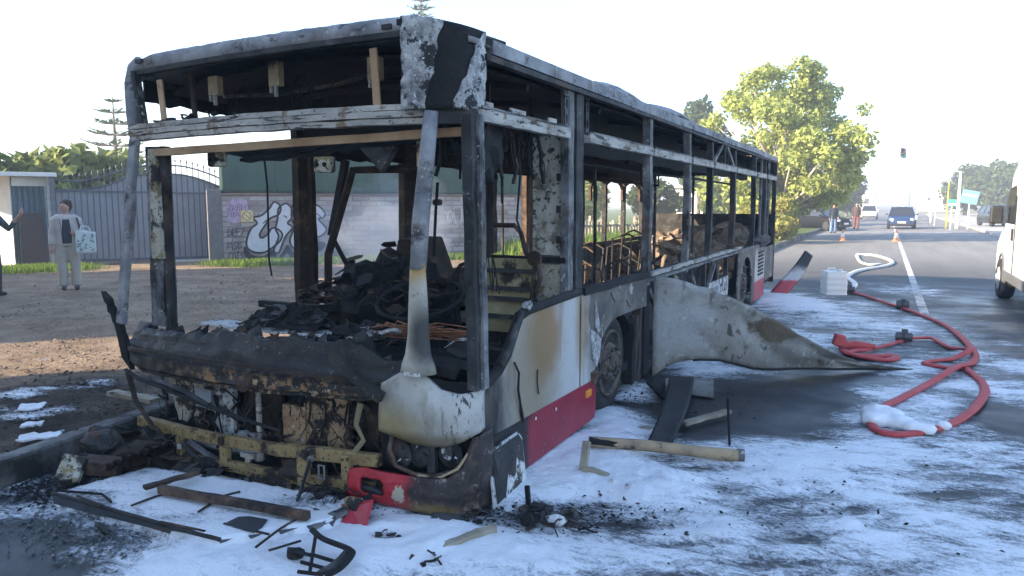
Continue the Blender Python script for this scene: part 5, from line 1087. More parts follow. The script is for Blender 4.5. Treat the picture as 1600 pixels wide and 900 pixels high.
for a, b in (((-2.9, 5.6, .35), (-2.4, 6.3, 1.0)), ((-2.5, 5.5, .4), (-3.0, 6.4, .95)), ((-2.3, 7.1, .35), (-2.6, 7.5, 1.05)), ((-3.2, 7.9, .4), (-2.3, 8.3, 1.1))): B(MB().tube([a, b], .02, 6), 'seat_tube', ash_dark)
B(MB().tube([(-2.25, 5.2, .9), (-2.2, 5.25, 1.3), (-2.25, 5.2, 1.6), (-2.2, 5.25, 2.1)], .02, 5), 'burnt_loom', soot_brown)
B(MB().tube([(-2.5, 8.1, 1.9), (-2.3, 8.1, 1.9), (-2.3, 8.1, 2.05), (-2.5, 8.1, 2.05), (-2.5, 8.1, 1.9)], .015, 5), 'monitor_frame', soot)
# ------------------------------------------------------------------ plants
def leaf_mat(name, a, b, tr=.35):
    t = NT(name); c = t.ramp(t.noise(1.1, 5, .6), [(.3, a), (.7, b)])
    rn = t.n('ShaderNodeAttribute', attribute_name='tint'); c = t.mix(rn.outputs['Fac'], c, tuple(min(q * 1.5, 1) for q in b))
    d = t.n('ShaderNodeBsdfDiffuse'); e = t.n('ShaderNodeBsdfTranslucent'); m_ = t.n('ShaderNodeMixShader'); m_.inputs[0].default_value = tr
    t.l(c, d.inputs[0]); t.l(c, e.inputs[0]); t.l(d.outputs[0], m_.inputs[1]); t.l(e.outputs[0], m_.inputs[2]); t.l(m_.outputs[0], t.out.inputs[0]); return t.m
def quads_obj(name, C, T, Bv, mat_, parent=None, tint=None):
    n_ = len(C); V = np.stack([C - T, C - Bv * .6 + T * .15, C + T, C + Bv * .6 + T * .15], 1).reshape(-1, 3)
    me = bpy.data.meshes.new(name); me.vertices.add(4 * n_); me.vertices.foreach_set('co', V.ravel())
    me.loops.add(4 * n_); me.loops.foreach_set('vertex_index', np.arange(4 * n_, dtype=np.int32)); me.polygons.add(n_)
    me.polygons.foreach_set('loop_start', np.arange(0, 4 * n_, 4, dtype=np.int32)); me.polygons.foreach_set('loop_total', np.full(n_, 4, dtype=np.int32))
    a = me.attributes.new('tint', 'FLOAT', 'POINT'); a.data.foreach_set('value', np.repeat((np.random.default_rng(3).random(n_) if tint is None else tint).astype(np.float32), 4))
    me.update(); me.materials.append(mat_); o = bpy.data.objects.new(name, me); COL.objects.link(o)
    if parent is not None: o.parent = parent
    return o
def crown(name, clumps, n_, size, mat_, parent, seed=1):
    """leaf-sized faces spread through uneven clumps; clumps = (centre, half-size)"""
    g = np.random.default_rng(seed); Cs = []
    vol = np.array([c[1][0] * c[1][1] * c[1][2] for c in clumps]) ** .75; cnt = (n_ * vol / vol.sum()).astype(int)
    for (c, d), k in zip(clumps, cnt):
        k = max(k, 3); v = g.normal(size=(k, 3)); v /= np.linalg.norm(v, axis=1)[:, None]; r_ = g.random(k) ** .45
        Cs.append((np.array(c) + v * r_[:, None] * np.array(d), v))
    C = np.concatenate([a for a, b in Cs]); O = np.concatenate([b for a, b in Cs]); m_ = len(C)
    N = O * .7 + g.normal(size=(m_, 3)) * .7 + np.array((0, 0, .35)); N /= np.linalg.norm(N, axis=1)[:, None]
    T = np.cross(N, g.normal(size=(m_, 3))); T /= np.linalg.norm(T, axis=1)[:, None]; Bv = np.cross(N, T)
    s_ = size * (.35 + 1.5 * g.random(m_) ** 2)[:, None]
    return quads_obj(name, C, T * s_, Bv * s_ * .9, mat_, parent, g.random(m_) ** 3)
bark = M('bark', [(.3, (.09, .07, .055)), (.7, (.25, .215, .18))], 6, .95, bump=.8, bdist=.03, stretch=(1, 1, .3))
pale_bark = M('pale_bark', [(.3, (.26, .23, .19)), (.7, (.46, .42, .37))], 4, .9, bump=.5, bdist=.02)
def clumpy(h0, h1, rw, n_, cs, seed, sq=.8):
    rr = random.Random(seed); out = []
    for k in range(n_):
        v = rr.random(); z = h0 + (h1 - h0) * v; w = rw * math.sin(math.pi * (.12 + .83 * v)) ** .7; a = rr.uniform(0, 6.283); q = rr.random() ** .5 * w * .85
        s_ = cs * rr.uniform(.6, 1.25); out.append(((q * math.cos(a), q * math.sin(a), z), (s_, s_, s_ * sq)))
    return out
def tree(name, label, loc, h0, h1, rw, nleaf, size, mat_, group=None, seed=1, ncl=40, cs=None, tr=.16, bk=None, lean=0):
    o = thing(name, label, 'tree', loc, 0, group); rr = random.Random(seed); mb = MB()
    top = h0 + (h1 - h0) * .75
    mb.tube([(0, 0, -.1), (.02, 0, .4), (.06 + lean * .3, .03, h0), (.1 + lean, .05, (h0 + top) / 2), (lean, 0, top)], [tr * 1.35, tr, tr * .85, tr * .5, tr * .12], 10)
    cl = clumpy(h0, h1, rw, ncl, cs or rw * .34, seed)
    for (c, d) in cl[::3]:
        z0 = max(h0 * .8, c[2] - rw * .7); mb.tube([(0.05, 0, z0), (c[0] * .5, c[1] * .5, (z0 + c[2]) / 2 + .1), c], [tr * .4, tr * .25, tr * .06], 6)
    mb.build('trunk', bk or bark, o, True); crown('crown', cl, nleaf, size, mat_, o, seed); return o
lf_plane = leaf_mat('leaf_spring', (.19, .225, .05), (.34, .38, .12)); lf_dark = leaf_mat('leaf_dark', (.03, .05, .015), (.07, .10, .035)); lf_yel = leaf_mat('leaf_yellow', (.17, .17, .04), (.30, .28, .085))
lf_pine = leaf_mat('leaf_pine', (.035, .055, .022), (.07, .095, .04), .15); lf_loq = leaf_mat('leaf_loquat', (.08, .115, .03), (.22, .25, .09)); grass_m = leaf_mat('grass', (.06, .11, .02), (.14, .2, .05))
def g0(x, y, z=LOT_Z): return px(x, y, 'Z', z)
tree('plane_tree', 'large bright green tree rising behind the rear of the bus', (-4.5, 36.5, .12), 1.35, 7.7, 4.9, 52000, .095, lf_plane, seed=5, ncl=150, cs=.66, tr=.24, bk=pale_bark)
tree('olive_tree', 'dull green tree showing above the bus roof behind the big tree', (-12.6, 55, .1), 3, 8.7, 2.4, 5000, .2, lf_dark, 'trees along the left verge', 6)
tree('roadside_tree', 'yellowish tree leaning toward the road beyond the parked black car', (-5.8, 76, .1), 1.2, 5.0, 2.6, 5000, .2, lf_yel, 'trees along the left verge', 7)
tree('roadside_tree', 'darker small tree at the road edge far beyond the black car', (-4.6, 98, .1), 1.2, 6.6, 2.6, 4000, .24, lf_dark, 'trees along the left verge', 8)
for k, (x, y, h, w, m) in enumerate(((-17, 42, 3.4, 2.2, lf_plane), (-14, 48, 3.0, 1.8, lf_dark), (-20.5, 40, 4.2, 2.2, lf_dark), (-10.6, 52, 3.0, 1.6, lf_plane), (-9.4, 66, 4.0, 2.0, lf_dark))):
    tree('garden_tree', ['pale green garden tree seen through the bus windows left of the white house', 'dark garden tree in front of the white house behind the bus', 'dark garden tree standing behind the green netting', 'low pale tree beside the white house end', 'dark tree behind the white house'][k], (x, y, .1), 1.0, h, w, 3500, .2, m, 'garden trees behind the bus', 20 + k)
for k, (x, y, w) in enumerate(((9.2, 118, 5), (12.5, 112, 5.2), (16.5, 116, 5.0), (19.5, 122, 4.6))):
    tree('umbrella_pine', ['umbrella pine at the left end of the row across the road', 'second umbrella pine in the row behind the white poles', 'umbrella pine rising behind the yellow pole', 'dark umbrella pine at the right end of the row'][k], (x, y, 0), 1.6, 6.0 + .3 * (k % 2), w * .8, 5000, .28, lf_pine, 'umbrella pines across the road', 40 + k, ncl=34, cs=1.5, tr=.25)
def araucaria(label, loc, h, w, z0=1.5):
    o = thing('araucaria', label, 'tree', loc, group='araucaria trees behind the wall'); MB().tube([(0, 0, 0), (0, 0, h * .6), (0, 0, h)], [.16, .09, .02], 8).build('trunk', bark, o, True)
    C = []; T = []; Bv = []; rr = np.random.default_rng(int(h * 10)); n_ = int((h - z0) / .42); mb = MB()
    for i in range(n_):
        z = z0 + (h - z0) * (i + .5) / n_; L = w * (1 - (z - z0) / (h - z0)) ** .8 + .15
        for k in range(6):
            a = k * 1.047 + i * .5 + rr.normal() * .1; d = np.array((math.cos(a), math.sin(a), .0)); L2 = L * rr.uniform(.8, 1.1)
            MB().tube([(0, 0, z), tuple(d * L2 * .6 + np.array((0, 0, z + .02))), tuple(d * L2 + np.array((0, 0, z + .16 * L2)))], [.03, .02, .006], 4).build('branch', bark, o)
            for q in range(26):
                f = .18 + .82 * (q + rr.random()) / 26; p = d * L2 * f + np.array((0, 0, z + .14 * L2 * f ** 3)); side = np.array((-d[1], d[0], 0)) * (1 if q % 2 else -1); u = side * .8 + d * .6 + np.array((0, 0, .45)); u /= np.linalg.norm(u)
                s_ = .17 * (1.15 - f * .5) * (.4 + .6 * min(1, L)); C.append(p + u * s_); T.append(u * s_); Bv.append(np.cross(u, rr.normal(size=3)) * s_ * .22)
    quads_obj('needles', np.array(C), np.array(T), np.array(Bv), lf_pine, o); return o
p = g0(196, 352); a = math.atan2(p.y, p.x)
araucaria('layered araucaria tree standing behind the spiked gate', (-28.8, 20.2, 0), 6.1, 2.3, 1.6)
araucaria('araucaria tip poking above the front corner of the bus roof', (-22.5, 33.6, 0), 14.2, 1.7, 4)
for k, (x, y, w, h, m, lb) in enumerate(((20, 262, 1.9, 2.6, lf_loq, 'leafy shrub rising above the white shed roof'), (70, 258, 1.5, 2.9, lf_loq, 'broad leaved shrub with yellow green leaves behind the shed'), (120, 262, 1.8, 3.0, lf_loq, 'bushy broad leaved tree over the low end of the gate'), (175, 270, 1.6, 2.8, lf_loq, 'leafy shrub behind the rising curve of the gate'))):
    p = px(x, 400, 'Z', LOT_Z); d = Vector((p.x, p.y)).normalized() * 25.5
    tree('garden_shrub', lb, (d.x, d.y, 0), .9, h, w, 3600, .17, m, 'shrubs behind the gate', 60 + k, ncl=22, cs=.62, tr=.09)
def bush(name, label, loc, r_, h, n_, size, m, seed, group=None):
    o = thing(name, label, 'bush', loc, 0, group); mb = MB()
    for k in range(6): a = k * 1.05; mb.tube([(0, 0, 0), (r_ * .4 * math.cos(a), r_ * .4 * math.sin(a), h * .6)], [.02, .008], 5)
    mb.build('stems', bark, o); crown('foliage', clumpy(h * .15, h * .9, r_ * .8, 16, r_ * .38, seed), n_, size, m, o, seed); return o
bush('yellow_bush', 'sunlit yellow green bush at the foot of the big tree', (-4.45, 33.2, .12), 1.7, 1.8, 9000, .07, lf_yel, 71)
bush('yellow_bush', 'second sunny bush behind the parked black car', (-5.6, 38.6, .12), 1.3, 1.3, 3500, .08, lf_yel, 72)
p = g0(78, 392); bush('small_bush', 'small pale bush by the white post of the shed', (p.x, p.y - .2, LOT_Z), .35, .85, 500, .06, lf_loq, 73)
def grass(label, pts, n_, h, seed, m=grass_m):
    g = np.random.default_rng(seed); pts = np.array(pts); k = g.integers(0, len(pts), n_); c = pts[k]
    C = np.stack([c[:, 0] + g.normal(size=n_) * c[:, 2], c[:, 1] + g.normal(size=n_) * c[:, 2], np.full(n_, LOT_Z)], 1)
    hh = h * (.4 + g.random(n_)); L = g.normal(size=(n_, 2)) * .35; T = np.stack([L[:, 0] * hh, L[:, 1] * hh, hh], 1) * .5; a = g.random(n_) * 6.28
    Bv = np.stack([np.cos(a), np.sin(a), np.zeros(n_)], 1) * .012 * (1 + h * 3); C[:, 2] += hh * .45 - .03
    return tag(quads_obj('grass', C, T, Bv, m), label, 'grass', kind='stuff')
grass('short green grass along the foot of the graffiti wall', [(*(WA + WD * (i * .33) + WN * (.3 + .3 * (i % 3))), .25) for i in range(32)], 16000, .16, 5)
p0 = g0(60, 425); grass('green grass in front of the shed and leaning board', [(p0.x + q * .3 - .9, p0.y + q * .5 - .3, .35) for q in range(-4, 3)], 16000, .14, 6)
grass('tall sunlit grass on the verge behind the bus', [(-7 - (i % 7) * .9, 19 + i * .42, .6) for i in range(44)], 30000, .5, 7)

# ------------------------------------------------------------------ buildings
def house(name, label, x0, x1, y0, y1, h, wm, rm, fl=2, group=None):
    o = thing(name, label, 'building', ((x0 + x1) / 2, (y0 + y1) / 2, 0), 0, group); hx, hy = (x1 - x0) / 2, (y1 - y0) / 2
    MB().box((0, 0, h / 2), (hx * 2, hy * 2, h)).build('wall', wm, o)
    MB().box((0, 0, h + .12), (hx * 2 + .6, hy * 2 + .6, .24)).build('roof', rm, o)
    n_ = max(2, int(hx / 1.4)); gl = flat('pane_dark', (.05, .06, .07), .15)
    for s_ in (-1, 1):
        for f in range(fl):
            for k in range(n_):
                x = -hx + (k + .5) * 2 * hx / n_; z = h * (f + .55) / fl
                w = MB().box((x, s_ * (hy + .02), z), (1.1, .08, 1.3)).build('window', flat('frame_white', (.6, .6, .58), .6), o); MB().box((x, s_ * (hy + .05), z), (.95, .05, 1.15)).build('pane', gl, w)
    return o
plaster = M('plaster', [(.3, (.5, .46, .4)), (.7, (.62, .58, .52))], 2, .9, bump=.2); tile = flat('roof_tile', (.3, .14, .09), .9)
house('white_house', 'low white house with a flat roof seen through the rear bus windows', -15.5, -6.6, 57, 63, 2.9, white_wall, white_wall, 1)
house('shade_block', 'unseen tall plastered block added behind the camera to shade the foreground', -12.9, -3.2, -16, -2.6, 10.4, plaster, tile, 3)  # out-of-view block, placed to cast the foreground shade
wedge = thing('shade_block', 'unseen plastered block added by the lot with its end wall slanted along the sun', 'building', (-17.5, -2.5, 0), 0, None, True)
fp = [(-14.1, -1.0), (-21.45, -1.0), (-21.45, -6.2), (-18.9, -6.2)]  # added out of view; footprint slants with the sun to leave a lit band
MB().prism([(x, y, 0) for x, y in fp], (0, 0, 8.2)).build('wall', plaster, wedge); MB().prism([(x * 1.005, y, 8.2) for x, y in fp], (0, 0, .2)).build('roof', tile, wedge)
for x in (-19.8, -17.8, -15.8):
    for z in (1.6, 4.4, 6.8): w_ = MB().box((x, -.97, z), (1.0, .1, 1.2)).build('window', flat('frame_white', (.6, .6, .58), .6), wedge); MB().box((x, -.93, z), (.85, .06, 1.05)).build('pane', flat('pane_dark', (.05, .06, .07), .15), w_)
house('shade_block', 'unseen lower plastered block added to let a strip of sun onto the lot', -24.2, -21.5, -3.2, -1.0, 6.6, plaster, tile, 2)  # added out of view, kept low so sun reaches part of the lot
house('shade_block', 'unseen tall plastered block added to shade the far side of the lot', -27, -24.25, -2.4, -1.0, 8.2, plaster, tile, 3)  # added out of view for its shadow on the lot
for (x0, x1, y0, y1, h, lb) in ((20, 34, 62, 76, 4.4, 'pale building at the right beyond the parked cars'), (-9, -3, 180, 192, 4, 'white house at the far end of the road on the left'), (6, 14, 190, 204, 4.5, 'white house at the far end of the road on the right'), (13.5, 19, 44, 58, 3.3, 'pale low shop front at the right road side')):
    house('pale_building', lb, x0, x1, y0, y1, h, white_wall, white_wall, 1, 'pale buildings down the road')
fn = thing('paling_fence', 'rough wooden paling fence on the grass behind the bus', 'fence', g0(905, 388), 0, None, True)
a, b = g0(900, 386), g0(1015, 380)
for k in range(26):
    q = a.lerp(b, k / 25); h = random.uniform(.75, 1.15); MB().beam((q.x, q.y, .1), (q.x + random.uniform(-.04, .04), q.y, .12 + h), .09, .03, up=(0, 1, 0)).build('paling', wood_char if k % 3 else pale_bark, fn)
for z in (.4, .9): MB().beam((a.x, a.y + .04, z), (b.x, b.y + .04, z), .04, .06).build('fence_rail', wood_char, fn)
# ------------------------------------------------------------------ vehicles
glass_m = flat('car_glass', (.02, .025, .03), .08, 0, .1, spec=.8, bump=0)
def car(label, loc, rz, col, L=3.9, Wd=1.7, H=1.48, group=None, name='car', hatch=True):
    """front points to local -y"""
    o = thing(name, label, 'car', loc, rz, group); hw = Wd / 2; pm = flat('paint_%03d%03d%03d' % tuple(int(q * 999) for q in col), col, .25 if max(col) > .02 else .6, .2 if max(col) > .02 else 0, .05, spec=.6 if max(col) > .02 else .08, bump=0)
    ST = [(-.50, .55, .62, .30), (-.48, .80, .72, .22), (-.40, .93, .80, .2), (-.26, .99, .90, .2), (-.10, 1, .93, .2), (.2, 1, .95, .2), (.40, .98, .96, .2), (.475, .92, .92, .24), (.5, .84, .84, .34)]
    vs_ = []; fs = []; n_ = 10
    for (t_, w, zt_, zb) in ST:
        w *= hw; ring = [(-w * .9, zb), (-w, zb + .12), (-w, zt_ - .2), (-w * .95, zt_ - .06), (-w * .82, zt_), (w * .82, zt_), (w * .95, zt_ - .06), (w, zt_ - .2), (w, zb + .12), (w * .9, zb)]
        vs_ += [(x, t_ * L, z) for x, z in ring]
    for i in range(len(ST) - 1): fs += [(i * n_ + k, i * n_ + (k + 1) % n_, (i + 1) * n_ + (k + 1) % n_, (i + 1) * n_ + k) for k in range(n_)]
    fs += [tuple(range(n_)), tuple(range(len(vs_) - 1, len(vs_) - n_ - 1, -1))]
    MB().add(vs_, fs).build('body', pm, o, True, .02)
    yA, yB, yC, yD = (-.27 * L, -.09 * L, .36 * L, .47 * L) if hatch else (-.25 * L, -.06 * L, .22 * L, .38 * L); zb, zr = .90, H
    g = [(-hw * .9, yA, zb), (hw * .9, yA, zb), (hw * .9, yD, zb), (-hw * .9, yD, zb), (-hw * .70, yB, zr - .03), (hw * .70, yB, zr - .03), (hw * .70, yC, zr - .03), (-hw * .70, yC, zr - .03)]
    MB().add(g, [(0, 1, 5, 4), (1, 2, 6, 5), (2, 3, 7, 6), (3, 0, 4, 7), (4, 5, 6, 7)]).build('glass', glass_m, o)
    MB().grid(lambda u, v: (hw * .72 * (2 * u - 1), yB + (yC - yB) * v, zr - .035 + .04 * (1 - (2 * u - 1) ** 2) * (1 - .6 * (2 * v - 1) ** 2)), 6, 6, (0, 0, -.03)).build('roof', pm, o, True)
    for i, j in ((0, 4), (1, 5), (2, 6), (3, 7)): MB().beam(g[i], g[j], .07, .05, up=(1, 0, 0)).build('pillar', pm, o)
    for s_ in (-1, 1):
        ym = (yB + yC) / 2; MB().beam((s_ * hw * .91, ym, zb), (s_ * hw * .71, ym, zr - .03), .03, .07, up=(0, 1, 0)).build('pillar', pm, o)
        MB().lump((s_ * hw * 1.06, yA + .25, zb + .08), (.09, .07, .06), 1, .1).build('mirror', pm, o, True)
        MB().ell((s_ * hw * .66, -.475 * L, .64), (.17, .07, .08)).build('headlight', flat('lamp_clear', (.75, .77, .8), .1), o, True)
        MB().ell((s_ * hw * .78, .485 * L, .74), (.1, .05, .12)).build('taillight', flat('lamp_red', (.4, .02, .02), .2), o, True)
        for y in (-.31 * L, .31 * L):
            w = MB().lathe([(.17, -.09), (.29, -.1), (.31, -.07), (.31, .07), (.29, .1), (.17, .09)], (s_ * (hw - .08), y, .305), 'X', 20).build('wheel', rubber, o, True)
            MB().lathe([(.18, -.02), (.17, .02), (.05, .05), (.0, .05)], (s_ * (hw - .08) + s_ * .07, y, .305), 'X', 16).build('rim', flat('alloy', (.45, .45, .46), .4, .6), w)
    MB().box((0, -.492 * L, .44), (Wd * .62, .06, .12)).build('grille', black_plastic, o); MB().box((0, -.50 * L, .32), (Wd * .8, .08, .1)).build('bumper', black_plastic, o, bevel=.02)
    for s_ in (-1, 1): MB().box((0, s_ * .508 * L, .46 if s_ < 0 else .6), (.5, .02, .11)).build('number_plate', flat('plate_white', (.75, .75, .73), .5), o)
    return o
bc = px(1408, 358); car('dark blue hatchback driving toward the cones with headlights forward', (bc.x, bc.y + 1.6, 0), 0, (.012, .04, .12))
wc = px(1357, 343); car('white car far down the left lane of the road', (wc.x, wc.y + 2, 0), 0, (.7, .7, .7))
blk = car('black car stopped on the left verge beside the yellow bush', (-4.1, 51.0, .0), R(62), (.006, .007, .008), 4.0, 1.72, 1.5)
dm = MATS.get('paint_000000')
for x, y, col, lb in ((6.9, 62, (.03, .035, .045), 'dark grey parked car left of the yellow pole across the road'), (9.3, 62, (.05, .05, .055), 'grey parked car between the yellow pole and the red car'), (11.2, 60, (.4, .02, .03), 'red parked car at the right end of the parked row')):
    car(lb, (x, y, .12 if x < 9.2 else .01), R(12), col, group='cars parked across the road')
# white delivery van passing on the right, its front away from us
van = thing('white_van', 'white delivery van passing the wreck on the right of the road', 'van', (2.84, 14.0, 0), math.pi)
vw = M('van_paint', [(.3, (.68, .69, .70)), (.7, (.74, .75, .76))], 3, .3, bump=.03)
side = [(-2.72, .42), (-2.75, .75), (-2.66, 1.02), (-2.30, 1.20), (-1.98, 1.32), (-1.42, 2.02), (-1.2, 2.26), (-.8, 2.40), (2.6, 2.42), (2.70, 2.30), (2.74, .45), (2.6, .36), (-2.6, .36)]
MB().prism([(-.97, y, z) for y, z in side], (1.94, 0, 0)).build('body', vw, van, False, .07)
for s_ in (-1, 1):
    MB().prism([(s_ * .978, y, z) for y, z in ((-1.88, 1.36), (-1.40, 1.96), (-.72, 2.0), (-.66, 1.36))], (s_ * .006, 0, 0)).build('side_window', glass_m, van)
    MB().box((s_ * .985, 0, .46), (.03, 3.2, .16)).build('rub_strip', flat('grey_trim', (.12, .125, .13), .6), van, bevel=.01)
    MB().box((s_ * .99, -.78, 1.18), (.03, .05, .2)).build('door_handle', black_plastic, van, bevel=.008)
    MB().box((s_ * .978, -.6, 1.1), (.012, .014, 1.45)).build('door_seam', black_plastic, van)
    MB().box((s_ * 1.12, -1.75, 1.5), (.2, .1, .32)).build('mirror', black_plastic, van, bevel=.03)
    MB().ell((s_ * .78, -2.68, .86), (.16, .1, .16)).build('headlight', flat_m['lamp_clear'], van, True)
    for y in (-1.85, 1.75):
        MB().lathe([(.40, -.02), (.40, .03), (.37, .035), (.37, -.02)], (s_ * .965, y, .42), 'X', 28).build('wheel_arch', flat_m['grey_trim'], van)
        w = MB().lathe([(.2, -.11), (.33, -.12), (.36, -.08), (.36, .08), (.33, .12), (.2, .11)], (s_ * .9, y, .36), 'X', 28).build('wheel', rubber, van, True)
        MB().lathe([(.21, -.03), (.2, .03), (.12, .02), (.08, .06), (0, .06)], (s_ * .9 + s_ * .09, y, .36), 'X', 20).build('hub_cap', flat('hub_silver', (.55, .55, .54), .4, .3), w, True)
MB().prism([(-.86, -1.97, 1.36), (.86, -1.97, 1.36), (.80, -1.44, 2.02), (-.80, -1.44, 2.02)], (0, -.03, .02)).build('windscreen', glass_m, van)
MB().box((0, -2.74, .52), (1.9, .1, .3)).build('bumper', flat_m['grey_trim'], van, bevel=.04)
MB().box((0, 2.74, .46), (1.86, .1, .16)).build('bumper', flat_m['grey_trim'], van, bevel=.03)
MB().box((0, 2.745, 1.36), (.014, .02, 1.7)).build('door_seam', black_plastic, van); MB().box((0, 2.75, .82), (.5, .02, .11)).build('number_plate', flat('plate_white', (.75, .75, .73), .5), van); MB().box((.12, 2.755, 1.05), (.04, .03, .16)).build('door_handle', black_plastic, van, bevel=.006)
for s_ in (-1, 1):
    MB().box((s_ * .88, 2.745, 1.0), (.12, .04, .5)).build('taillight', flat_m['lamp_red'], van, bevel=.012)
    MB().box((s_ * .45, 2.742, 1.82), (.62, .012, .5)).build('rear_window', glass_m, van, bevel=.005)

# ------------------------------------------------------------------ street furniture down the road
def pole(label, x, y, h, m, r_=.07, arm=True, cat='lamp post'):
    o = thing('street_lamp' if arm else 'pole', label, cat, (x, y, 0), 0, 'white lamp posts across the road' if arm else None)
    MB().tube([(0, 0, 0), (0, 0, .5), (0, 0, h)], [r_ * 1.3, r_, r_ * .6], 8).build('shaft', m, o, True)
    if arm: MB().tube([(0, 0, h - .05), (-.5, 0, h + .12), (-1.3, 0, h + .15)], .035, 6).build('arm', m, o); MB().box((-1.5, 0, h + .14), (.5, .2, .1)).build('lamp_head', m, o, bevel=.02)
    return o
wp = flat('pole_white', (.62, .62, .58), .5)
for k, (x_, d, top) in enumerate(((1411, 118, 287), (1420, 104, 284), (1433, 88, 280), (1455, 72, 272), (1497, 58, 268))):
    q = px(x_, 330, 'Y', d); h = px(x_, top, 'Y', d).z
    pole(['slim white lamp post farthest down the road', 'white lamp post next to the farthest one', 'white lamp post in the middle of the row', 'white lamp post left of the yellow pole', 'thick white lamp post right of the yellow pole'][k], q.x, d, h, wp, .09 + .03 * (k > 3))
q = px(1478, 357, 'Z', .0); pole('thin yellow pole standing on the pavement across the road', q.x, q.y, px(1484, 283, 'Y', q.y).z, flat('pole_yellow', (.55, .48, .05), .5), .05, False, 'pole')
def disc_sign(label, x, y, z, col, r_=.3):
    o = thing('round_sign', label, 'sign', (x, y, 0)); MB().tube([(0, 0, 0), (0, 0, z)], .035, 6).build('post', wp, o); MB().lathe([(0, .02), (r_, .02), (r_, -.02), (0, -.02)], (0, -.05, z), 'Y', 20).build('disc', flat('sign_' + col, {'white': (.7, .7, .7), 'cyan': (.2, .5, .5)}[col], .5), o)
q = px(1461, 335, 'Y', 66); disc_sign('small round white sign near the white lamp posts', q.x, 66, px(1461, 317, 'Y', 66).z, 'white', .45)
q = px(1452, 335, 'Y', 60); disc_sign('smaller round pale sign left of the white disc sign', q.x, 60, px(1452, 320, 'Y', 60).z, 'white', .3)
sg = thing('blue_panel_sign', 'faded blue and white panel sign on a post above the parked cars', 'sign', px(1513, 340, 'Y', 58).xy.to_3d()); z = px(1513, 308, 'Y', 58).z
MB().tube([(0, 0, 0), (0, 0, z)], .05, 6).build('post', wp, sg); MB().box((0, -.06, z), (1.0, .06, .9), (0, .2, 0)).build('panel', flat('sign_blue', (.12, .25, .33), .5), sg, bevel=.01); MB().box((0, -.1, z + .12), (.85, .02, .12), (0, .2, 0)).build('stripe', flat_m['sign_white'], sg)
sg = thing('green_sign', 'small green and white sign on the pavement behind the yellow pole', 'sign', px(1486, 340, 'Y', 56).xy.to_3d()); z = px(1486, 317, 'Y', 56).z
MB().tube([(0, 0, 0), (0, 0, z)], .04, 6).build('post', wp, sg); MB().box((0, -.05, z), (.5, .04, .45)).build('panel', flat('sign_green', (.05, .3, .22), .5), sg); MB().box((0, -.08, z - .1), (.4, .02, .12)).build('stripe', flat_m['sign_white'], sg)
# traffic signal hung on a wire over the carriageway
q = px(1409, 239, 'Y', 46); ts = thing('hanging_traffic_signal', 'traffic signal box hanging from a wire over the road', 'traffic light', (q.x, 46, q.z), 0)
MB().box((0, 0, 0), (.44, .05, .58)).build('backboard', flat('signal_back', (.30, .40, .42), .6), ts, bevel=.01); MB().box((.03, -.1, .02), (.2, .16, .46)).build('housing', flat('signal_dark', (.04, .06, .07), .5), ts, bevel=.02)
for z_, c_ in ((.15, (.2, .03, .03)), (.0, (.25, .16, .03)), (-.15, (.03, .35, .28))):
    l_ = MB().lathe([(.0, -.02), (.06, -.015), (.065, 0)], (.03, -.18, z_), 'Y', 14).build('lens', flat('lens_%d' % int(z_ * 100 + 50), c_, .3), ts); MB().grid(lambda u, v: (.03 + .075 * math.cos(math.pi * u), -.18 - .12 * v, z_ + .075 * math.sin(math.pi * u)), 8, 1, (0, 0, .006)).build('visor', flat_m['signal_dark'], l_)
MB().tube([(0, 0, .28), (0, 0, .75)], .02, 6).build('hanger', flat('wire_grey', (.5, .5, .5), .5), ts)
MB().tube([(-6.6 - q.x, 0, .95), (0, 0, .75), (8.2 - q.x, 0, .95)], .008, 5).build('span_wire', flat_m['wire_grey'], ts)
for x, h, lb in ((-6.6, q.z + 1.1, 'slender white mast carrying the signal wire on the left verge'), (8.2, q.z + 1.1, 'slender white mast carrying the signal wire on the right pavement')): o = pole(lb, x, 46, h, wp, .05, False, 'pole')
cone_me = MB().lathe([(.19, 0), (.19, .03), (.13, .035), (.035, .5), (.0, .51)], (0, 0, 0), 'Z', 18).mesh('cone')
t = NT('cone_paint'); X_, Y_, Z_ = t.xyz(); c = t.mix(t.step(Z_, .17, .18), (.55, .2, .08), (.7, .66, .62)); c = t.mix(t.step(Z_, .36, .37), c, (.55, .22, .1)); t.done(c, .5)
cone_me.materials.append(t.m)
for (x_, y_), lb in (((1316, 376), 'traffic cone on the lane in front of the black car'), ((1400, 377), 'traffic cone on the centre line before the blue car')):
    o = bpy.data.objects.new('traffic_cone', cone_me); COL.objects.link(o); o.location = px(x_, y_); tag(o, lb, 'cone', 'traffic cones closing the lane')

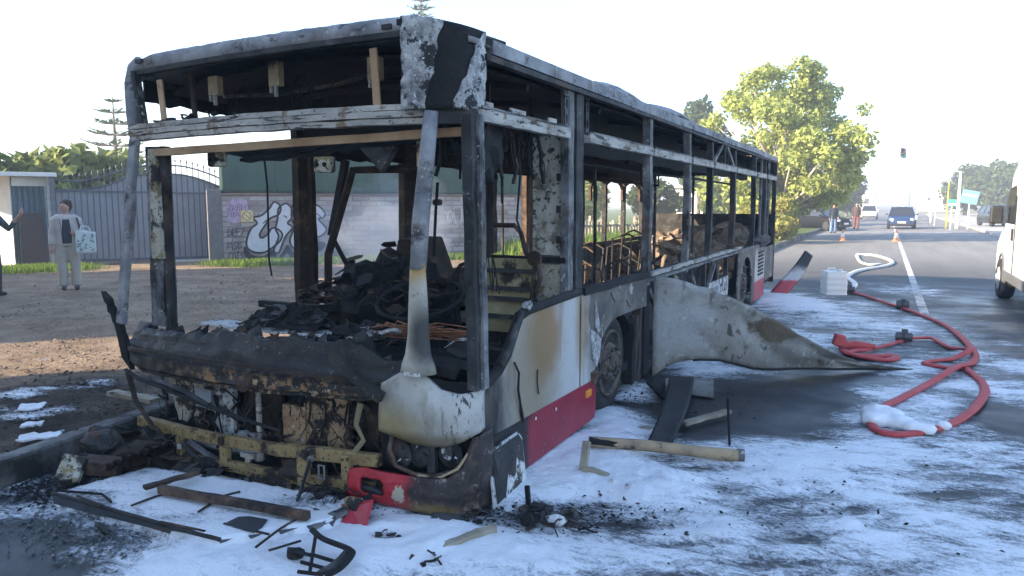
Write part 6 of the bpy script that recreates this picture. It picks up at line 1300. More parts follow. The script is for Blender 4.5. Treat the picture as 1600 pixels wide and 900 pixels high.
# ------------------------------------------------------------------ people
def blob(mb, name, m, parent, vox=.014, it=3):
    o = mb.build(name, m, parent, True); r_ = o.modifiers.new('remesh', 'REMESH'); r_.mode = 'VOXEL'; r_.voxel_size = vox; r_.use_smooth_shade = True
    s_ = o.modifiers.new('smooth', 'SMOOTH'); s_.iterations = it; s_.factor = .5; return o
skin = flat('skin', (.42, .25, .185), .55, 0, .08)
def hand(mb, w, d, side=1, curl=.5):
    """palm and five bent fingers at wrist w pointing along d"""
    w = Vector(w); d = Vector(d).normalized(); sx = d.cross(Vector((0, 1, 0))); sx = sx.normalized() if sx.length > .1 else Vector((1, 0, 0)); n_ = sx.cross(d)
    mb.ell(w + d * .045, (.034, .026, .045), 8, 6)
    for k, L in enumerate((.066, .076, .07, .055)):
        b = w + d * .07 + sx * (k - 1.5) * .019; mb.tube([b, b + d * L * .5 + n_ * .006, b + d * L * (.95 - curl * .25) + n_ * L * curl * .5], [.0085, .008, .006], 6)
    b = w + d * .03 + sx * side * .03; mb.tube([b, b + d * .03 + sx * side * .022, b + d * .055 + sx * side * .026 + n_ * .01], [.011, .010, .007], 6)
def person(label, loc, rz, h, pose, cl, hair, group=None):
    """faces local -y. pose: joints; cl: clothing colours"""
    o = thing('person', label, 'person', loc, rz, group); k = h / 1.65; P = lambda v: Vector(v) * k
    hd = P((0, -.01, 1.525)); tn = pose.get('turn', 0); f = Vector((math.sin(tn), -math.cos(tn), 0)); r_ = Vector((math.cos(tn), math.sin(tn), 0))
    mb = MB(); mb.ell(hd, (.074 * k, .09 * k, .112 * k), 14, 10); mb.ell(hd + f * .018 * k - Vector((0, 0, .055 * k)), (.055 * k, .065 * k, .065 * k), 12, 8)
    mb.tube([P((0, .01, 1.30)), hd - Vector((0, 0, .04))], [.058 * k, .05 * k], 10); mb.ell(hd + f * .098 * k - Vector((0, 0, .015)), (.013, .02, .026), 8, 6)
    for s_ in (-1, 1): mb.ell(hd + r_ * s_ * .075 * k - Vector((0, 0, .01)), (.012, .02, .03), 8, 6)
    mb.tube([P((0, 0, 1.34)), P((0, 0, 1.2)), P((0, 0, 1.0)), P((0, .01, .86))], [.13 * k, .14 * k, .125 * k, .14 * k], 12, .7)
    J = pose
    for s_, key in ((-1, 'armR'), (1, 'armL')):
        a, b, c = [P(q) for q in J[key]]; mb.tube([P((s_ * .08, .01, 1.33)), a, b, c], [.06 * k, .05 * k, .036 * k, .026 * k], 10); hand(mb, c, J[key + 'd'], -s_, .6)
    for s_, key in ((-1, 'legR'), (1, 'legL')):
        a, b, c = [P(q) for q in J[key]]; mb.tube([a, b, c], [.08 * k, .055 * k, .04 * k], 10)
    blob(mb, 'body', skin, o, .012)
    for s_ in (-1, 1): MB().ell(hd + f * .083 * k + r_ * s_ * .03 + Vector((0, 0, .012)), (.011, .008, .008), 8, 6).build('eye', black_plastic, o)
    MB().ell(hd + f * .082 * k - Vector((0, 0, .062 * k)), (.022, .01, .007), 8, 5).build('mouth', flat('lips', (.28, .1, .09), .5), o)
    if hair:
        mb = MB(); mb.ell(hd - f * .022 * k + Vector((0, 0, .045 * k)), (.088 * k, .096 * k, .088 * k), 14, 10); mb.ell(hd - f * .05 * k - Vector((0, 0, .0)), (.085 * k, .065 * k, .085 * k), 12, 8)
        for q in range(14): a = q * 2.4; mb.ell(hd - f * .025 * k + Vector((.07 * math.cos(a), .07 * math.sin(a), .04 + .05 * (q % 3) / 2)), (.03, .03, .025), 8, 6)
        blob(mb, 'hair', hair, o, .014, 2)
    for key in ('legR', 'legL'):
        c = P(J[key][2]); mb = MB(); mb.ell((c.x, c.y - .06, .035), (.047, .125, .042), 12, 8); mb.ell((c.x, c.y + .02, .06), (.045, .055, .06), 10, 8); blob(mb, 'shoe', cl['shoe'], o, .012, 2)
    mb = MB(); lw = cl.get('leg', 1.0)
    for s_, key in ((-1, 'legR'), (1, 'legL')):
        a, b, c = [P(q) for q in J[key]]; c2 = Vector((c.x, c.y, .07)); mb.tube([a + Vector((0, 0, .06)), a - Vector((0, 0, .1)), b, (b + c2) / 2, c2], [.10 * k, .10 * k, .08 * k * lw, .078 * k * lw, .08 * k * lw], 12)
    mb.tube([P((0, .01, .98)), P((0, .01, .80))], [.165 * k, .17 * k], 14, .72); blob(mb, 'trousers', cl['trousers'], o, .016, 3)
    mb = MB(); zb = cl.get('hem', .80); mb.tube([P((0, .01, 1.385)), P((0, .01, 1.33)), P((0, .0, 1.18)), P((0, .0, 1.0)), P((0, .01, zb))], [.09 * k, .155 * k, .175 * k, .172 * k, .185 * k], 16, .72)
    for s_, key in ((-1, 'armR'), (1, 'armL')):
        a, b, c = [P(q) for q in J[key]]; e = b.lerp(c, cl.get('sleeve', .85)); mb.tube([P((s_ * .09, .01, 1.34)), a, b, e], [.075 * k, .072 * k, .056 * k, .05 * k], 10)
    blob(mb, 'jacket' if cl.get('under') else 'shirt', cl['top'], o, .016, 3)
    if cl.get('under'):
        MB().grid(lambda u, v: P((( -.075 - .02 * v + (.15 + .03 * v) * u), -.152 + .03 * v ** 3 + .03 * (2 * u - 1) ** 2, .86 + .43 * v)), 6, 12, (0, .03, 0)).build('vest', cl['under'], o, True)
        for s_ in (-1, 1): MB().grid(lambda u, v: P((s_ * (.05 + .035 * u * v + .03 * (1 - v)), -.155 + .04 * v ** 3 - .006, 1.05 + .27 * v)), 3, 6, (0, .012, 0)).build('lapel', cl['top'], o, True)
    return o
std = dict(legR=[(-.09, .01, .84), (-.10, -.01, .46), (-.10, .02, .08)], legL=[(.09, .01, .84), (.11, -.01, .46), (.11, .02, .08)])
wpos = g0(110, 452); cam_rz = math.atan2(-wpos.x, wpos.y)            # turned to the camera
coat = flat('coat_beige', (.44, .39, .355), .85, 0, .15); beige_tr = flat('trousers_beige', (.40, .36, .30), .85, 0, .12); navy = flat('vest_navy', (.015, .025, .04), .8)
person('woman in beige jacket and trousers with a carrier bag standing before the gate', wpos, cam_rz, 1.62, dict(std, turn=-.95, armR=[(-.19, .01, 1.28), (-.235, .02, 1.03), (-.25, -.02, .79)], armRd=(0, -.1, -1), armL=[(.19, .01, 1.28), (.25, .03, 1.03), (.15, -.19, 1.02)], armLd=(-.6, -.3, .3)),
       dict(shoe=flat('shoe_dark', (.03, .03, .03), .6), trousers=beige_tr, top=coat, under=navy, hem=.82, leg=1.08), flat('hair_auburn', (.055, .026, .016), .8))
bg_ = thing('carrier_bag', 'white carrier bag with green leaf print on the woman\'s arm', 'bag', wpos, cam_rz)
bw = flat('bag_white', (.55, .60, .58), .6, 0, .08)
MB().grid(lambda u, v: (.13 + .32 * u, -.26 + .02 * nz((u * 4, v * 4, 0), 1), .66 + .40 * v + .02 * math.sin(5 * u) * v), 10, 10, (0, .08, 0)).build('pouch', bw, bg_, True, 0)
for s_ in (-.268, ): MB().tube([(.2, s_, 1.05), (.22, s_ + .03, 1.13), (.28, s_ + .05, 1.15), (.34, s_ + .03, 1.13), (.37, s_, 1.05)], .01, 6).build('handle', bw, bg_)
rr = random.Random(4)
for k in range(22):
    x, z, a, L = .16 + .26 * rr.random(), .70 + .30 * rr.random(), rr.uniform(0, 6.3), rr.uniform(.02, .04); d = Vector((math.cos(a), 0, math.sin(a))) * L; e = Vector((-d.z, 0, d.x)) * .4; c = Vector((x, -.284, z))
    MB().prism([c - d, c + e, c + d, c - e], (0, -.002, 0)).build('leaf_print', flat('print_green', (.10, .22, .16), .6), bg_)
sb2 = thing('shoulder_bag', 'dark strap bag hanging from the woman\'s shoulder behind her arm', 'bag', wpos, cam_rz)
MB().tube([(.17, -.09, 1.30), (.2, -.13, 1.15), (.22, -.1, 1.0)], .014, 6, .4).build('strap', navy, sb2); MB().lump((.26, .05, .9), (.12, .06, .16), 2, .1, 2).build('pouch', navy, sb2, True)
t = NT('camouflage'); v_ = t.n('ShaderNodeTexVoronoi'); v_.inputs['Scale'].default_value = 16; t.l(t.pos, v_.inputs['Vector']); c = t.ramp(t.noise(14, 3, .6, dist=1.2), [(.38, (.03, .045, .05)), (.47, (.075, .10, .09)), (.55, (.05, .07, .055)), (.66, (.12, .14, .125))], 'CONSTANT'); t.done(c, .9); camo = t.m
mp = g0(-10, 463); person('bald man in camouflage shirt raising his hand beside the woman', mp, math.atan2(-mp.x, mp.y) + R(55), 1.68, dict(std, turn=.15, armR=[(-.2, .0, 1.28), (-.25, -.02, 1.03), (-.24, -.1, .80)], armRd=(.1, -.3, -1), armL=[(.2, -.02, 1.28), (.27, -.16, 1.10), (.20, -.40, 1.34)], armLd=(-.1, -.5, .8)),
       dict(shoe=flat('shoe_black', (.02, .02, .02), .6), trousers=flat('trousers_dark', (.03, .035, .045), .85), top=camo, hem=.82, sleeve=.5), None)
hang = dict(std, armR=[(-.19, 0, 1.28), (-.24, .02, 1.02), (-.23, -.06, .78)], armRd=(0, -.2, -1), armL=[(.19, 0, 1.28), (.24, .02, 1.02), (.22, -.12, .84)], armLd=(0, -.4, -1))
q = px(1301, 364); person('person in blue jeans and dark top beside the black car', q, .5, 1.72, dict(hang, turn=.4), dict(shoe=flat_m['shoe_black'], trousers=flat('jeans', (.13, .2, .32), .85), top=navy, sleeve=.85), flat('hair_dark', (.02, .016, .014), .8))
q = px(1337, 358); person('person in dark red trousers standing at the road edge', q, .2, 1.75, dict(hang, turn=-.2), dict(shoe=flat_m['shoe_black'], trousers=flat('trousers_maroon', (.16, .06, .05), .85), top=flat('top_maroon', (.07, .04, .04), .85), sleeve=.85), flat_m['hair_dark'])
# ------------------------------------------------------------------ hoses, can
hose_m = M('hose_red', [(.3, (.42, .045, .045)), (.7, (.52, .09, .085))], 6, .65, bump=.3, bscale=90, over=[((.55, .5, .52), 7, .66, .72)])
def crom(P, k=6):
    P = [Vector(p) for p in P]; out = []
    for i in range(len(P) - 1):
        p0, p1, p2, p3 = P[max(i - 1, 0)], P[i], P[i + 1], P[min(i + 2, len(P) - 1)]
        for q in range(k):
            u = q / k; out.append(.5 * ((2 * p1) + (p2 - p0) * u + (2 * p0 - 5 * p1 + 4 * p2 - p3) * u * u + (3 * p1 - p0 - 3 * p2 + p3) * u ** 3))
    return out + [P[-1]]
def ghose(name, label, pts, r_, m, fl=.5, zs=None, k=6):
    P = [px(x, y, 'Z', .03) for x, y in pts]
    if zs:
        for i, z in zs.items(): P[i].z = z
    return tag(MB().tube(crom(P, k), [r_ * (1 + .16 * nz((i * .35, r_ * 99, 0), 1)) for i in range((len(P) - 1) * k + 1)], 12, fl).build(name, m, None, True), label, 'hose', 'fire hoses on the road')
ghose('fire_hose', 'red fire hose curving over the foam into a wide loop', [(1328, 455), (1352, 462), (1375, 470), (1410, 481), (1440, 492), (1475, 507), (1500, 525), (1517, 543), (1524, 556), (1517, 568), (1500, 577), (1487, 583), (1450, 600), (1412, 620), (1385, 633), (1367, 645), (1360, 658), (1368, 670), (1388, 677), (1415, 678), (1450, 673), (1490, 660), (1520, 640), (1538, 615), (1536, 600), (1525, 588), (1512, 578), (1505, 572)], .039, hose_m, zs={10: .07, 11: .07})
ghose('fire_hose', 'red fire hose folded in sharp kinks inside the loop', [(1505, 574), (1488, 576), (1465, 572), (1448, 569), (1447, 566), (1465, 563), (1490, 560), (1515, 555), (1505, 549), (1485, 543), (1465, 533), (1455, 528), (1435, 528), (1417, 529), (1410, 532), (1380, 541), (1352, 547)], .037, hose_m, .5, zs={7: .09, 8: .06})
ghose('fire_hose', 'flattened end of red hose lying doubled by the peeled panel', [(1352, 547), (1335, 548), (1325, 552), (1345, 555), (1375, 556), (1396, 556), (1398, 560), (1380, 562), (1340, 556), (1318, 548)], .05, hose_m, .4)
wh = flat('hose_white', (.62, .6, .56), .7)
Z4 = lambda P: [(1160 + x / 3.63, 280 + y / 3.63) for x, y in P]
ghose('fire_hose', 'pale hose winding over the sunny road behind the can', Z4([(650, 428), (700, 428), (760, 434), (820, 452), (852, 470), (835, 484), (790, 496), (700, 510), (640, 525), (603, 545), (597, 560), (625, 578), (638, 598), (628, 615), (600, 634)]), .055, wh, .7)
ghose('fire_hose', 'short pale hose tail bent beside the long pale hose', Z4([(650, 428), (655, 448), (672, 470), (705, 482), (740, 485), (778, 480)]), .05, wh, .6)
for (x_, y_), lb, r_ in (((1411, 479), 'dark metal coupling joining the red hose on the road', .075), ((1328, 455), 'dark coupling where the red hose meets the pale hose', .06), ((1413, 530), 'metal coupling on the kinked red hose inside the loop', .055)):
    p = px(x_, y_, 'Z', .05); tag(MB().lathe([(r_ * .6, -.1), (r_, -.09), (r_, -.02), (r_ * .8, -.01), (r_, 0), (r_, .08), (r_ * .6, .09)], p + Vector((0, 0, .03)), 'X', 12).box(p + Vector((0, 0, .10)), (.07, .05, .05)).build('hose_coupling', flat('coupling_grey', (.08, .08, .085), .5, .4)), lb, 'coupling', 'hose couplings')
br = thing('hose_branch', 'red nozzle branch lying behind the tip of the peeled panel', 'nozzle', px(1325, 548))
MB().tube([(-.1, 0, .05), (.1, .02, .07), (.28, .06, .06)], [.06, .05, .03], 10).build('barrel', hose_m, br); MB().box((-.1, -.02, .12), (.12, .12, .14), (0, .2, .3)).build('valve', hose_m, br, bevel=.02); MB().box((-.45, -.1, .05), (.16, .1, .08)).build('lever', hose_m, br, bevel=.02)
cp = px(1302, 459); can = thing('jerrycan', 'white square plastic can standing beside the hose joint', 'can', cp, .35)
t = NT('can_plastic'); t.done((.82, .81, .77), .45); t.b.inputs['Subsurface Weight'].default_value = .2
MB().grid(lambda u, v: (lambda a, q: (q * .2 * max(-1, min(1, 1.35 * math.cos(a))), q * .2 * max(-1, min(1, 1.35 * math.sin(a))), v * .42))(2 * math.pi * u, (1 - .08 * abs(math.sin(v * 12)) * .4) if v < .95 else .94), 40, 20).build('can_body', t.m, can, True)
MB().prism([(.188 * max(-1, min(1, 1.35 * math.cos(a))), .188 * max(-1, min(1, 1.35 * math.sin(a))), .419) for a in [i * math.pi / 20 for i in range(40)]], (0, 0, .012)).build('can_top', t.m, can); MB().lathe([(.05, 0), (.05, .05), (.0, .055)], (.08, -.06, .42), 'Z', 14).build('cap', flat('cap_white', (.6, .6, .58), .5), can); MB().tube([(-.12, .05, .43), (-.1, .05, .48), (.02, .05, .48), (.04, .05, .43)], .014, 6).build('handle', t.m, can)

fm = MB()
for k, (x, y, r_) in enumerate(((1372, 648, .13), (1390, 652, .12), (1408, 661, .10), (1428, 668, .08), (1366, 656, .10), (1450, 671, .07), (1475, 665, .06))): fm.lump(px(x, y, 'Z', .05), (r_, r_ * .8, r_ * .65), k, .3, 3)
tag(blob(fm, 'foam', flat('foam_mound', (.76, .775, .795), .6, 0, .05), None, .02, 6), 'mound of white foam sitting on the lower bend of the hose loop', 'foam', kind='stuff')
# ------------------------------------------------------------------ wreckage on the ground, each piece a thing of its own
def G(x, y, z=.01): return px(x, y, 'Z', z)
def bar(name, label, a, b, w, h, m, za=.03, zb=.03, group='wreckage on the road', cat='debris', **k):
    return tag(MB().beam(G(*a, za), G(*b, zb), w, h, seg=10, wob=.005, **k).build(name, m), label, cat, group)
ws = thing('fallen_windscreen', 'broken windscreen sheet lying flat under foam before the bus', 'windscreen', G(300, 800), 0, None, True)
MB().prism([p + Vector((0, 0, .02)) for p in WS], (0, 0, WSZ - .018)).build('glass_sheet', flat('laminate_grey', (.05, .06, .065), .3), ws)
MB().tube([p + Vector((0, 0, WSZ + .006)) for p in WS[:1] + WS[-1:] + WS[-2:-1]], .011, 6).build('black_border', rubber, ws)
MB().tube([p + Vector((0, 0, WSZ + .012)) for p in (G(95, 790), G(160, 795), G(175, 808))], .008, 5).build('trim_strip', soot, ws)
for P in ([(310, 800), (335, 783), (345, 776), (375, 768)], [(205, 790), (255, 772), (290, 768)], [(400, 855), (440, 825), (470, 808)], [(250, 815), (320, 830)], [(240, 825), (265, 832)], [(120, 775), (160, 790)], [(350, 818), (420, 835)], [(470, 845), (420, 860)]):
    MB().tube(crom([G(x, y, WSZ + .018) for x, y in P], 4), .009, 5, .6).build('crack_ridge', soot_brown, ws)
MB().prism([G(352, 819, WSZ + .02), G(372, 809, WSZ + .02), G(390, 808, WSZ + .02), G(418, 813, WSZ + .02), G(410, 824, WSZ + .02), G(396, 833, WSZ + .02), G(375, 827, WSZ + .02)], (0, 0, .006)).build('bare_patch', flat('laminate_dark', (.03, .033, .036), .5), ws)
bar('steel_rail', 'brown steel tube lying along the top edge of the fallen windscreen', (250, 764), (482, 806), .04, .04, rust, .125, .125)
bar('door_strip', 'dark bent strip crossing the left end of the brown tube', (225, 762), (310, 738), .045, .02, soot_brown, .13, .14)
step = [G(340, 742, .06), G(505, 783, .05), G(500, 800, .02), G(345, 757, .02)]
tag(MB().grid(lambda u, v: step[0].lerp(step[1], u).lerp(step[3].lerp(step[2], u), v) + Vector((0, 0, .006 * nz((u * 20, v * 4, 0), 1))), 24, 4, (0, .03, -.012)).build('step_strip', M('speckled_step', [(.4, (.12, .1, .075)), (.5, (.34, .3, .23)), (.65, (.5, .46, .38))], 45, .8, bump=.6)), 'speckled beige step edging under the bumper frame', 'debris', 'wreckage on the road')
a, b = G(461, 795, .05), Vector((-2.9, 3.13, .235)); rod = thing('tie_rod', 'thin black tie rod leaning from the foam onto the bumper frame', 'rod', a, 0, 'wreckage on the road', True)
MB().tube([a, a.lerp(b, .5), b], .011, 8).build('shaft', soot_gloss, rod)
for q in (a, b): MB().lathe([(.019, -.008), (.019, .008), (.009, .009)], q, 'Y', 12).build('eye', ash_metal, rod)
fan = thing('vent_grille', 'bent black ventilation grille lying in foam before the red bumper piece', 'grille', G(480, 865), 0, 'wreckage on the road', True)
rim_ = crom([G(488, 828, .15), G(505, 842, .14), G(545, 858, .13), G(548, 868, .12), G(530, 888, .11), G(508, 899, .10)], 5)
MB().tube(rim_, .018, 6, .6).build('rim', soot, fan); MB().tube(crom([G(541, 862, .12), G(524, 880, .11), G(498, 897, .10)], 5), .014, 6).build('rim', ash_dark, fan)
for p_, q_ in (((494, 832), (484, 895)), ((486, 866), (525, 878)), ((470, 878), (512, 889)), ((465, 893), (505, 898)), ((455, 860), (488, 868))): MB().tube([G(*p_, .11), G(*q_, .10)], .009, 5).build('slat', soot, fan)
MB().lump(G(462, 864, .08), (.05, .04, .03), 5, .5).build('melted_knob', soot, fan)
bar('hinge_arm', 'pale slotted arm between the windscreen and the red fragment', (488, 822), (540, 797), .06, .02, ash_metal, .07, .09)
rf = [G(520, 828, .03), G(566, 832, .03), G(578, 785, .14), G(548, 792, .10), G(535, 812, .04)]
tag(MB().prism(rf, (.01, .03, .015)).build('bumper_fragment', flat('red_plastic', (.40, .02, .035), .4), None, bevel=.006), 'scarlet broken bumper fragment standing in the foam under the bus front', 'debris', 'wreckage on the road')
tag(MB().lump(G(556, 795, .08), (.08, .05, .06), 6, .5, 3).build('melted_lump', tan_panel), 'orange brown melted lump on the red bumper fragment', 'debris', 'wreckage on the road')
hp_ = thing('charred_pile', 'pile of black charred scraps between tie rod and red bumper', 'debris', G(510, 790), 0, 'wreckage on the road', True)
scrap(G(520, 790, .03), 40, (.2, .12, .10), dk, sz=(.03, .08), name='scrap', parent=hp_)
hp_ = thing('charred_pile', 'tangle of burnt scraps at the left foot of the bumper frame', 'debris', G(325, 735), 0, 'wreckage on the road', True)
scrap(G(312, 745, .03), 36, (.16, .14, .08), dk + [rust], sz=(.03, .08), name='scrap', parent=hp_)
tag(MB().grid(lambda u, v: G(648 + 75 * u, 806 + 26 * v - 14 * u, .012 + .02 * math.sin(3 * u) + .012 * nz((u * 5, v * 4, 0), 1)), 10, 6, (0, 0, .012), lambda u, v: nz((u * 3, v * 3, 9), 1.2) > -.4).build('mud_flap', flat('flap_grey', (.06, .062, .065), .6)), 'torn grey rubber sheet lying below the burnt bumper corner', 'debris', 'wreckage on the road')
bar('trim_bar', 'short pale trim bar lying alone in the foam', (690, 857), (773, 825), .045, .04, wood_char, .03, .05)
# off the driver's side
rb = [(1015, 691), (1032, 640), (1046, 598)]; 
tag(MB().grid(lambda u, v: G(1010 + 40 * u + 34 * v + 6 * math.sin(3 * v), 692 - 2 * u - 92 * v, .03 + .07 * math.sin(math.pi * v) + .02 * (u - .5) ** 2) + Vector((0, 0, .06 * v)), 8, 20, (0, 0, -.02)).build('rubber_flap', rubber, None, True), 'thick black rubber flap curling up among the wreckage', 'debris', 'wreckage on the road')
pp = thing('tan_pipe', 'scorched tan pipe with an open end lying across the foam', 'pipe', G(1040, 705), 0, 'wreckage on the road', True)
A_, B_ = G(920, 690, .09), G(1160, 712, .05); MB().tube([A_, A_.lerp(B_, .35) + Vector((0, 0, .01)), A_.lerp(B_, .7), B_], [.036, .038, .038, .040], 14, cap=False).build('tube', tan_bar, pp, True)
d = (B_ - A_).normalized(); MB().tube([B_ - d * .03, B_ + d * .01], .045, 14, cap=False).build('socket', ash_metal, pp); MB().tube([B_ - d * .06, B_ - d * .03], .037, 14).build('bore', soot, pp)
bar('frame_leg', 'dark upper half of a broken frame lying behind the tan pipe', (921, 688), (1010, 698), .05, .035, soot, .11, .07)
fr = thing('corner_frame', 'pale L shaped broken frame corner standing in the foam', 'frame', G(915, 745), 0, 'wreckage on the road', True)
a = G(910, 745, .02); MB().beam(a, px(917, 690, 'Y', a.y + .12), .045, .035, up=(0, 1, 0)).build('upright', wood_char, fr); MB().prism([a + Vector((.0, -.01, .0)), a + Vector((.18, .02, .0)), a + Vector((.16, .02, .035)), a + Vector((.06, 0, .065)), a + Vector((.0, -.01, .06))], (0, .03, 0)).build('foot', wood_char, fr)
bar('wood_slat', 'pale slat sticking out behind the rubber flap', (1068, 662), (1139, 642), .06, .025, wood_char, .05, .06); bar('wood_slat', 'flat pale slat leading to the bus wheel', (905, 676), (1015, 668), .05, .015, wood_char, .02, .03)
a = G(1140, 697, .0); tag(MB().tube([a, px(1137, 622, 'Y', a.y + .05)], .009, 6).build('thin_rod', soot), 'thin black rod standing upright behind the pipe end', 'rod', 'wreckage on the road')
tag(MB().beam(G(1040, 622, .04), Vector((XL + .08, 6.35, .10)), .05, .03, seg=5, wob=.01).build('bent_strip', soot), 'black bent strip fallen from the wheel arch', 'debris', 'wreckage on the road')
tag(MB().grid(lambda u, v: G(1040 + 75 * u, 592 + 20 * v + 10 * u * v, .02 + .008 * nz((u * 4, v * 4, 0), 1)), 8, 5, (0, 0, .008)).build('panel_shard', peeled_m), 'flat pale shard on the road beneath the peeled panel', 'debris', 'wreckage on the road')
tw = thing('torn_bracket', 'small torn white bracket lying in the smooth foam', 'debris', G(962, 755), 0, 'wreckage on the road', True)
MB().beam(G(952, 757, .02), G(985, 757, .02), .03, .02).build('base', ash_rail, tw); MB().prism([G(978, 757, .02), G(985, 757, .02), G(980, 757, .10), G(976, 757, .09)], (0, .02, 0)).build('tab', white_scorch, tw); MB().lump(G(958, 754, .04), (.03, .02, .02), 2, .5).build('scrap', white_scorch, tw)
sc = thing('charred_clump', 'black charred clump with an upright stub in the foam beside the bus', 'debris', G(850, 812), 0, 'wreckage on the road', True)
a = G(826, 792, .02); MB().beam(a, a + Vector((-.01, .0, .12)), .025, .02, up=(0, 1, 0)).build('stub', soot, sc); MB().beam(G(830, 790, .05), G(862, 798, .04), .06, .03).build('plate', ash_dark, sc)
scrap(G(848, 812, .03), 18, (.15, .14, .05), dk, sz=(.02, .06), name='scrap', parent=sc); MB().lump(G(825, 814, .04), (.045, .04, .035), 3, .2, 2).build('knob', soot, sc); MB().lump(G(868, 812, .04), (.06, .04, .03), 8, .4, 2).build('melted_lump', white_scorch, sc)
for (x, y, w, n_, lb) in ((610, 847, .12, 14, 'low black ash clump in the foam right of the grille'), (672, 876, .07, 9, 'small pair of black cinders in thick foam'), (895, 815, .12, 14, 'scatter of cinders beside the charred clump'), (740, 805, .10, 10, 'black cinders along the foot of the bus corner')):
    c_ = thing('cinder_clump', lb, 'debris', G(x, y), 0, 'cinders in the foam', True); scrap(G(x, y, .02), n_, (w, w * .8, .04), [soot, soot_gloss, soot_brown], sz=(.015, .045), name='cinder', parent=c_)
# left of the bus, against the kerb
hp_ = thing('charred_pile', 'dark heap of burnt body parts between the kerb and the bus corner', 'debris', G(240, 705), 0, 'wreckage at the kerb', True)
scrap(G(225, 712, .04), 70, (.34, .26, .2), dk + [rust, soot_brown], sz=(.03, .10), name='scrap', parent=hp_); MB().lump(G(225, 714, .02), (.3, .22, .13), 6, .4, 3).build('core', soot_brown, hp_)
cr = thing('crushed_bumper', 'crushed ribbed bumper shell lying between kerb and bus', 'debris', G(230, 715), 0, 'wreckage at the kerb', True)
MB().grid(lambda u, v: G(165 + 130 * u, 725 - 35 * math.sin(1.6 * u) + 14 * v, .04 + .16 * math.sin(math.pi * (.2 + .7 * u)) * (1 - v) + .02 * math.sin(u * 60) * (1 - v) + .02 * nz((u * 6, v * 3, 0), 1)), 50, 8, (0, .02, -.012)).build('shell', soot_brown, cr)
MB().tube([G(285, 690, .2), G(300, 710, .12), G(335, 730, .06), G(345, 718, .07)], .014, 6).build('edge', ash_dark, cr); MB().beam(G(295, 690, .18), G(340, 720, .08), .03, .02).build('strut', ash_metal, cr)
MB().tube([G(240, 690, .1), G(275, 680, .22)], .006, 5).build('wire', soot, cr)
bar('plank', 'pale plank end lying on the kerb left of the bus', (175, 613), (243, 626), .09, .03, wood_char, .24, .24, 'wreckage at the kerb')
bx_ = tag(MB().box(G(165, 728, .07), (.26, .12, .09), (.1, .1, .5)).build('burnt_box', rust, None, bevel=.008), 'rusty burnt box against the kerb', 'debris', 'wreckage at the kerb')
tag(MB().box(G(112, 732, .09), (.14, .05, .16), (-.5, .2, .5)).build('pale_fitting', beige_panel, None, bevel=.01), 'pale pinkish fitting leaning against the kerb', 'debris', 'wreckage at the kerb')
tag(MB().lump(G(160, 694, .12), (.16, .1, .12), 4, .3, 3).build('melted_shell', ash_dark), 'rounded dark shell with a pale edge behind the rusty box', 'debris', 'wreckage at the kerb')
bar('side_strip', 'long thin strip along the kerb foot', (98, 755), (140, 735), .05, .03, soot_brown, .03, .04, 'wreckage at the kerb')
for k, (x, y, w, h) in enumerate(((48, 637, 26, 7), (50, 664, 20, 5), (60, 683, 38, 8))):
    qd = [(-w, h), (w * .7, h * .3), (w, -h), (-w * .5, -h * .5)]; tag(MB().prism([G(x + qa[0] + (qb[0] - qa[0]) * e / 5 + w * .16 * nz((e * 1.3, k * 7 + m_, 0), 1.1), y + qa[1] + (qb[1] - qa[1]) * e / 5 + h * .5 * nz((e * 1.7, k * 5 + m_, 3), 1.1), .165) for m_, (qa, qb) in enumerate(zip(qd, qd[1:] + qd[:1])) for e in range(5)], (0, 0, .012)).build('white_slab', flat('slab_white', (.62, .64, .66), .6)), ['white flat slab on the burnt dirt farthest from the kerb', 'thin white slab in the middle of the burnt dirt', 'long white slab on the dirt next to the kerb'][k], 'debris', 'white slabs on the dirt')
tag(MB().lump(G(108, 848, .0), (.0, .0, .0), 1).build('glass_clod', soot), 'x', 'debris') if False else None
for k, (x, y) in enumerate(((168, 822), (172, 815))): pass
tag(MB().grid(lambda u, v: G(148 + 30 * u, 826 + 10 * u - 12 * v, .015 + .07 * v * (1 - u * .4) + .02 * nz((u * 4, v * 4, 0), 1)), 6, 5, (0, .012, -.006)).build('glass_chunk', flat('glass_blue', (.12, .145, .155), .3)), 'bluish crumpled glass chunk beside the fallen windscreen', 'debris', 'wreckage on the road')
# broken windscreen crumbs and ash flakes: past counting
def crumbs(label, tab, n_, s_, m, seed, z=0.004, name='charred_fragments'):
    g = np.random.default_rng(seed); mb = MB()
    for k in range(n_):
        x, y, hw, hh = tab[g.integers(0, len(tab))]; p = px(x + g.normal() * hw * .5, min(y + g.normal() * hh * .5, 1000)); q = s_ * (.3 + g.random() ** 2 * 1.4); a = g.random() * 6.3; zz = z + (LOT_Z if p.x < kx(p.y) - .1 else 0)
        u = Vector((math.cos(a), math.sin(a), g.normal() * .25)) * q; w = Vector((-math.sin(a), math.cos(a), g.normal() * .25)) * q * g.uniform(.3, .8); p.z = zz + q * .25
        mb.add([p - u, p - w, p + u, p + w, p + Vector((0, 0, q * .5))], [(0, 1, 4), (1, 2, 4), (2, 3, 4), (3, 0, 4), (3, 2, 1, 0)])
    return tag(mb.build(name, m), label, 'debris', kind='stuff')
crumbs('black ash flakes and cinders scattered over the foam and road', [(760, 800, 60, 25), (900, 815, 90, 20), (870, 645, 70, 30), (980, 800, 120, 40), (700, 830, 120, 40), (1100, 640, 120, 40), (1250, 780, 250, 90), (980, 620, 50, 25), (1280, 500, 120, 40), (520, 800, 80, 25), (850, 740, 120, 60)], 1700, .011, soot, 4, .02)
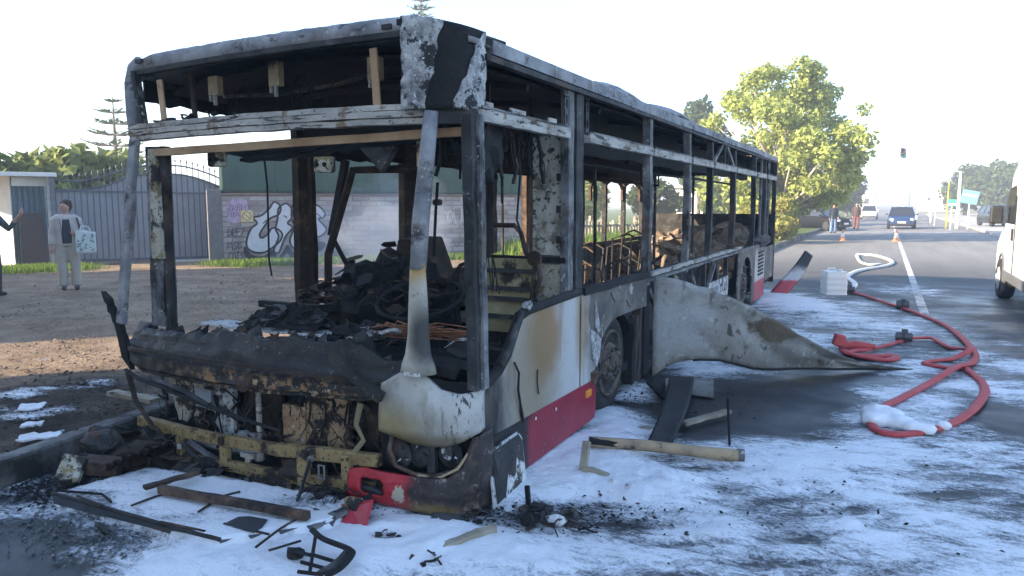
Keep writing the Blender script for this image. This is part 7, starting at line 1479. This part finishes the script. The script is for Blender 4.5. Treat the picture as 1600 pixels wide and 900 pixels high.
crumbs('grey crumbs of broken windscreen on the road at the left', [(120, 850, 150, 45), (60, 830, 80, 40), (220, 860, 120, 30), (180, 820, 60, 20)], 1000, .011, flat('crumb_grey', (.07, .085, .085), .35), 5, name='glass_crumbs')
crumbs('burnt litter over the dirt beside the kerb', [(100, 640, 120, 40), (180, 650, 80, 30), (80, 690, 100, 30), (200, 700, 60, 30)], 900, .014, soot_brown, 6, name='burnt_litter')
crumbs('loose stones and twigs over the dirt lot', [(120, 500, 200, 60), (350, 480, 150, 40), (100, 580, 150, 60), (420, 450, 120, 20)], 2200, .02, dirt, 7, name='gravel')
crumbs('burnt litter heaped under the bus front and along the kerb foot', [(180, 745, 80, 25), (300, 745, 80, 20), (60, 770, 60, 25)], 1500, .014, soot, 8, name='burnt_litter')
for o in bpy.data.objects:
    if '_abs' in o: del o['_abs']
# ------------------------------------------------------------------ thin smoky air over the place, added mostly as a lens glare veil
t = NT('haze'); t.t.nodes.remove(t.b); pv = t.n('ShaderNodeVolumePrincipled'); pv.inputs['Density'].default_value = .0033; pv.inputs['Color'].default_value = (.93, .95, 1, 1); pv.inputs['Anisotropy'].default_value = .2
t.l(pv.outputs[0], t.out.inputs['Volume'])
hz_ = MB().box((0, 190, 10.5), (2500, 2900, 23)).build('haze', t.m); tag(hz_, 'thin pale smoke haze added over the road mostly as lens glare veil', 'haze', kind='stuff')

t = NT('smoke'); t.t.nodes.remove(t.b); pv = t.n('ShaderNodeVolumePrincipled'); pv.inputs['Density'].default_value = .10; pv.inputs['Color'].default_value = (.85, .88, .93, 1); t.l(pv.outputs[0], t.out.inputs['Volume'])
sm = MB()
for k, (x, y, z, a, b, c_) in enumerate(((-8.6, 11.0, .95, 1.5, 1.9, .8), (-7.3, 10.2, 1.25, .9, 1.2, 1.05), (-9.6, 13.4, .95, 1.4, 1.8, .8))): sm = MB().lump((x, y, z), (a, b, c_), k + 3, .35, 4, .6); tag(sm.build('smoke', t.m, None, True), ['low wisp of pale smoke drifting behind the cab', 'rising wisp of smoke behind the far door posts', 'thin smoke lying along the foot of the wall'][k], 'smoke', kind='stuff')
